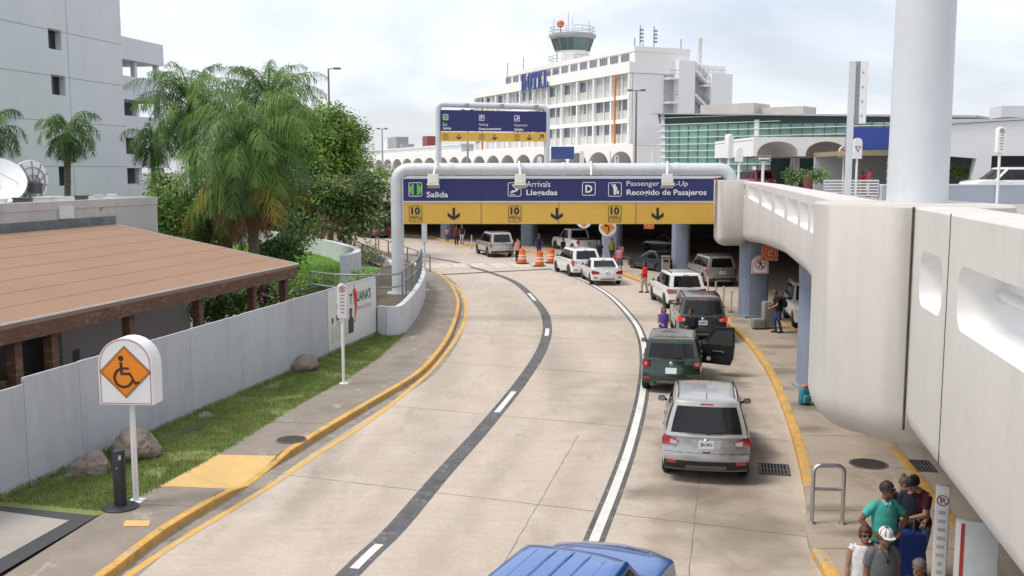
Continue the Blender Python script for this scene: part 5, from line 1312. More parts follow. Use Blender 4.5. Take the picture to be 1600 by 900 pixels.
for k in range(7):
    p = bf(31.5 + k * .95 + rr.uniform(-.2, .2), .9); s = rr.uniform(.2, .5)
    t = thing('roof_vent', ['small white roof vent box left of the palm trunk', 'dark roof unit beside the small palm trunk', 'white roof box right of the edge-on dish', 'low dark vent at the middle of the parapet', 'pale vent near the parapet middle', 'white vent towards the right parapet end', 'small grey vent at the right parapet end'][k], 'roof vent', (p.x, p.y, 5.25), R(13), 'vents along the roof parapet')
    mb = MB(); mb.box((0, 0, .16), (s, s, .32), bev=.02); mb.build('housing', [wpaint_m, dkgrey_m, wgrey_m][k % 3], t)
    mb = MB(); mb.box((0, 0, .34), (s + .06, s + .06, .04)); mb.build('lid', [wpaint_m, dkgrey_m, wgrey_m][k % 3], t)
def dish(label, c, r, az, el):
    t = thing('satellite_dish', label, 'satellite dish', c, az)
    rot = Matrix.Rotation(-(math.pi / 2 - el), 3, 'X'); hub = Vector((0, 0, r * .8))
    def place(mb): mb.bm.transform(Matrix.Translation(hub) @ rot.to_4x4())
    mb = MB(); pr = [(r * k / 10, .22 * r * (k / 10) ** 2) for k in range(11)]
    pr[0] = (.0001, 0); mb.lathe(pr + [(r, .22 * r - .03)] + [(r * k / 10, .22 * r * (k / 10) ** 2 - .03) for k in range(9, 0, -1)] + [(.0001, -.03)], n=40); place(mb); mb.build('reflector', dish_m, t, smooth=40)
    mb = MB()
    for k in range(12):
        a = 2 * math.pi * k / 12; c_, s_ = math.cos(a), math.sin(a)
        mb.bar((c_ * .15 * r, s_ * .15 * r, -.12 * r), (c_ * .98 * r, s_ * .98 * r, .2 * r - .04), .03, .05)
    for q in (.45, .75):
        pts = [(r * q * math.cos(2 * math.pi * k / 24), r * q * math.sin(2 * math.pi * k / 24), .22 * r * q * q - .06) for k in range(25)]
        mb.tube(pts, .02, 5, caps=False)
    place(mb); mb.build('rib_frame', metal_m, t)
    mb = MB(); mb.box((0, 0, -.25 * r), (.4 * r, .4 * r, .3 * r)); place(mb); mb.build('hub', dkgrey_m, t)
    mb = MB(); mb.tube([(0, 0, 0), (0, 0, r * .9)], .1, 10); mb.bar((-.5 * r, 0, 0), (0, 0, r * .7), .07); mb.bar((.5 * r, 0, 0), (0, 0, r * .7), .07); mb.build('mount', metal_m, t)
    mb = MB(); mb.tube([(r * .7, 0, .1 * r), (0, 0, .75 * r)], .02, 6); mb.tube([(-r * .7, 0, .1 * r), (0, 0, .75 * r)], .02, 6); mb.box((0, 0, .75 * r), (.14, .14, .2)); place(mb); mb.build('feed_arm', wpaint_m, t)
q = D(-2, 320, 33.5); dish('big white satellite dish facing the road at the left picture edge', (q.x - .1, q.y, 5.25), .98, R(-150), R(38))
q = D(50, 318, 35.); dish('white satellite dish seen from its ribbed back beside the small palm', (q.x, q.y, 5.25), .88, R(68), R(15))

# ================= grey parking building at the left =================
def gx(y): return -33 + .212 * (y - 85)
GANG = math.atan2(1, .212)
gb = thing('parking_building', 'tall plain grey parking building with few small dark windows', 'building', (gx(85), 85, 0), GANG)
GS = 1 / math.sin(GANG)                       # local x runs along the face, y into the building
lx = lambda y: (y - 85) * GS
x0, x1 = lx(30), lx(85.6)
wins = [(lx(76.4), lx(77.9), 15.6, 17.1), (lx(76.5), lx(78.1), 12.2, 13.7), (lx(76.8), lx(78.2), 5.3, 6.8)]
mb = MB(); mb.box(((x0 + x1) / 2, 12, 10.4), (x1 - x0, 24, 20.8)); body = mb.mesh('b')
cb = MB()
for a, b, z0, z1 in wins: cb.box(((a + b) / 2, 0, (z0 + z1) / 2), (b - a, 1.2, z1 - z0))
body = boolean_cut(body, cb.mesh('c'))
bm = bmesh.new(); bm.from_mesh(body); mb = MB(); mb.bm.free(); mb.bm = bm
for z in (17.0, 13.6, 10.2, 6.8, 3.4): mb.box(((x0 + x1) / 2, -.003, z), (x1 - x0, .012, .05), mi=1)
for y in (78.6, 66, 54): mb.box((lx(y), -.004, 10.4), (.05, .012, 20.7), mi=1)
mb.build('wall', [garage_m, M('garage_joint', (.33, .335, .35), .9)], gb)
for a, b, z0, z1 in wins:
    mb = MB(); mb.box(((a + b) / 2, .55, (z0 + z1) / 2), (b - a - .02, .04, z1 - z0 - .02)); mb.build('window', M('dark_window', (.02, .022, .025), .15, spec=.6), gb)
mb = MB(); mb.box(((x0 + x1) / 2, 12, 20.85), (x1 - x0 + .1, 24.1, .12)); mb.build('roof_coping', garage_m, gb)
# open wing
wx0, wx1 = lx(85.6) + .02, lx(93.2)
zz = [(0, 5.3), (6.7, 7.9), (9.35, 11.2), (12.6, 14.6), (16.0, 17.9)]
for a, b in zz:
    mb = MB(); mb.box(((wx0 + wx1) / 2, 8.8, (a + b) / 2), (wx1 - wx0, 16, b - a)); mb.build('parapet_band', garage_m, gb)
mb = MB(); mb.box(((wx0 + wx1) / 2 + .2, 8, 7.3), (wx1 - wx0 - .5, 9, 14.2)); mb.build('core_wall', M('garage_dark_inner', (.1, .1, .105), .9), gb)
for k in range(3):
    mb = MB(); mb.box((wx0 + .3 + k * (wx1 - wx0 - .7) / 2, 1.4, 8.9), (.4, .4, 17.5)); mb.build('column', garage_m, gb)

# ================= hotel =================
HR = R(25); hc = Vector((16.2, 139, 4.85))
ht = thing('hotel', 'long white hotel block with rows of windows and a blank end wall', 'building', hc, HR)
HL = 55.; BAYS = 11; bw = HL / BAYS
mb = MB(); mb.box((8.0, HL / 2, 7.45), (15, HL, 14.9)); mb.box((2.2, HL / 2, 2.4), (1., HL, 4.8)); mb.build('wall', hotelg_m, ht)
mb = MB()
mb.box((7.8, HL / 2, 15.7), (16., HL + .3, 1.5)); mb.build('fascia_band', hotelw_m, ht)
mb = MB(); mb.box((5.2, 21, 17.45), (9.0, 42, 1.98)); mb.box((5.2, 21, 18.2), (9.2, 42.2, .7)); mb.build('penthouse', hotelw_m, ht)
mb = MB()
for z in (5.15, 8.42, 11.69): mb.box((.12, HL / 2, z), (.62, HL, .55))
for k in range(BAYS + 1):
    y = HL - k * bw; mb.box((.14, min(HL - .2, max(.2, y)), 10), (.52, .34, 9.7))
for k in range(BAYS):
    y = k * bw + bw / 2; mb.box((.33, y, 10), (.26, .14, 9.7))
mb.build('facade_frame', hotelw_m, ht)
rr = random.Random(11)
for fl, z in enumerate((5.42, 8.69, 11.96)):
    for k in range(BAYS):
        y0 = k * bw
        for h_ in (0, 1):
            ya = y0 + .3 + h_ * (bw / 2 - .05); wd = bw / 2 - .42
            mb = MB(); mb.box((.44, ya + wd / 2, z + .62), (.1, wd, 1.22)); mb.box((.43, ya + wd / 2, z + 1.25), (.14, wd, .06)); pn = mb.build('spandrel_panel', panel_m, ht)
            mb = MB(); mb.box((.46, ya + wd / 2, z + 2.0), (.08, wd, 1.46)); wo = mb.build('window', curtain_m if rr.random() < .75 else wing_m, ht)
            if rr.random() < .55:
                mb = MB(); f_ = rr.choice((.28, .4)); mb.box((.405, ya + wd * rr.choice((.2, .78)), z + 2.0), (.03, wd * f_, 1.4)); mb.build('open_sash', wing_m, wo)
for k in range(14):
    y = 1.3 + k * 2.98; mb = MB(); mb.box((.66, y + 1.1, 17.2), (.1, 2.3, 1.2)); wo = mb.build('window', M('strip_window_frame', (.62, .61, .58), .6), ht)
    mb = MB()
    for j in range(4): mb.box((.6, y + .28 + j * .55, 17.2), (.04, .42, 1.05))
    mb.build('pane', wing_m, wo)
for y in (3.6,):
    mb = MB(); mb.box((-.2, y, 10.1), (.25, .28, 9.6)); mb.build('downpipe', orange_m, ht)
mb = MB(); mb.box((-.2, HL - 4.2, 9.3), (.25, .3, 8.)); mb.build('downpipe', orange_m, ht)
# end wall towers and open stairs
mb = MB(); mb.box((8.45, -.6, 8.4), (2.75, 1.5, 16.8)); mb.build('stair_tower', hotelg_m, ht)
mb = MB(); mb.box((14.2, -.4, 7.6), (3.6, 2.6, 15.2)); mb.build('stair_tower', hotelg_m, ht)
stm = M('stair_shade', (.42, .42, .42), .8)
for k, z in enumerate((3.6, 6.9, 10.2, 13.5)):
    mb = MB(); mb.bar((9.9, -.75, z + 2.1), (12.3, -.75, z + .2), 1.1, .3); mb.box((11.9, -.7, z + .0), (1.2, 1.4, .25)); mb.build('stair_flight', hotelg_m, ht)
    mb = MB(); mb.bar((9.9, -1.3, z + 3.1), (12.3, -1.3, z + 1.2), .08); mb.bar((9.9, -1.3, z + 2.7), (12.3, -1.3, z + .8), .05)
    for j in range(5): x = 9.9 + j * .6; mb.bar((x, -1.3, z + 2.1 - j * .475), (x, -1.3, z + 3.1 - j * .475), .05)
    mb.build('stair_railing', metal_m, ht)
    mb = MB(); mb.box((6.3, -.7, z + .8), (1.7, 1.4, .25)); mb.build('landing', hotelg_m, ht)
    mb = MB(); mb.bar((5.5, -1.35, z + 1.9), (7.1, -1.35, z + 1.9), .07); mb.bar((5.5, -1.35, z + 1.4), (7.1, -1.35, z + 1.4), .05); mb.build('landing_railing', metal_m, ht)
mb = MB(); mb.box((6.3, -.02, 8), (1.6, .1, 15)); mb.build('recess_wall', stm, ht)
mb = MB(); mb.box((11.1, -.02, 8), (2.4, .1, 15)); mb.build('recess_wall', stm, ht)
mb = MB(); mb.lathe([(.42, 14.8), (.42, 20.6), (.36, 20.65), (.36, 20.4)], (13.1, 2.5, 0), 16); mb.build('chimney', wgrey_m, ht, smooth=40)
def ant(x, y, z, h, k):
    mb = MB(); mb.tube([(x, y, z), (x, y, z + h)], .09, 6)
    if k:
        for j in range(4): mb.box((x + .25, y - .1, z + h * (.35 + .15 * j)), (.35, .35, .28))
    mb.build('antenna', metal_m, ht)
ant(3.4, 3, 18.5, 3.4, 1); ant(5.7, 3, 18.5, 3.4, 1); ant(8.8, .8, 16.4, 3.6, 0); ant(.9, .4, 18.5, 1.2, 0); ant(.6, 41.5, 16.4, 3.9, 0); ant(2.0, 38, 18.5, 2.4, 0); ant(1.2, 24, 18.5, 2.2, 0); ant(2.2, .3, 16.4, 2.6, 0)
mb = MB()
for z in (16.9, 17.4): mb.bar((9.8, -.2, z - 1.5), (16, -.2, z - 1.5), .06); mb.bar((16, -.2, z - 1.5), (16, 6, z - 1.5), .06)
for j in range(9): mb.bar((9.8 + j * .77, -.2, 15.2), (9.8 + j * .77, -.2, 15.95), .05)
mb.build('roof_railing', wgrey_m, ht)
# HOTEL letters on the band
hs = thing('hotel_letters', 'large dark blue HOTEL letters standing on the white hotel facade', 'letters', hc + Matrix.Rotation(HR, 3, 'Z') @ Vector((0, 23.6, 14.75)), HR)
lm = M('letter_blue', (.045, .08, .27), .5, var=.05)
def letter(parts, y0, w, h=2.75):
    mb = MB()
    for (a, b, c, d) in parts: mb.box((-.45, y0 - (a + b) / 2 * w, (c + d) / 2 * h), (.2, (b - a) * w, (d - c) * h))
    return mb
sf = lambda x0, x1: [(x0, x1, 0, .09), (x0, x1, .91, 1)]
Y0 = 10.; lw = 1.62
letter(sf(0, .42) + sf(.58, 1) + [(.09, .33, .09, .91), (.67, .91, .09, .91), (.33, .67, .45, .56)], Y0, lw).build('letter', lm, hs)
mb = MB(); o = Vector((-.3, Y0 - 2.05 - .95, 1.37))
A = [(.82 * math.cos(q), 1.42 * math.sin(q)) for q in [2 * math.pi * k / 28 for k in range(28)]]; B = [(.38 * math.cos(q), 1.12 * math.sin(q)) for q in [2 * math.pi * k / 28 for k in range(28)]]
rows = []
for rg, x in ((A, -.05), (A, -.25), (B, -.25), (B, -.05)): rows.append([o + Vector((x, a, b)) for a, b in rg])
mb.grid(rows, close_u=True, close_v=True); mb.build('letter', lm, hs)
letter([(.36, .64, 0, .91), (.22, .78, 0, .09), (0, 1, .89, 1), (0, .12, .68, .9), (.88, 1, .68, .9)], Y0 - 4.1, lw).build('letter', lm, hs)
letter([(.1, .36, 0, 1), (0, .95, 0, .11), (0, .95, .89, 1), (.36, .66, .46, .56), (.58, .66, .38, .64), (.85, .95, .11, .28), (.83, .93, .74, .9)], Y0 - 6.1, lw).build('letter', lm, hs)
letter([(.1, .36, 0, 1), (0, .5, .91, 1), (0, 1, 0, .11), (.88, 1, .11, .32)], Y0 - 8.1, lw).build('letter', lm, hs)
mb = MB(); mb.bar((-.12, 10.2, .5), (-.12, -.2, .5), .08); mb.bar((-.12, 10.2, 2.2), (-.12, -.2, 2.2), .08); mb.build('support_rail', metal_m, hs)
# control tower on the hotel roof
ct_ = thing('control_tower', 'small airport control tower cab with green glass on the hotel roof', 'tower', hc + Matrix.Rotation(HR, 3, 'Z') @ Vector((5.2, 26.3, 17.7)), HR)
ct_.scale = (.86, .86, 1)
def oct_(mb, prof, n=8):
    rows = [[Vector((r * math.cos(R(22.5 + 45 * k)), r * math.sin(R(22.5 + 45 * k)), z)) for k in range(n)] for r, z in prof]
    V = mb.grid(rows, close_v=True); mb.cap(V[0][::-1]); mb.cap(V[-1])
mb = MB(); oct_(mb, [(3.9, -.3), (3.9, .9)]); mb.build('base_storey', hotelw_m, ct_)
mb = MB(); oct_(mb, [(4.6, .9), (4.6, 1.15)]); mb.build('walkway', wgrey_m, ct_)
mb = MB(); oct_(mb, [(3.1, 1.15), (3.1, 3.0), (3.25, 3.05)]); mb.build('drum', hotelw_m, ct_)
mb = MB(); oct_(mb, [(3.2, 3.05), (4.0, 5.0)]); mb.build('cab_glass', M('cab_green_glass', (.05, .12, .11), .08, var=.3, scale=.4, spec=.8), ct_)
mb = MB()
for k in range(8):
    a = R(22.5 + 45 * k); c_, s_ = math.cos(a), math.sin(a); mb.bar((c_ * 3.22, s_ * 3.22, 3.05), (c_ * 4.02, s_ * 4.02, 5.0), .13)
    b = R(67.5 + 45 * k); mb.bar(((c_ + math.cos(b)) * 1.61, (s_ + math.sin(b)) * 1.61, 3.05), ((c_ + math.cos(b)) * 2.01, (s_ + math.sin(b)) * 2.01, 5.0), .08)
mb.build('mullion', M('cab_mullion', (.3, .2, .16), .6), ct_)
mb = MB(); oct_(mb, [(4.05, 5.0), (4.5, 5.35), (4.5, 5.75)]); mb.build('roof', M('cab_roof_grey', (.32, .34, .35), .6), ct_)
def ring_rail(r, z, h, nm):
    mb = MB()
    for q in (.5, 1): mb.tube([(r * math.cos(R(22.5 + 45 * k)), r * math.sin(R(22.5 + 45 * k)), z + h * q) for k in range(9)], .045, 5)
    for k in range(8):
        for f_ in (0, .5):
            a, b = R(22.5 + 45 * k), R(67.5 + 45 * k); x = r * (math.cos(a) * (1 - f_) + math.cos(b) * f_); y = r * (math.sin(a) * (1 - f_) + math.sin(b) * f_); mb.bar((x, y, z), (x, y, z + h), .05)
    mb.build(nm, metal_m, ct_)
ring_rail(4.2, 5.75, 1.1, 'roof_railing'); ring_rail(4.5, 1.15, 1.1, 'walkway_railing')
mb = MB(); mb.lathe([(.0001, 7.0), (.55, 7.15), (.75, 7.6), (.55, 8.05), (.0001, 8.2)], (-1.6, 1.8, 0), 14); mb.lathe([(.12, 5.75), (.12, 7.1)], (-1.6, 1.8, 0), 8); mb.build('beacon', M('beacon_orange', (.65, .13, .06), .5), ct_, smooth=60)
for x, y, h in ((-2.6, 2.6, 2.6), (.6, 1, 2.8), (2.2, -2.4, 2.2), (-.9, 0, 3.6)):
    mb = MB(); mb.tube([(x, y, 5.7), (x, y, 5.7 + h)], .05, 5); mb.build('antenna', metal_m, ct_)
# scalloped arcades
def arcade(name, label, c, rz, n, bw, zs, zt, depth, crown, mat=hotelw_m, vault=None, posts=True, cat='arcade'):
    lw_ = .12 if posts else .25
    t = thing(name, label, cat, c, rz)
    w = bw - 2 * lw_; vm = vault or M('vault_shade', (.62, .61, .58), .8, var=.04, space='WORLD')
    for k in range(n):
        arc = [(k * bw + bw / 2 + w / 2 * math.cos(math.pi * q / 16), zs + (crown - zs) * math.sin(math.pi * q / 16) ** .8) for q in range(17)]
        out = [(k * bw, zt), (k * bw, zs), (k * bw + lw_, zs)] + arc[::-1][1:-1] + [((k + 1) * bw - lw_, zs), ((k + 1) * bw, zs), ((k + 1) * bw, zt)]
        mb = MB(); mb.slab(out, (0, 0, 0), X_, Z_, Vector((0, 1, 0)), .35); mb.build('arch', mat, t)
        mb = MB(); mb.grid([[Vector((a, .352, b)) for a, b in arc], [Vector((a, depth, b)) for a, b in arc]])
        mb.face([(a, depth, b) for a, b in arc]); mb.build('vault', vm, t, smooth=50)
    if posts:
        for k in range(n + 1):
            mb = MB(); mb.box((k * bw, .6, zs / 2), (.45, .45, zs)); mb.build('column', mat, t)
    for x in (.08, n * bw - .08): mb = MB(); mb.box((x, depth / 2 + .36, (zt + zs) / 2 - .12), (.16, depth, zt - zs - .24)); mb.build('end_wall', mat, t)
    mb = MB(); mb.box((n * bw / 2, depth / 2 + .36, zt - .1), (n * bw, depth, .2)); mb.build('roof', mat, t)
    return t
o = hc + Matrix.Rotation(HR, 3, 'Z') @ Vector((-5, 61.8, 0))
arcade('arcade', 'white scalloped arcade along the foot of the hotel', (o.x, o.y, 4.85), HR - math.pi / 2, 12, 5.9, 1.7, 5.0, 4.5, 4.1)
a = Vector((-38.5, 252)); b = Vector((o.x - .3, o.y + .6)); d = b - a; nb = 8
arcade('arcade', 'far white arcade of flat arches left of the hotel', (a.x, a.y, 4.85), math.atan2(d.y, d.x), nb, d.length / nb, 2.0, 5.0, 5, 4.1)
t = thing('concourse_roof', 'long low pale flat-roofed concourse behind the far arches', 'building', (a.x + 1, a.y + 6, 4.85), math.atan2(d.y, d.x))
mb = MB(); mb.box((d.length / 2 - 6, 6, 3.3), (d.length + 20, 7, 6.6)); mb.build('wall', termw_m, t)
mb = MB(); mb.box((d.length / 2 - 6, 6, 6.7), (d.length + 21, 8, .22)); mb.build('roof', wgrey_m, t)
for k, (x, w_, h_) in enumerate(((10, 5, 2.2), (16, 8, 2.8), (24, 1.5, 1), (43, 3.5, 2.2))):
    mb = MB(); mb.box((x, 4, 6.8 + h_ / 2), (w_, 3, h_)); mb.build('roof_unit', [wgrey_m, M('roof_unit_grey', (.3, .3, .31), .7), metal_m, M('roof_unit_red', (.25, .06, .05), .7)][k], t)
# blue signboard among the arches
t = thing('blue_signboard', 'plain blue signboard standing before the hotel arches', 'sign', (D(879, 250, 112).x, 112, 4.85))
a, b = D(861, 248.5, 112), D(897, 229, 112)
mb = MB(); mb.box((0, 0, (a.z + b.z) / 2 - 4.85), (b.x - a.x, .4, b.z - a.z), rz=R(-8)); mb.build('panel', M('board_blue', (.05, .08, .26), .5, var=.1), t)
mb = MB()
for s in (-1, 1): mb.bar((s * .9, .0, 0), (s * .9, .0, a.z - 4.85), .15)
mb.build('post', metal_m, t)

# ================= glass terminal =================
A_, B_ = Vector((13.9, 96)), Vector((31.5, 82)); dv = B_ - A_; tl = dv.length; tr = math.atan2(dv.y, dv.x)
tg = thing('glass_terminal', 'green glass terminal with white horizontal louvres and a slanting roof line', 'terminal', (A_.x, A_.y, 4.85), tr)
zl, zr = 6.95, 5.95
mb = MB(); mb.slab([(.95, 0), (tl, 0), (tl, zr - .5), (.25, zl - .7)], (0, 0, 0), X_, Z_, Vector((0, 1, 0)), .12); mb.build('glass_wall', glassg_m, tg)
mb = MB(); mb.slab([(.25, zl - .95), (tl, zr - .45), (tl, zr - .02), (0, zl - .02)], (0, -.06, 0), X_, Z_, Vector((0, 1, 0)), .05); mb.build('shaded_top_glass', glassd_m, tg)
mb = MB(); mb.slab([(-.4, zl), (tl + 6, zr - .25), (tl + 6, zr - .08), (-.4, zl + .1)], (0, -.7, 0), X_, Z_, Vector((0, 1, 0)), 14); mb.build('roof', M('terminal_roof_edge', (.4, .42, .42), .6, space='WORLD'), tg)
mb = MB()
for k in range(11):
    z = .35 + k * .62
    if z > zl - .4: break
    xr_ = tl if z < zr - .5 else tl * .55
    mb.box((xr_ / 2 + .45 - .05 * k, -.22, z), (xr_ - .9 + .1 * k, .26, .06))
mb.build('louvre', M('louvre_white', (.78, .8, .78), .5), tg)
mb = MB()
for k in range(1, 23):
    x = k * tl / 22.5; mb.box((x + .3, -.04, 2.9), (.07, .08, 5.8))
mb.build('mullion', M('mullion_green', (.12, .2, .18), .5), tg)
mb = MB(); mb.slab([(0, 0), (.35, 0), (.1, zl), (-.35, zl)], (.65, -.1, 0), X_, Z_, Vector((0, 1, 0)), .3); mb.build('edge_fin', wpaint_m, tg)
mb = MB(); mb.box((10.2, -.15, 4.4), (.42, .3, 3.4)); mb.box((10.1, -.15, 1.0), (.3, .3, 2.)); mb.build('pier', wpaint_m, tg)
rpm = M('roof_plant_beige', (.5, .46, .42), .7); mb = MB(); mb.box((9.5, 6, 7.1), (6, 3, .7)); mb.build('roof_plant', rpm, tg); mb = MB(); mb.box((5.5, 5, 7.3), (5.5, 3.5, 1.1)); mb.build('roof_plant', M('roof_plant_beige', (.5, .46, .42), .7), tg)
# arched entrance canopy
a, b = D(1177, 240, 70), D(1331, 240, 70)
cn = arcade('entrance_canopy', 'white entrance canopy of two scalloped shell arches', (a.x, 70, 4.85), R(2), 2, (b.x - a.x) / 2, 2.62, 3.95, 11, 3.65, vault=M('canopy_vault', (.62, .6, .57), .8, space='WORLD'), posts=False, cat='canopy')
for x in (.4, 6.4):
    mb = MB(); mb.box((x, 10.4, 1.3), (.4, .4, 2.6)); mb.build('column', wgrey_m, cn)
ent = thing('entrance_wall', 'dark glazed entrance wall under the arched canopy', 'wall', (D(1232, 280, 84).x, 84, 4.85))
mb = MB(); mb.box((6, .2, 1.75), (15, .3, 3.5)); mb.build('glass', M('entrance_glass', (.02, .035, .035), .15, var=.4, scale=.5, spec=.6), ent)
mb = MB()
for k in range(6): mb.bar((k * 2.4, 0, 0), (k * 2.4 + (0 if k % 2 else .3), 0, 3.5), .18)
mb.build('frame', M('entrance_frame', (.22, .24, .24), .6), ent)
bs = thing('blue_signboard', 'large blue box sign on the terminal front beside the thick mast', 'sign', (D(1357, 260, 63).x, 63, 4.85))
a, b = D(1334, 233, 63), D(1412, 199, 63)
mb = MB(); mb.box(((b.x - a.x) / 2 - 1, .8, (a.z + b.z) / 2 - 4.85), (b.x - a.x, 1.6, b.z - a.z), rz=R(-4)); mb.build('panel', M('box_sign_blue', (.03, .06, .3), .45, var=.08), bs)
mb = MB(); mb.box((1.2, 4, a.z - 4.85 - .25), (5, 8, .3)); mb.build('soffit', M('gold_soffit', (.3, .25, .16), .7), bs)
mb = MB(); mb.box((1.2, 7, 1.3), (5, .3, 2.6)); mb.build('back_wall', termg_m, bs)
# slatted bench-height screen
sc = thing('slat_screen', 'white horizontal slat screen in front of the terminal entrance', 'screen', (D(1287, 290, 58).x, 58, 4.85))
wl = D(1373, 290, 58).x - D(1287, 290, 58).x
for k in range(6):
    mb = MB(); mb.box((wl / 2, 0, .2 + k * .17), (wl, .05, .09)); mb.build('slat', wpaint_m, sc)
mb = MB()
for k in range(4): mb.box((k * wl / 3, .06, .55), (.07, .05, 1.1))
mb.build('post', metal_m, sc)
# white terminal wing at the right
tw = thing('terminal_wing', 'white terminal wing with two wide dark openings at the right', 'terminal', (D(1440, 280, 60).x, 60, 4.85), R(-6))
def wl_(px): return D(px, 270, 60).x - D(1440, 270, 60).x
mb = MB()
H1 = 4.3; o0, o1, o2, o3 = wl_(1458), wl_(1521), wl_(1543), wl_(1640)
mb.slab([(-.4, 0), (o0, 0), (o0, 2.55), (o1, 2.35), (o1 - .35, 0), (o2, 0), (o2, 2.5), (o3, 2.5), (o3, 0), (o3 + 9, 0), (o3 + 9, H1 + .9), (o0, H1), (-.4, H1)], (0, 0, 0), X_, Z_, Vector((0, 1, 0)), .7)
mb.build('wall', termw_m, tw)
mb = MB(); mb.slab([(o0 - .5, H1 + .005), (o3 + 9.2, H1 + .93), (o3 + 9.2, H1 + 1.05), (o0 - .5, H1 + .15)], (0, -.15, 0), X_, Z_, Vector((0, 1, 0)), 18); mb.build('roof', termg_m, tw)
mb = MB(); mb.box(((o0 + o3) / 2, 5, 1.8), (o3 - o0 + .4, .3, 3.6)); mb.box(((o0 + o3) / 2, 2.8, 3.3), (o3 - o0 + .4, 4.4, .2)); mb.build('recess', M('wing_recess', (.16, .165, .17), .8), tw)
mb = MB(); mb.box((wl_(1603), 4, H1 + .95), (1.6, 2, .7)); mb.build('roof_plant', termg_m, tw); mb = MB(); mb.box((wl_(1490), .6, H1 + .3), (3.5, .5, .14)); mb.build('roof_duct', termg_m, tw)
# barrier and kerb on the upper road
Y = 48.; a, b = D(1376, 300, Y), D(1720, 300, Y + 2)
br = thing('barrier_wall', 'long blue grey concrete barrier on the upper road below the white car', 'barrier', (a.x, a.y, 4.85))
n = 4
for k in range(n):
    p, q = a.lerp(b, k / n), a.lerp(b, (k + 1) / n); d = (q - p).normalized() * .01
    mb = MB(); mb.bar(Vector((p.x, p.y, 5.3)) + d, Vector((q.x, q.y, 5.3)) - d, .25, .94); mb.build('panel', barrier_m, br, world=True)
mb = MB(); mb.bar((a.x, a.y, 5.8), (b.x, b.y, 5.8), .3, .06); mb.build('coping', wpaint_m, br, world=True)
kp = spline([P(1330, 308, 4.85).to_2d(), P(1458, 315, 4.85).to_2d(), P(1530, 320, 4.85).to_2d(), P(1640, 332, 4.85).to_2d(), P(1800, 352, 4.85).to_2d()], 1.)
mb = MB(); mb.loft(kp, [(0, 0), (0, .14), (.3, .14), (.3, 0)]); struct(mb.build('upper_kerb', curb_m))
# ================= palms, trees, shrubs, boulders =================
def leaf_strip(V, Fc, MI, p, d, n, L_, w, droop, mi, seg=2):
    """one narrow leaflet: a folded strip that sags"""
    side = d.cross(n)
    if side.length < 1e-4: side = Vector((1, 0, 0))
    side.normalize(); k0 = len(V)
    for i in range(seg + 1):
        t = i / seg; q = p + d * (L_ * t) + Vector((0, 0, -droop * L_ * t * t)); ww = w * (1 - t) ** .6 if i else w * .7
        if i == seg: V.append(q)
        else: V.append(q - side * ww / 2); V.append(q + side * ww / 2)
    for i in range(seg):
        a = k0 + 2 * i
        if i == seg - 1: Fc.append((a, a + 1, a + 2))
        else: Fc.append((a, a + 1, a + 3, a + 2))
        MI.append(mi)
def frond(V, Fc, MI, rr, top, az, el, L_, sag, npair, ll, lw, mi, ldroop=.95):
    pts = []; p = Vector(top); e = el; n = 14; st = L_ / n
    h = Vector((math.cos(az), math.sin(az), 0))
    for i in range(n + 1):
        pts.append(p.copy()); d = h * math.cos(e) + Vector((0, 0, math.sin(e))); p = p + d * st; e -= sag / n * (.5 + 1.3 * i / n)
        e = max(e, -1.45)
    tw = rr.uniform(-.5, .5)
    for i in range(n):                                     # midrib
        a, b = pts[i], pts[i + 1]; w = .05 * (1 - i / n) + .012; s = Vector((-h.y, h.x, 0)) * w; k = len(V)
        V.extend([a - s, a + s, b + s * .9, b - s * .9]); Fc.append((k, k + 1, k + 2, k + 3)); MI.append(mi)
    for j in range(npair):
        t = .12 + .88 * j / npair; f = t * n; i = min(int(f), n - 1); q = pts[i].lerp(pts[i + 1], f - i)
        d = (pts[i + 1] - pts[i]).normalized(); s = Vector((-h.y, h.x, 0)); u = s.cross(d)
        if u.z < 0: u = -u
        ln = ll * (math.sin(math.pi * min(1, t * .9 + .12)) ** .6) * rr.uniform(.8, 1.1)
        for sg in (-1, 1):
            ang = rr.uniform(-.75, .8) + tw * sg * .6
            dd = (s * sg * math.cos(ang) + u * math.sin(ang) + d * rr.uniform(.35, .8)).normalized()
            leaf_strip(V, Fc, MI, q, dd, u, ln, lw, ldroop * rr.uniform(.6, 1.4), mi)
def mesh_from(name, V, Fc, MI, mats, parent, world=True):
    me = bpy.data.meshes.new(name); me.from_pydata([tuple(v) for v in V], [], Fc); me.polygons.foreach_set('material_index', MI)
    return link(name, me, mats, parent, None, world)
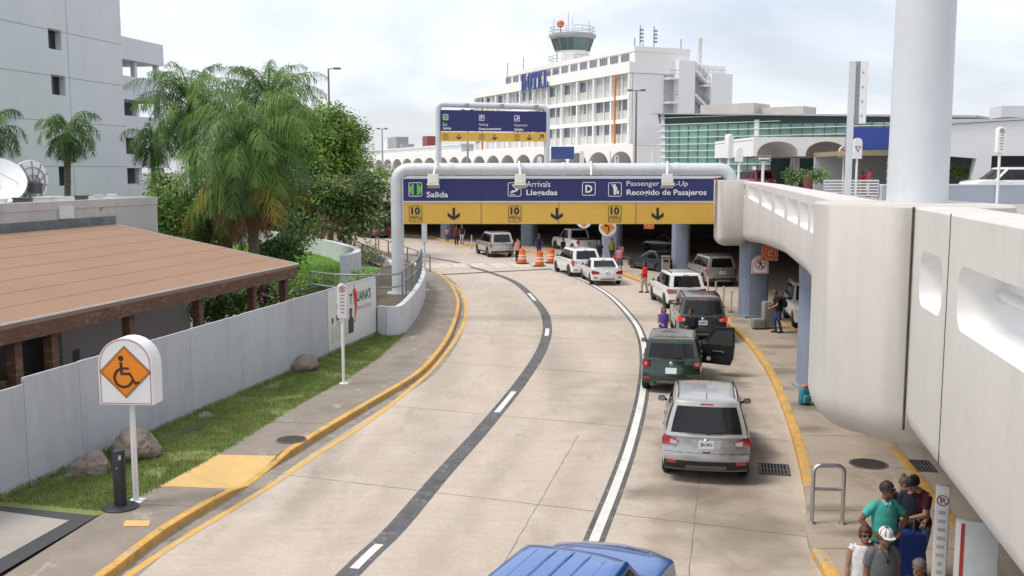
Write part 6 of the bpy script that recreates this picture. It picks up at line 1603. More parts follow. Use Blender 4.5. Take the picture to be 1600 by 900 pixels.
def palm(label, crown, Y_base, zb, tr, nf, L_, seed, npair=38, ll=.62, lw=.05, el0=1.35, sag=2.1, mats=None, dead=0, yellow=0, lean=0., fruit=0, group=None):
    rr = random.Random(seed); c = Vector(crown)
    t = thing('palm_tree', label, 'palm tree', (c.x - lean, c.y, zb), 0, group)
    pts = [(c.x - lean + lean * f ** 1.5, c.y, zb + (c.z - zb) * f) for f in (0, .2, .4, .6, .8, .93, 1)]
    mb = MB(); rows_r = [tr * k for k in (1.25, 1.0, .95, .92, .95, 1.1, .8)]
    dense = spline(pts, .22); rad = [lerp_tab([(0, rows_r[0]), (.2, rows_r[1]), (.6, rows_r[3]), (.93, rows_r[5]), (1, rows_r[6])], i / (len(dense) - 1)) * (1 + .05 * (i % 2)) for i in range(len(dense))]
    mb.tube(dense, rad, 10); mb.build('trunk', bark_m, t, smooth=40, world=True)
    V, Fc, MI = [], [], []
    for k in range(nf):
        f = k / nf; az = k * 2.39996 + rr.uniform(-.25, .25); el = el0 - (el0 + .55) * f ** 1.1 + rr.uniform(-.12, .12)
        frond(V, Fc, MI, rr, c + Vector((math.cos(az) * .12, math.sin(az) * .12, .25 - .5 * f)), az, el, L_ * rr.uniform(.85, 1.1) * (.75 + .25 * math.sin(math.pi * min(1, f + .25))), sag * rr.uniform(.8, 1.2), npair, ll, lw, 0 if rr.random() < .7 else 1)
    mesh_from('crown', V, Fc, MI, list(mats or (frond_m, frondd_m)), t)
    def extra(nm, cnt, m, L2, el, sg, wd=.05, zoff=-.5):
        for k in range(cnt):
            V, Fc, MI = [], [], []
            az = rr.uniform(0, 6.28); frond(V, Fc, MI, rr, c + Vector((math.cos(az) * .2, math.sin(az) * .2, zoff)), az, el + rr.uniform(-.2, .2), L2 * rr.uniform(.7, 1.1), sg, npair, ll, wd, 0, .9)
            mesh_from(nm, V, Fc, MI, [m], t)
    extra('yellow_frond', yellow, frondy_m, L_ * .8, -.35, 1.6); extra('dead_frond', dead, deadf_m, L_ * .8, -.9, 1.2)
    if fruit:
        for s in range(fruit):
            mb = MB(); az = rr.uniform(-2.1, -1.0); q = c + Vector((math.cos(az) * .9, math.sin(az) * 1.3, -.1 - .35 * s))
            for j in range(40):
                e = q + Vector((rr.gauss(0, .14), rr.gauss(0, .14), -rr.random() * .8)); mb.box(e, (.07, .07, .07), rz=rr.random())
            mb.tube([c, q, q + Vector((0, 0, -.8))], .03, 5); mb.build('fruit_stalk', M('palm_fruit', (.35, .1, .03), .7, var=.3), t, world=True)
    return t
palm('large palm at the front of the clump with drooping fronds and dead skirt', D(392, 236, 46), 46, 0, .26, 66, 4.4, 1, 58, .85, .042, el0=1.42, sag=2.05, dead=16, yellow=7, fruit=3)
palm('tall palm at the left back of the clump, its bare trunk showing below', D(298, 168, 56), 56, 0, .24, 50, 3.9, 2, 54, .85, .045, el0=1.45, sag=1.95, dead=1)
palm('tall palm at the right back of the clump beside the round tree', D(420, 165, 55), 55, 0, .24, 50, 3.9, 3, 54, .85, .045, el0=1.45, sag=1.95, lean=-.8)
palm('shorter palm with a swollen trunk inside the palm clump', D(352, 290, 49), 49, 0, .28, 28, 3.9, 4, 50, .8, .045, sag=2.2, dead=6, yellow=5)
palm('small palm alone before the grey parking building wall', D(105, 208, 60), 60, 0, .19, 24, 2.6, 5, 34, .6, .06, sag=2.5, mats=(frondd_m, frond_m), lean=.3)
palm('dark small palm before the open parking levels', D(238, 222, 66), 66, 0, .17, 24, 2.5, 6, 34, .6, .06, sag=2.5, mats=(frondd_m, frondd_m))
palm('palm cut off by the left picture edge above the dishes', D(-14, 208, 58), 58, 0, .19, 24, 2.6, 7, 34, .6, .06, sag=2.5, mats=(frondd_m, frond_m))

def foliage(blobs, seed, ls, mi_w, per=42, cr=.55):
    rr = random.Random(seed); V, Fc, MI = [], [], []
    for (c, r, n) in blobs:
        c = Vector(c); r = Vector(r)
        for k in range(n):
            while True:
                d = Vector((rr.gauss(0, 1), rr.gauss(0, 1), rr.gauss(0, 1)))
                if d.length > .1: break
            d.normalize(); f = rr.random() ** .35
            f *= 1 + .28 * noise.noise(d * 2.2 + c)
            cc = c + Vector((d.x * r.x, d.y * r.y, d.z * r.z)) * f
            m = 0; x = rr.random()
            for j, wgt in enumerate(mi_w):
                if x < wgt: m = j; break
                x -= wgt
            for q in range(per):
                o = Vector((rr.gauss(0, 1), rr.gauss(0, 1), rr.gauss(0, .7))) * cr * .5; p = cc + o
                a = (o.normalized() + Vector((rr.gauss(0, .5), rr.gauss(0, .5), rr.gauss(-.25, .4)))).normalized()
                nn = Vector((rr.gauss(0, .6), rr.gauss(0, .6), 1)).normalized(); s = a.cross(nn)
                if s.length < .05: continue
                s.normalize(); L_ = ls * rr.uniform(.6, 1.25); w = L_ * .24; k0 = len(V)
                V.extend([p, p + a * L_ * .5 + s * w, p + a * L_, p + a * L_ * .5 - s * w]); Fc.append((k0, k0 + 1, k0 + 2, k0 + 3)); MI.append(m)
    return V, Fc, MI
def limb(mb, a, b, r0, r1, rr, bendy=.12, n=5):
    a, b = Vector(a), Vector(b); L_ = (b - a).length; pts = []
    for i in range(n + 1):
        t = i / n; p = a.lerp(b, t)
        if 0 < i < n: p += Vector((rr.uniform(-1, 1), rr.uniform(-1, 1), rr.uniform(-.5, 1))) * L_ * bendy * .5
        pts.append(p)
    mb.tube(pts, [r0 + (r1 - r0) * i / n for i in range(n + 1)], 7)
def tree(label, base, fork, blobs, seed, ls, mats, weights, tr=.22, per=42, cr=.55, twigs=0, name='broadleaf_tree'):
    rr = random.Random(seed); base = Vector(base); fork = Vector(fork)
    t = thing(name, label, 'tree', base)
    mb = MB(); limb(mb, base, fork, tr * 1.2, tr * .8, rr, .03, 6); mb.build('trunk', barkd_m, t, smooth=50, world=True)
    mb = MB()
    for c, r, n in blobs:
        limb(mb, fork - Vector((0, 0, .2)), Vector(c), tr * .6, .03, rr)
        for k in range(4 + twigs):
            a = fork.lerp(Vector(c), rr.uniform(.4, .9)); e = Vector(c) + Vector((rr.gauss(0, .6) * r[0], rr.gauss(0, .6) * r[1], rr.gauss(0, .6) * r[2])); limb(mb, a, e, .05, .015, rr, .2, 4)
    mb.build('limbs', barkd_m, t, smooth=50, world=True)
    mesh_from('crown', *foliage(blobs, seed, ls, weights, per, cr), list(mats), t)
    return t
def B_(px, py, Y, rpx, n, sq=1.): c = D(px, py, Y); r = rpx * Y / F; return (c, (r, r * 1.1, r * sq), n)
tree('round bright green tree right of the palm clump', D(500, 400, 74).to_2d().to_3d(), D(503, 300, 74),
     [B_(508, 205, 74, 40, 95, .85), B_(472, 232, 73, 38, 75), B_(536, 232, 75, 34, 80), B_(502, 268, 73, 40, 90), B_(552, 205, 75, 15, 16), B_(548, 262, 74, 26, 50), B_(524, 184, 75, 20, 24), B_(455, 200, 74, 26, 36)], 21, .3, (leafb_m, leafm_m, leafd_m), (.68, .26, .06), .3, per=56, cr=.8)
tree('dark leafy tree hanging over the walk beside the gantry pipe', D(512, 396, 70.5).to_2d().to_3d(), D(519, 345, 70),
     [B_(520, 305, 69, 32, 44, .8), B_(565, 312, 70, 24, 26), B_(585, 340, 69, 14, 9), B_(550, 355, 69, 18, 12, .7), B_(540, 380, 69, 6, 3), B_(470, 300, 69, 24, 26), B_(600, 295, 71, 10, 6), B_(572, 285, 71, 18, 16)], 22, .36, (leafm_m, leafd_m, leafo_m), (.45, .2, .35), .24, per=44, cr=.75, twigs=6)
tree('low dark tree at the foot of the palm clump', D(455, 405, 52).to_2d().to_3d(), D(452, 385, 52),
     [B_(445, 385, 51, 30, 36, .7), B_(470, 366, 52, 15, 10, .7), B_(425, 400, 50, 24, 22), B_(490, 352, 53, 14, 8), B_(458, 345, 53, 20, 12)], 23, .26, (leafd_m, leafm_m), (.6, .4), .16, per=36, cr=.6, twigs=3)
tree('bushy mid green tree left of the palms behind the roof wall', D(262, 400, 52).to_2d().to_3d(), D(262, 365, 52),
     [B_(262, 320, 52, 36, 60), B_(238, 345, 52, 22, 24), B_(290, 345, 51, 30, 40), B_(315, 320, 52, 26, 30), B_(320, 370, 50, 30, 36, .8), B_(345, 345, 50, 24, 24), B_(255, 290, 53, 20, 18)], 24, .26, (leafm_m, leafd_m, leafb_m), (.4, .45, .15), .2, per=40, cr=.6)
def bush(label, blobs, seed, ls, mats, w, per=36, cr=.4, name='shrub', group=None):
    c = Vector(blobs[0][0]); zb = min(Vector(b[0]).z - b[1][2] for b in blobs)
    t = thing(name, label, 'shrub', (c.x, c.y, zb), 0, group); rr = random.Random(seed)
    mb = MB()
    for b in blobs:
        for k in range(4): limb(mb, (c.x + rr.uniform(-.1, .1), c.y, zb), Vector(b[0]) + Vector((rr.gauss(0, .3) * b[1][0], 0, rr.random() * .5 * b[1][2])), .025, .01, rr, .1, 3)
    mb.build('stems', barkd_m, t, world=True)
    mesh_from('leaves', *foliage(blobs, seed, ls, w, per, cr), list(mats), t); return t
bush('dark green shrubs along the fence inside the restaurant garden', [B_(450, 456, 40, 20, 18, .7), B_(425, 464, 39, 20, 16), B_(484, 452, 41, 18, 13, .6), B_(440, 480, 38, 14, 8), B_(508, 444, 41.5, 12, 7, .6)], 31, .2, (leafd_m, leafm_m), (.5, .5), cr=.45)
bush('purple leaved shrub at the restaurant corner post', [B_(405, 458, 38.2, 14, 10), B_(402, 440, 38.5, 9, 6)], 32, .2, (leafr_m, leafd_m), (.7, .3))
bush('dark shrub under the eaves between the restaurant posts', [B_(340, 480, 35.2, 26, 22, .8), B_(370, 470, 36, 20, 16), B_(300, 475, 36.5, 20, 12)], 33, .22, (leafd_m, leafm_m), (.65, .35))
bush('dusty grey green shrub between the curved wall and the walkway', [B_(572, 392, 63, 17, 16, .9), B_(590, 400, 63, 10, 6), B_(562, 405, 62, 8, 5)], 34, .16, (leafo_m, leafm_m), (.8, .2))
bush('small leafy tuft overhanging the banner top', [B_(560, 436, 41, 8, 6, .6), B_(552, 430, 41.5, 5, 3), B_(575, 432, 42, 5, 3)], 35, .14, (leafb_m, leafm_m), (.7, .3))
bush('planted hedge before the dark terminal entrance', [B_(1240, 277, 60, 10, 8, .8), B_(1260, 276, 60, 10, 8, .8), B_(1280, 276, 60, 10, 8, .7), B_(1233, 272, 60, 5, 4)], 36, .22, (leafd_m, leafm_m), (.6, .4), cr=.35)
bush('low green hedge in the wing opening beside the mast', [B_(x, 269, 61, 7, 6, .6) for x in (1466, 1480, 1494, 1508, 1518)], 37, .2, (leafm_m, leafd_m), (.6, .4), cr=.35)
bush('yellow green shrub by the far arches left of the gantry pipe', [B_(603, 272, 110, 7, 8, .7), B_(590, 275, 110, 6, 6)], 38, .4, (leafb_m, leafm_m), (.6, .4), cr=.7)
def spiky(label, c, n, L_, seed, m=frondd_m):
    rr = random.Random(seed); V, Fc, MI = [], [], []; t = thing('spiky_plant', label, 'plant', c)
    for k in range(n):
        az = rr.uniform(0, 6.28); el = rr.uniform(.2, 1.4); d = Vector((math.cos(az) * math.cos(el), math.sin(az) * math.cos(el), math.sin(el)))
        leaf_strip(V, Fc, MI, Vector((0, 0, .1)), d, Vector((0, 0, 1)).cross(d).cross(d), L_ * rr.uniform(.6, 1.1), .06, .45, 0, 4)
    mesh_from('leaves', V, Fc, MI, [m], t, world=False)
    mb = MB(); mb.lathe([(.14, 0), (.2, .28), (.17, .28), (.0001, .26)], n=12); mb.build('pot', M('clay_pot', (.2, .09, .06), .8), t, smooth=40)
for k, (px, py, y) in enumerate(((22, 590, 21.6), (55, 588, 22.3), (80, 575, 22.8))):
    q = ev(y, .55 + .1 * k, .35); spiky(['potted spiky plant at the far left restaurant post', 'potted spiky plant between two restaurant posts', 'potted fountain-like spiky plant right of the other two'][k], (q.x, q.y, 1.45), 30, .75, 50 + k, grass2_m if k == 2 else frondd_m)
    mbx = MB(); mbx.box((q.x, q.y, .9), (.5, .5, 1.1)); tag(mbx.build('plant_stand', wood_m), ['brown plinth under the far left spiky plant', 'brown plinth under the middle spiky plant', 'brown plinth under the fountain-like plant'][k], 'plinth')
def boulder(label, px, py, size, seed):
    c = P(px, py, .13); bm = bmesh.new(); bmesh.ops.create_icosphere(bm, subdivisions=5, radius=1)
    for v in bm.verts:
        n1 = noise.noise(v.co * .9 + Vector((seed * 7., 0, 0))); n2 = noise.noise(v.co * 2.3 + Vector((0, seed * 5., 0))); n3 = noise.noise(v.co * 7 + Vector((0, 0, seed)))
        v.co *= 1 + .3 * n1 + .15 * n2 - .1 * abs(noise.noise(v.co * 3.1 + Vector((seed, 3, 1)))) + .05 * n3
        if v.co.z < -.55: v.co.z = -.55
    for v in bm.verts: v.co = Vector((v.co.x * size[0], v.co.y * size[1], (v.co.z + .5) * size[2]))
    mb = MB(); mb.bm.free(); mb.bm = bm; o = mb.build('boulder', rock_m, smooth=60); o.location = (c.x, c.y + size[1] * .6, c.z - .04); o.rotation_euler = (0, 0, seed)
    tag(o, label, 'boulder')
boulder('grey rounded boulder on the grass left of the black bollard', 137, 745, (.4, .36, .36), 1)
boulder('larger brown boulder behind the wheelchair sign post at the fence', 206, 720, (.6, .5, .48), 2)
boulder('flat reddish boulder at the fence foot farther along the grass', 468, 582, (.56, .5, .36), 3)
boulder('fist sized pale stone beside the grey rounded boulder', 106, 748, (.09, .09, .09), 4)
boulder('low reddish rock at the fence foot above the narrow drain', 318, 655, (.17, .2, .14), 5)
# ================= cars =================
tyre_m = M('tyre_rubber', (.018, .018, .018), .85, var=.15)
rim_m = M('alloy_rim', (.5, .5, .5), .3, .8, var=.05)
rimd_m = M('dark_alloy_rim', (.2, .2, .2), .35, .7, var=.05)
glass_m = M('car_glass', (.006, .007, .008), .05, var=.05, spec=.45)
trim_m = M('black_trim', (.015, .015, .016), .5, var=.1)
tail_m = M('tail_lamp', (.32, .012, .018), .12, var=.1, spec=.8, coat=.6)
taillit_m = M('lit_tail_lamp', (.5, .02, .02), .15, emit=((1, .06, .03), .3))
lampw_m = M('lamp_clear', (.5, .36, .36), .1, spec=.8, coat=.6)
chrome_m = M('chrome', (.7, .7, .7), .12, 1., var=.02)
plate_m = M('plate_white', (.62, .64, .66), .5); platet_m = M('plate_ink', (.05, .06, .1), .6)
fill_m = M('dark_fill', (.01, .01, .01), .9)
def paint(name, col, metal=0., rough=.28): return M('paint_' + name, col, rough, metal, var=.015, scale=3, var2=.02, coat=.9)
def car(label, rear, heading, L=4.6, W=1.82, H=1.68, col=None, kind='suv', zb=.98, hood=1.02, clear=.3, wr=.355, win=((-1.35, -.45), (-.35, .75)), wf0=1.15, wf1=.35, r0=.1, r1=.45, tum=.77,
        deck=None, tails='corner', rails=True, bumper='black', plate=True, platez=.8, body_low=None, front=False, center=False, name='parked_car', cat='car', lit=False, rimm=None, rw=(.1, .9, .8), brake=True, ribs=False, z0=0., spare=False, wiper=True, detail=True, ptext=None):
    d = Vector((heading[0], heading[1])).normalized(); rz = math.atan2(-d.x, d.y)
    c = Vector(rear[:2]) if center else Vector(rear[:2]) + d * (L * .3 + .02)
    t = thing(name, label, cat, (c.x, c.y, z0), rz)
    hw = W / 2; yr, yf = -L / 2, L / 2
    wy = (yr + .2 * L - .02, yf - .195 * L)
    rp = [(0, .09), (.3, .03), (.42, 0), (.62, 0), (.7, .055), (zb, .1), (9, .12)] if kind != 'sedan' else [(0, .1), (.3, .03), (.42, 0), (.62, 0), (.72, .03), (zb + .1, .08), (9, .1)]
    fp = [(0, .12), (.3, .03), (.5, 0), (.7, .05), (1.0, .2), (9, .3)]
    def endw(x, y, z):
        """pull the ends in to their profiles and round them in plan"""
        wgt = max(0, min(1, (-y - L / 2 + .7) / .7)); y2 = y + (lerp_tab(rp, z) + .16 * (abs(x) / hw) ** 2.6) * wgt ** 1.5
        wgt = max(0, min(1, (y - L / 2 + .9) / .9)); y2 -= (lerp_tab(fp, z) + .3 * (abs(x) / hw) ** 2.4) * wgt ** 1.5
        return Vector((x, y2, z))
    def wid(y):
        e = max(0, (abs(y) - (L / 2 - .9)) / .9); return hw * (1 - .06 * e * e)
    dk = deck
    def ztop(y):
        if kind == 'sedan' and y < yr + 1.1: return zb + .07
        if y > wf0 - .1: return zb + (hood - zb) * 1 - (.13 * ((y - wf0) / (yf - wf0)) ** 2 if y > wf0 else 0)
        return zb
    def arch(y):
        z = clear
        for a in wy:
            q = (wr + .065) ** 2 - (y - a) ** 2
            if q > 0: z = max(z, wr + math.sqrt(q))
        return z
    ys = sorted(set([yr, yr + .04, yf, yf - .04] + [yr + L * k / 46 for k in range(47)] + [a + s_ * (wr + .066) for a in wy for s_ in (-1, 1)] + [a + s_ * (wr + .02) for a in wy for s_ in (-1, 1)]))
    def sidex(y, z):
        w = wid(y); f = (z - clear) / (zb - clear)
        return w * lerp_tab([(0, .965), (.12, .985), (.4, 1.0), (.62, .995), (.9, .97), (1.0, .945)], f)
    rows = []
    for y in ys:
        w = wid(y); zt = ztop(y); za = arch(y); half = [(0, za)]
        half.append((sidex(y, max(za, clear)) * .9, za))
        for k in range(7):
            z = za + (zt - .02 - za) * k / 6; half.append((sidex(y, min(z, zb)), z))
        half += [(w * .9, zt + .005), (w * .55, zt + .025), (0, zt + .035)]
        ring = half + [(-x, z) for x, z in half[::-1][1:-1]]
        rows.append([endw(x, y, z) for x, z in ring])
    mb = MB(); mb.grid(rows, close_v=True)
    nh = len(half)
    for y in (yr, yf):
        w = wid(y); zt = ztop(y)
        hl = [(sidex(y, clear) * .9, clear)] + [(sidex(y, clear + (zt - .02 - clear) * k / 6), clear + (zt - .02 - clear) * k / 6) for k in range(7)] + [(w * .9, zt + .005), (w * .55, zt + .025)]
        g = [[endw(x * f, y, z + (.035 - .025) * 0) for f in (-1, -.75, -.5, -.25, 0, .25, .5, .75, 1)] for x, z in hl]
        mb.grid(g)
        tp = g[-1]; c0 = endw(0, y, zt + .035)
        mb.face([tp[k] for k in range(len(tp))] + [c0]) if False else None
    # greenhouse
    gz0 = zb + .0; gh = H - .06 - gz0
    def Gy(t_): return yr + r0 + (r1 - r0) * t_, wf0 + (wf1 - wf0) * t_
    def Gw(t_): return hw * (.925 + (tum - .925) * (max(t_, 0) ** 1.25))
    bf, bb = .14, .07
    def Gs(y, t_, sd, off=0.):
        a, b = Gy(t_); m = (a + b) / 2; q = (y - m) / ((b - a) / 2); return Vector((sd * (Gw(t_) * (1 - .05 * max(0, abs(q)) ** 3) + off), y, gz0 + gh * t_))
    def Gr(fx_, t_, off=0.):
        a, b = Gy(t_); return Vector((fx_ * Gw(t_) * .95, a - off + bb * (abs(fx_) ** 2.2) , gz0 + gh * t_))
    def Gf(fx_, t_, off=0.):
        a, b = Gy(t_); return Vector((fx_ * Gw(t_) * .95, b + off - bf * (abs(fx_) ** 2.2), gz0 + gh * t_))
    lev = []
    for t_ in (-.06, 0, .2, .4, .6, .8, .93, 1.0):
        a, b = Gy(t_); ring = [Gr(f, t_) for f in (-1, -.8, -.5, 0, .5, .8, 1)]
        ring += [Gs(a + bb + (b - bf - a - bb) * k / 10, t_, 1) for k in range(11)]
        ring += [Gf(f, t_) for f in (1, .8, .5, 0, -.5, -.8, -1)]
        ring += [Gs(b - bf - (b - bf - a - bb) * k / 10, t_, -1) for k in range(11)]
        lev.append(ring)
    top = lev[-1]; cy = sum(p.y for p in top) / len(top)
    def inset(k, dz): return [Vector((p.x * k, cy + (p.y - cy) * k, p.z + dz)) for p in top]
    lev += [inset(.985, .022), inset(.95, .04), inset(.8, .055), inset(.45, .062)]
    V = mb.grid(lev, close_v=True); mb.cap(V[-1])
    if ribs:
        for k in range(-2, 3):
            x = k * .23; rr_ = []
            for q in range(13):
                y = r0 * 0 + yr + r1 + .12 + (wf1 - yr - r1 - .3) * q / 12; z = H - .0 + .006 - .03 * (abs(x) / .6) ** 2
                rr_.append((y, z))
            mb.tube([(x, y, z - (.03 if i in (0, 12) else .008)) for i, (y, z) in enumerate(rr_)], .021, 8)
    bmesh.ops.remove_doubles(mb.bm, verts=mb.bm.verts[:], dist=.0006)
    body = mb.build('body', col, t, smooth=32)
    mb = MB(); mb.box((0, 0, (clear + zb) / 2 + .02), (W * .8, L * .8, zb - clear - .14)); mb.build('dark_fill', fill_m, t)  # dark box inside the body, added to block light
    # patches that lie on the body surface
    def patch(nm, fn, pts, mt, th=.008, par=None, nx=1):
        mb = MB()
        A = [mb.bm.verts.new(fn(a, b, th)) for a, b in pts]; B = [mb.bm.verts.new(fn(a, b, -.01)) for a, b in pts]
        n = len(pts)
        for i in range(n): mb.bm.faces.new((A[i], A[(i + 1) % n], B[(i + 1) % n], B[i]))
        for tr_ in tessellate_polygon([[Vector((a, b, 0)) for a, b in pts]]): mb.bm.faces.new([A[i] for i in tr_])
        return mb.build(nm, mt, par or t, smooth=35)
    def gridpatch(nm, fn, u0, u1, v0, v1, mt, th=.006, nu=8, nv=5, par=None):
        """u0,u1 may be functions of v"""
        mb = MB(); g = []
        for j in range(nv + 1):
            v = v0 + (v1 - v0) * j / nv; a = u0(v) if callable(u0) else u0; b = u1(v) if callable(u1) else u1
            g.append([fn(a + (b - a) * i / nu, v, th) for i in range(nu + 1)])
        mb.grid(g); return mb.build(nm, mt, par or t, smooth=60)
    fr = lambda x, z, o: endw(x, yr, z) - Vector((0, o, 0))
    ff = lambda x, z, o: endw(x, yf, z) + Vector((0, o, 0))
    fs = {sd: (lambda y, z, o, sd=sd: (lambda p: Vector((p.x + sd * o, p.y, p.z)))(endw(sd * sidex(y, z), y, z))) for sd in (-1, 1)}
    gs = {sd: (lambda y, v, o, sd=sd: Gs(y, v, sd, o)) for sd in (-1, 1)}
    # glass
    if kind != 'pickup' or True:
        gridpatch('rear_window', lambda u, v, o: Gr(u, v, o), -rw[2], rw[2], rw[0], rw[1], glass_m, .007)
    gridpatch('windshield', lambda u, v, o: Gf(u, v, o), -.9, .9, .08, .92, glass_m, .007)
    for sd in (-1, 1):
        fa = lambda v: Gy(v)[0] + .12 + bb; fb = lambda v: Gy(v)[1] - .1 - bf
        gridpatch('window_surround', gs[sd], fa, fb, .06, .9, trim_m, .004, 12)
        n = len(win)
        for i, (a, b) in enumerate(win):
            u0 = (lambda v, a=a: max(a, fa(v) + .03)); u1 = (lambda v, b=b: min(b, fb(v) - .03))
            gridpatch('side_window', gs[sd], u0, u1, .11, .86, glass_m, .008, 6)
    # lamps
    tm = taillit_m if lit else tail_m
    for sd in (-1, 1):
        if tails == 'corner':
            patch('tail_lamp', fr, [(sd * x, z) for x, z in ((hw * .6, zb - .14), (hw * .92, zb - .02), (hw * .985, zb - .1), (hw * .975, zb - .24), (hw * .68, zb - .23))], tm, .03)
            patch('lamp_lens', fr, [(sd * x, z) for x, z in ((hw * .62, zb - .15), (hw * .8, zb - .1), (hw * .8, zb - .2), (hw * .68, zb - .21))], lampw_m, .036)
        elif tails == 'tall':
            patch('tail_lamp', fr, [(sd * x, z) for x, z in ((hw * .8, zb + .02), (hw * .97, zb + .02), (hw * .98, zb - .32), (hw * .84, zb - .32))], tm, .03)
        elif tails == 'round':
            patch('tail_lamp', fr, [(sd * (hw * .83 + .1 * math.cos(a)), zb - .14 + .11 * math.sin(a)) for a in [2 * pi * k / 18 for k in range(18)]], tm, .05)
            patch('lamp_ring', fr, [(sd * (hw * .83 + .045 * math.cos(a)), zb - .14 + .05 * math.sin(a)) for a in [2 * pi * k / 14 for k in range(14)]], M('lamp_pink', (.6, .2, .2), .2), .058)
        elif tails == 'wide':
            patch('tail_lamp', fr, [(sd * x, z) for x, z in ((hw * .52, zb - .12), (hw * .94, zb - .02), (hw * .985, zb - .12), (hw * .96, zb - .26), (hw * .56, zb - .22))], tm, .03)
        patch('side_lamp', fs[sd], [(yr + .19, zb - .06), (yr + .42, zb - .1), (yr + .36, zb - .2), (yr + .19, zb - .22)], tm, .012)
        patch('reflector', fr, [(sd * x, z) for x, z in ((hw * .66, .5), (hw * .88, .5), (hw * .88, .44), (hw * .66, .44))], tm, .03)
        patch('headlight', ff, [(sd * x, z) for x, z in ((hw * .5, .72), (hw * .95, .84), (hw * .95, .68), (hw * .55, .62))], lampw_m, .02)
    patch('grille', ff, [(-hw * .45, .78), (hw * .45, .78), (hw * .38, .52), (-hw * .38, .52)], trim_m, .02)
    if brake: gridpatch('brake_lamp', lambda u, v, o: Gr(u, v, o), -.2, .2, .94, .985, tm, .012, 4, 1)
    if bumper == 'black':
        gridpatch('bumper', fr, -hw * .93, hw * .93, clear + .02, .5, trim_m, .02, 10, 3)
    gridpatch('bumper_seam', fr, -hw * .94, hw * .94, .66, .672, trim_m, .004, 10, 1)
    gridpatch('skid_plate', fr, -hw * .45, hw * .45, clear + .04, clear + .12, rimd_m, .03, 6, 1)
    for sd in (-1, 1):
        gridpatch('tailgate_seam', fr, sd * hw * .68, sd * hw * .69, .67, zb + .02, trim_m, .004, 1, 5)
        gridpatch('sill_trim', fs[sd], wy[0] + wr + .1, wy[1] - wr - .1, clear + .01, clear + .12, trim_m if bumper == 'black' else col, .01, 8, 2)
        for y in (wf0 - .15, win[-1][0] - .05, wy[0] + wr + .12):
            gridpatch('door_seam', fs[sd], y - .006, y + .006, clear + .14, zb - .03, trim_m, .003, 1, 6)
        for y in (win[-1][0] + .12, wy[0] + wr + .26):
            mb = MB(); p = fs[sd](y, zb - .13, .012); mb.box(p, (.03, .2, .035), bev=.008); mb.build('door_handle', col, t)
        # mirror
        mb = MB(); p = Vector((sd * (hw + .06), wf0 - .42, zb + .09)); mb.box(p, (.17, .1, .13), bev=.04); mb.bar((sd * hw * .93, wf0 - .4, zb + .05), p, .05); mo = mb.build('mirror', trim_m, t, smooth=50)
        mb = MB(); mb.box(p + Vector((0, -.052, 0)), (.14, .008, .1)); mb.build('mirror_glass', M('mirror_glass', (.3, .33, .36), .05, .9), mo)
        if rails:
            a, b = Gy(1); x = sd * Gw(1) * .9
            mb = MB(); mb.tube([(x, a + .15, H - .06), (x, a + .25, H + .03), (x, (a + b) / 2, H + .045), (x, b - .35, H + .02), (x, b - .25, H - .06)], .022, 8); mb.build('roof_rail', chrome_m if rails == 'chrome' else trim_m, t, smooth=50)
    if plate:
        patch('plate_recess', fr, [(-.32, platez + .09), (.32, platez + .09), (.26, platez - .09), (-.26, platez - .09)], col, .006)
        pl_ = patch('licence_plate', fr, [(-.16, platez + .08), (.16, platez + .08), (.16, platez - .08), (-.16, platez - .08)], plate_m, .022)
        if ptext:
            mb = MB(); p = fr(0, platez, .024); text_faces(mb, ptext, (p.x - .12, p.y, platez - .04), X_ if 0 else Vector((1, 0, 0)), Vector((0, 0, 1)), .24, .08, .03, 0, .004); mb.build('plate_lettering', platet_m, pl_)
        else:
            for k in range(3): patch('plate_print', fr, [(-.11 + k * .085, platez + .035), (-.06 + k * .085, platez + .035), (-.06 + k * .085, platez - .035), (-.11 + k * .085, platez - .035)], platet_m, .025, pl_)
    mb = MB(); p = fr(0, zb - .13, .012); mb.lathe([(.05, 0), (.058, .008), (.05, .016), (.04, .008), (.05, 0)], p, 18, 'Y'); mb.box(p, (.12, .012, .022)); mb.build('badge', chrome_m, t, smooth=40)
    if wiper:
        mb = MB(); a, b = Gr(0, rw[0] - .02, .02), Gr(.42, rw[0] + .06, .025); mb.bar(a, b, .02); mb.build('rear_wiper', trim_m, t)
    mb = MB(); a = Gy(1)[0]; mb.bar((0, a + .22, H - .02), (0, a + .1, H + .13), .014); mb.build('antenna', trim_m, t)
    for wx in (-1, 1):
        for y in wy:
            cx = wx * (hw - .125); mb = MB()
            mb.lathe([(wr * .62, -.1), (wr * .9, -.105), (wr, -.07), (wr, .07), (wr * .9, .105), (wr * .62, .1)], (cx, y, wr), 28, 'X'); wo = mb.build('wheel', tyre_m, t, smooth=40)
            mb = MB(); s_ = wx
            mb.lathe([(wr * .63, -.08), (wr * .63, s_ * .09), (wr * .58, s_ * .1), (wr * .55, s_ * .03), (.0001, s_ * .02)] if s_ > 0 else [(wr * .63, .08), (wr * .63, -.09), (wr * .58, -.1), (wr * .55, -.03), (.0001, -.02)], (cx, y, wr), 24, 'X')
            for k in range(5):
                a = 2 * pi * k / 5 + .3; mb.bar((cx + s_ * .085, y, wr), (cx + s_ * .085, y + math.cos(a) * wr * .6, wr + math.sin(a) * wr * .6), .06, .03, up=Vector((1, 0, 0)))
            mb.build('rim', rimm or rim_m, wo, smooth=35)
    t['_'] = 0; del t['_']
    return dict(root=t, fr=fr, fs=fs, Gs=Gs, Gr=Gr, Gy=Gy, Gw=Gw, patch=patch, gridpatch=gridpatch, hw=hw, zb=zb, H=H, yr=yr, yf=yf, wf0=wf0, wf1=wf1)
def rear_at(px, py, z=0.): return P(px, py, z)
silver = paint('silver', (.44, .43, .41), .75, .3)
white = paint('white', (.74, .74, .73))
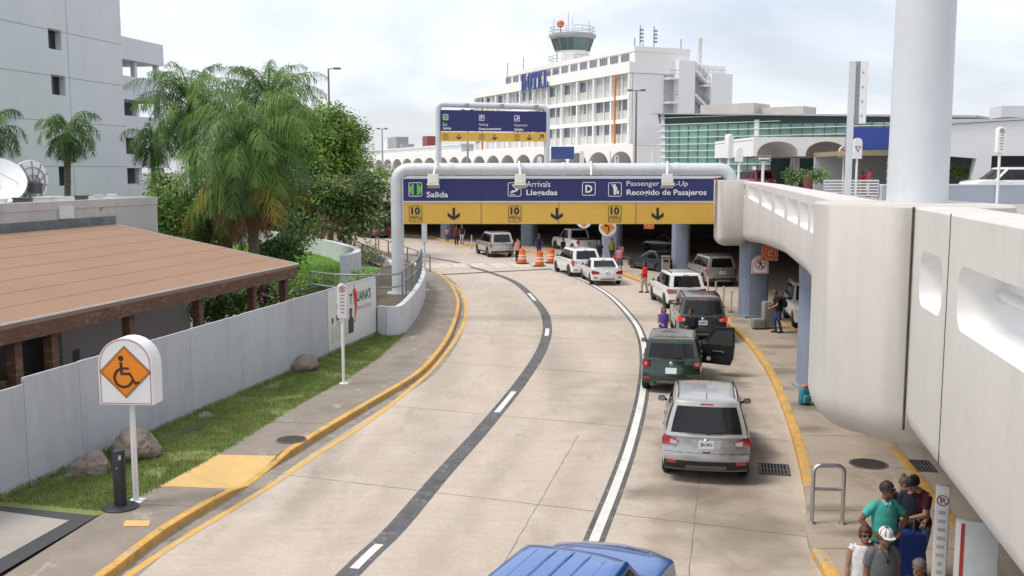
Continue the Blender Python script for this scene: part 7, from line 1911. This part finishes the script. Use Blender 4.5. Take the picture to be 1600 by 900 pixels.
c = car('silver crossover stopped nearest in the right lane', rear_at(1101, 738), (.175, 1), 4.63, 1.86, 1.7, silver, rails='chrome', ptext='JIU 813', win=((-1.6, -.95), (-.85, -.02), (.08, 1.0)), tum=.74, zb=1.03, hood=1.08, platez=.84, rw=(.06, .88, .9))
c['patch']('tailgate_handle', c['fr'], [(-.1, .7), (.1, .7), (.06, .675), (-.06, .675)], trim_m, .02)
green = paint('dark_green', (.012, .035, .022), .1, .22)
c = car('dark green small people carrier with its right front door open', rear_at(1049, 607), (.19, 1), 4.25, 1.78, 1.6, green, tails='round', rails=False, bumper='paint', platez=.7, win=((-1.5, -1.0), (-.9, -.05), (.05, 1.1)), tum=.78, zb=1.02, hood=1.06, r1=.32, lit=False, rw=(.08, .85, .86))
g_ = c; t = c['root']
c['gridpatch']('sunroof', lambda u, v, o: Vector((u * c['Gw'](1) * .82, v, c['H'] - .06 + .058 + o - .02 * u * u)), -1, 1, c['yr'] + .75, c['wf1'] - .2, M('sunroof_glass', (.06, .045, .03), .08, var=.4, scale=2, spec=.9), .004, 6, 6)
c['gridpatch']('door_opening', c['fs'][1], -.05, 1.0, .4, c['zb'] - .04, fill_m, .006, 4, 4)
hx, hy = c['hw'] - .02, 1.02; a = R(68)
dr = bpy.data.objects.new('open_door', None); COL.objects.link(dr); bpy.data.objects.remove(dr)
mb = MB(); ex = Vector((math.sin(a), -math.cos(a), 0)); ez = Vector((math.cos(a), math.sin(a), 0))
mb.slab([(0, .38), (.95, .38), (1.05, .6), (1.08, 1.0), (0, 1.0)], (hx, hy, 0), ex, Z_, ez, .09); do = mb.build('open_door', green, t, smooth=30)
mb = MB()
mb.slab([(.0, 1.0), (.08, 1.0), (.45, 1.5), (1.0, 1.54), (1.02, 1.0), (1.08, 1.0), (1.06, 1.6), (.42, 1.56)], (hx, hy, 0), ex, Z_, ez, .06); mb.build('window_frame', trim_m, do)
mb = MB(); mb.slab([(.08, 1.0), (1.02, 1.0), (1.0, 1.54), (.45, 1.5)], Vector((hx, hy, 0)) + ez * .02, ex, Z_, ez, .012); mb.build('window', M('clear_car_glass', (.06, .07, .065), .05, spec=.8), do)
mb = MB(); mb.slab([(.05, .42), (.92, .42), (1.0, .62), (1.02, .96), (.05, .96)], Vector((hx, hy, 0)) - ez * .012, ex, Z_, ez, .014); mb.build('door_trim', trim_m, do)
mb = MB(); q = Vector((hx, hy, 0)) - ez * .02 + ex * .55; mb.box(q + Vector((0, 0, .78)), (.4, .05, .06), rot=Matrix((ex, ez, Z_)).transposed(), bev=.015); mb.lathe([(.07, -.01), (.07, .01), (.0001, .01)], q + ex * -.3 + Vector((0, -.03, .55)), 14, 'Y'); mb.build('door_handle', chrome_m, do)
for k in (-1, 1):
    mb = MB(); mb.box((k * .36, .1, 1.0), (.46, .14, .5), bev=.05); mb.box((k * .36, .1, 1.34), (.24, .1, .18), bev=.04); mb.build('seat', M('seat_fabric', (.03, .03, .03), .9), t)
gmet = paint('dark_grey', (.06, .062, .066), .45, .28)
car('dark grey SUV with lit brake lamps ahead of the green car', rear_at(1094, 531), (.085, 1), 4.78, 1.9, 1.73, gmet, lit=True, rails=True, platez=.8, win=((-1.75, -1.1), (-1.0, -.05), (.05, 1.05)), zb=1.06, hood=1.1, rw=(.08, .88, .88), tails='corner')
car('white SUV with dark tail lamps stopped left of the bollard row', rear_at(1067, 481), (-.06, 1), 4.88, 1.86, 1.7, white, win=((-1.8, -1.1), (-1.0, -.05), (.05, 1.1)), zb=1.03, hood=1.08, tails='wide', rails=True, plate=False)
car('white sedan behind the white crossover at the far bend', rear_at(945, 444), (-.09, 1), 4.58, 1.8, 1.43, white, 'sedan', zb=.9, hood=.88, r0=.75, r1=1.45, wf0=1.05, wf1=.1, win=((-1.1, -.15), (-.05, .85)), rails=False, bumper='paint', tails='wide', platez=.72, tum=.74, wiper=False, wr=.325, rw=(.1, .9, .85))
car('white crossover ahead of the white sedan beside the orange barrels', rear_at(911, 431), (-.24, 1), 4.7, 1.93, 1.71, white, win=((-1.6, -1.0), (-.9, 0), (.1, 1.05)), zb=1.04, hood=1.08, tails='tall', rails=False, bumper='paint')
beige = paint('champagne', (.46, .44, .4), .45, .3)
car('champagne silver SUV driving away alone past the barrels', rear_at(780, 401), (-.3, 1), 5.0, 1.92, 1.85, beige, tails='tall', win=((-1.8, -1.05), (-.95, 0), (.1, 1.1)), zb=1.08, hood=1.12, rails=True, wr=.38, clear=.3, r1=.3)
wp = car('white double cab pickup parked under the viaduct', rear_at(912, 396, .0), (-.36, 1), 5.8, 2.0, 1.9, white, 'pickup', zb=1.1, hood=1.14, r0=1.95, r1=2.15, wf0=1.25, wf1=.5, win=((-.75, .0), (.1, 1.0)), rails=False, tails='tall', wr=.4, clear=.35, name='pickup_truck', cat='pickup truck', wiper=False, brake=False)
wp['gridpatch']('truck_bed', lambda u, v, o: Vector((u, v, 1.1 + .035 + o)), -.78, .78, wp['yr'] + .2, wp['yr'] + 1.85, fill_m, .004, 4, 4)
pat = paint('silver_green', (.3, .3, .28), .4, .3)
car('boxy silver SUV standing in the shade between two columns', rear_at(1121, 446), (-.12, 1), 4.4, 1.78, 1.7, pat, tails='tall', win=((-1.6, -1.0), (-.9, -.05), (.05, .95)), zb=1.05, hood=1.1, rails=True, r1=.25, wf0=1.0, wf1=.55)
car('dark sedan in the deep shade under the viaduct', rear_at(1046, 428), (-.5, 1), 4.7, 1.82, 1.45, paint('dark_blue', (.03, .035, .045), .4, .25), 'sedan', zb=.9, hood=.88, r0=.75, r1=1.45, wf0=1.05, wf1=.1, win=((-1.1, -.15), (-.05, .85)), rails=False, bumper='paint', tails='wide', tum=.74, wiper=False, wr=.325)
car('pale sedan parked far under the viaduct left of the bollards', rear_at(1060, 396), (-.6, 1), 4.7, 1.82, 1.45, paint('pale_grey', (.2, .2, .2), .4, .25), 'sedan', zb=.9, hood=.88, r0=.75, r1=1.45, wf0=1.05, wf1=.1, win=((-1.1, -.15), (-.05, .85)), rails=False, bumper='paint', tails='wide', tum=.74, wiper=False, wr=.325)
q = P(1248, 505, 0)
car('white SUV partly hidden behind the pier right of the suitcases', (12.75, 42.2), (-.14, -1), 4.6, 1.85, 1.75, white, center=True, win=((-1.6, -1.0), (-.9, 0), (.1, 1.0)), zb=1.05, hood=1.08, rails=True)
car('brown hatchback driving away at the far left bend', rear_at(592, 372), (-.75, 1), 4.2, 1.78, 1.65, paint('brown', (.16, .11, .085), .35, .3), tails='tall', win=((-1.5, -.9), (-.8, 0), (.1, .95)), zb=1.02, hood=1.05, rails=False, lit=True)
car('dark sedan ahead of the brown hatchback at the far bend', rear_at(566, 366), (-.95, 1), 4.6, 1.8, 1.45, paint('silver_blue', (.2, .22, .25), .4, .3), 'sedan', zb=.9, hood=.88, r0=.75, r1=1.45, wf0=1.05, wf1=.1, win=((-1.1, -.15), (-.05, .85)), rails=False, bumper='paint', tails='wide', tum=.74, wiper=False, wr=.325)
# blue SUV just below the camera: roof and bonnet in view
bl = paint('blue', (.015, .12, .4), .2, .2)
hd_ = Vector((.42, .91)); rf = Vector((.88, 12.32))
cc = rf - hd_.normalized() * .38
car('bright blue SUV with ribbed roof at the bottom picture edge', cc, hd_, 4.7, 1.84, 1.7, bl, center=True, zb=1.06, hood=1.2, wf0=1.0, wf1=.38, win=((-1.6, -.95), (-.85, 0), (.1, .9)), tum=.78, rails=False, ribs=True)
# cars on the upper road
U = 4.85
car('white SUV on the upper road behind the barrier wall', (D(1567, 285, 56).x, 56), (-1, -.12), 5.0, 1.95, 1.82, white, center=True, win=((-1.8, -1.0), (-.9, 0), (.1, 1.0)), zb=1.08, hood=1.12, z0=U, rails=True)
redp = paint('red', (.42, .02, .03), .1, .25)
car('red SUV on the upper road beside the gantry pipe end', (D(1173, 285, 76).x, 76), (-.35, 1), 4.4, 1.82, 1.68, redp, center=True, win=((-1.5, -.9), (-.8, 0), (.1, .95)), z0=U, rails=False)
for k, (px, Y, nm, cl, lab) in enumerate(((1098, 66, 'red', redp, 'red car glimpsed between the big sign and its pipe'), (1000, 74, 'white', white, 'white car glimpsed above the passenger pick-up lettering'), (905, 84, 'dark', gmet, 'dark grey car glimpsed above the arrivals lettering'), (760, 97, 'silver', silver, 'silver car glimpsed above the big sign near its left lamp'), (700, 103, 'dark', gmet, 'dark grey car glimpsed at the left end above the big sign'))):
    car(lab, (D(px, 280, Y).x, Y + 4), (-1, .5), 4.5, 1.82, 1.6, cl, center=True, win=((-1.5, -.9), (-.8, 0), (.1, .95)), z0=U, rails=False)
# ================= barrels, bollards, luggage, street furniture =================
bo = M('barrel_orange', (.75, .13, .02), .5, var=.06); bw_ = M('barrel_white', (.72, .7, .66), .5)
def barrel(c, label):
    t = thing('traffic_barrel', label, 'traffic barrel', c, 0, 'orange traffic barrels')
    prof = [(.3, .08), (.295, .28), (.275, .3), (.27, .48), (.255, .5), (.25, .68), (.235, .7), (.23, .9), (.2, 1.0), (.0001, 1.02)]
    mb = MB(); mb.lathe(prof, n=24); mb.build('drum', bo, t, smooth=40)
    for z0, z1, r in ((.34, .44, .275), (.54, .64, .256)):
        mb = MB(); mb.lathe([(r + .004, z0), (r, z1)], n=24); mb.build('white_band', bw_, t, smooth=40)
    mb = MB(); mb.lathe([(.46, 0), (.46, .05), (.31, .09)], n=24); mb.build('base', blk_m, t, smooth=40)
    mb = MB(); mb.bar((-.08, 0, 1.03), (.08, 0, 1.03), .03, .09); mb.build('handle', bo, t)
barrel(P(816, 412, 0), 'leftmost orange and white barrel by the woman with the phone')
barrel(P(843, 416, 0), 'orange and white barrel nearest the camera, the middle one')
barrel(P(861, 411, 0), 'orange and white barrel closest to the white crossover')
pst = M('bollard_pale', (.62, .5, .46), .6, var=.08); 
for k, (px, py) in enumerate(((1096, 462), (1106, 464), (1118, 472), (1130, 480), (1142, 488), (1155, 497))):
    q = P(px, py, 0); t = thing('marker_post', ['marker post farthest back in the row by the white SUV', 'second farthest marker post of the row under the viaduct', 'third farthest marker post of the row under the viaduct', 'third nearest marker post of the row under the viaduct', 'second nearest marker post of the row under the viaduct', 'marker post nearest the scuffed blue grey column'][k], 'marker post', q, 0, 'row of slim marker posts')
    mb = MB(); mb.lathe([(.045, .04), (.045, 1.0), (.0001, 1.02)], n=10); mb.build('tube', pst, t, smooth=40)
    mb = MB(); mb.lathe([(.12, 0), (.12, .03), (.05, .05)], n=12); mb.build('base', blk_m, t)
for px, py, lab in ((737, 388, 'slim marker post at the kerb left of the champagne SUV'), (801, 398, 'slim marker post beside the woman left of the barrels')):
    q = P(px, py, 0); t = thing('marker_post', lab, 'marker post', q)
    mb = MB(); mb.lathe([(.05, .04), (.05, 1.1), (.0001, 1.12)], n=10); mb.build('tube', pst, t, smooth=40)
    mb = MB(); mb.lathe([(.12, 0), (.12, .03), (.05, .05)], n=12); mb.build('base', blk_m, t)
# metal hoop on the island
q = P(1292, 818, .15); t = thing('hoop_barrier', 'stainless steel hoop barrier with a crossbar on the island pavement', 'hoop barrier', q, R(-4))
mb = MB(); mb.tube(bend([(-.27, 0, 0), (-.27, 0, 1.08), (.27, 0, 1.08), (.27, 0, 0)], .14), .038, 12); mb.build('hoop', steel_m, t, smooth=40)
mb = MB(); mb.tube([(-.27, 0, .64), (.27, 0, .64)], .03, 10); mb.build('crossbar', steel_m, t, smooth=40)
for s in (-1, 1): mb = MB(); mb.lathe([(.075, 0), (.075, .015), (.04, .02)], (s * .27, 0, 0), 14); mb.build('foot', steel_m, t)
def suitcase(label, c, size, m, rz=0., handle=True):
    t = thing('suitcase', label, 'suitcase', c, rz); w, d, h = size
    mb = MB(); mb.box((0, 0, h / 2 + .05), (w, d, h), bev=.05); b = mb.build('shell', m, t, smooth=40)
    mb = MB()
    for k in range(-2, 3): mb.box((k * w / 6, -d / 2 - .004, h / 2 + .05), (.02, .012, h * .8))
    mb.build('ribs', m, b)
    for sx in (-1, 1): mb = MB(); mb.lathe([(.035, -.02), (.035, .02)], (sx * w * .4, 0, .035), 12, 'X'); mb.build('wheel', blk_m, t)
    if handle: mb = MB(); mb.tube([(-w * .25, 0, h), (-w * .25, 0, h + .22), (w * .25, 0, h + .22), (w * .25, 0, h)], .012, 6); mb.build('handle', metal_m, t)
grc = M('case_grey', (.27, .26, .25), .5, var=.06)
q = P(1200, 513, .15); suitcase('tall grey hard suitcase standing before the man in black', q, (.5, .34, 1.05), grc, R(10), False)
q = P(1184, 514, .15); suitcase('low grey case lying beside the scuffed column foot', q, (.5, .4, .38), grc, R(5), False)
q = P(1419, 853, .15); suitcase('tall blue suitcase behind the man in the teal shirt', (5.98, 14.55, .15), (.5, .34, .85), M('case_blue', (.02, .06, .3), .5, var=.08), R(15))
suitcase('bright red bag on the pavement beside the man in maroon', (6.15, 14.75, .15), (.4, .3, .5), M('case_red', (.5, .02, .025), .5, var=.08), R(-20))
suitcase('small teal case low beside the grey haired person', (5.5, 13.2, .15), (.45, .3, .45), M('case_teal', (.02, .2, .17), .5, var=.08), R(30))
suitcase('red bag beside the woman in the pink top', P(963, 414, .15), (.45, .3, .55), M('case_red2', (.5, .03, .06), .5, var=.08), R(10))
t = thing('backpack', 'teal and pink backpack standing on the island beside the pier', 'backpack', P(1257, 632, .15), R(20))
mb = MB(); mb.box((0, 0, .24), (.34, .2, .48), bev=.08); mb.build('bag', M('pack_teal', (.03, .22, .28), .8, var=.15), t, smooth=50)
mb = MB(); mb.box((0, -.12, .18), (.24, .08, .22), bev=.03); mb.build('pocket', M('pack_pocket', (.05, .3, .36), .8), t, smooth=50)
mb = MB(); mb.box((.06, .02, .5), (.3, .18, .1), bev=.04); mb.build('top_flap', M('pack_pink', (.5, .16, .16), .8), t, smooth=50)
q = P(1040, 428, .15); t = thing('litter_bin', 'beige square litter bin beside the column under the viaduct', 'litter bin', q, R(-5))
mb = MB(); mb.box((0, 0, .5), (.5, .5, 1.0), bev=.03); mb.build('body', M('bin_beige', (.3, .27, .22), .7), t)
mb = MB(); mb.box((0, 0, 1.06), (.56, .56, .12), bev=.03); mb.build('lid', M('bin_lid', (.2, .18, .15), .7), t)
mb = MB(); mb.box((0, -.251, .82), (.3, .01, .16)); mb.build('opening', blk_m, t)
# ================= daylight and camera =================
SUN_EL, SUN_AZ = R(58), math.atan2(-1.0, -.22)          # direction towards the sun in plan: left, a little behind the camera
sd = Vector((math.sin(SUN_AZ) * math.cos(SUN_EL), math.cos(SUN_AZ) * math.cos(SUN_EL), math.sin(SUN_EL)))
w = bpy.data.worlds.new('World'); scene.world = w; w.use_nodes = True
nt = w.node_tree; N = nt.nodes; L = nt.links
bg = N['Background']
sky = N.new('ShaderNodeTexSky'); sky.sky_type = 'NISHITA'; sky.sun_disc = False
sky.sun_elevation = SUN_EL; sky.sun_rotation = SUN_AZ; sky.air_density = 1.; sky.dust_density = 2.; sky.ozone_density = 1.2
tc = N.new('ShaderNodeTexCoord'); mp = N.new('ShaderNodeMapping'); mp.inputs['Scale'].default_value = (1.1, 1.1, 3.2)
mp.inputs['Location'].default_value = (.35, .1, .2)
L.new(tc.outputs['Generated'], mp.inputs['Vector'])
nz = N.new('ShaderNodeTexNoise'); nz.inputs['Scale'].default_value = 1.9; nz.inputs['Detail'].default_value = 7; nz.inputs['Roughness'].default_value = .55
nz.inputs['Distortion'].default_value = .4
L.new(mp.outputs[0], nz.inputs['Vector'])
cr = N.new('ShaderNodeMapRange'); cr.inputs['From Min'].default_value = .32; cr.inputs['From Max'].default_value = .6
cr.inputs['To Min'].default_value = .42; cr.inputs['To Max'].default_value = .97; L.new(nz.outputs['Fac'], cr.inputs['Value'])
mx = N.new('ShaderNodeMix'); mx.data_type = 'RGBA'; L.new(cr.outputs['Result'], mx.inputs[0])
L.new(sky.outputs[0], mx.inputs[6]); mx.inputs[7].default_value = (9.7, 10.1, 11.0, 1)
L.new(mx.outputs[2], bg.inputs['Color']); bg.inputs['Strength'].default_value = .1
sl = bpy.data.lights.new('sun', 'SUN'); sl.energy = 2.2; sl.angle = R(20); sl.color = (1, .95, .87)
so = bpy.data.objects.new('sun', sl); COL.objects.link(so)
so.rotation_euler = (-sd).to_track_quat('-Z', 'Y').to_euler()
cam = bpy.data.cameras.new('camera'); cam.sensor_width = 36; cam.lens = 36 * F / 1600; cam.clip_end = 6000; cam.clip_start = .1
co = bpy.data.objects.new('camera', cam); COL.objects.link(co)
co.location = (0, 0, EYE); co.rotation_euler = (math.pi / 2 - PITCH, 0, 0)
scene.camera = co
vs = scene.view_settings
vs.view_transform = 'Standard'; vs.look = 'None'; vs.exposure = .24; vs.gamma = 1; vs.use_curve_mapping = False
scene.cycles.max_bounces = 6; scene.cycles.use_denoising = True
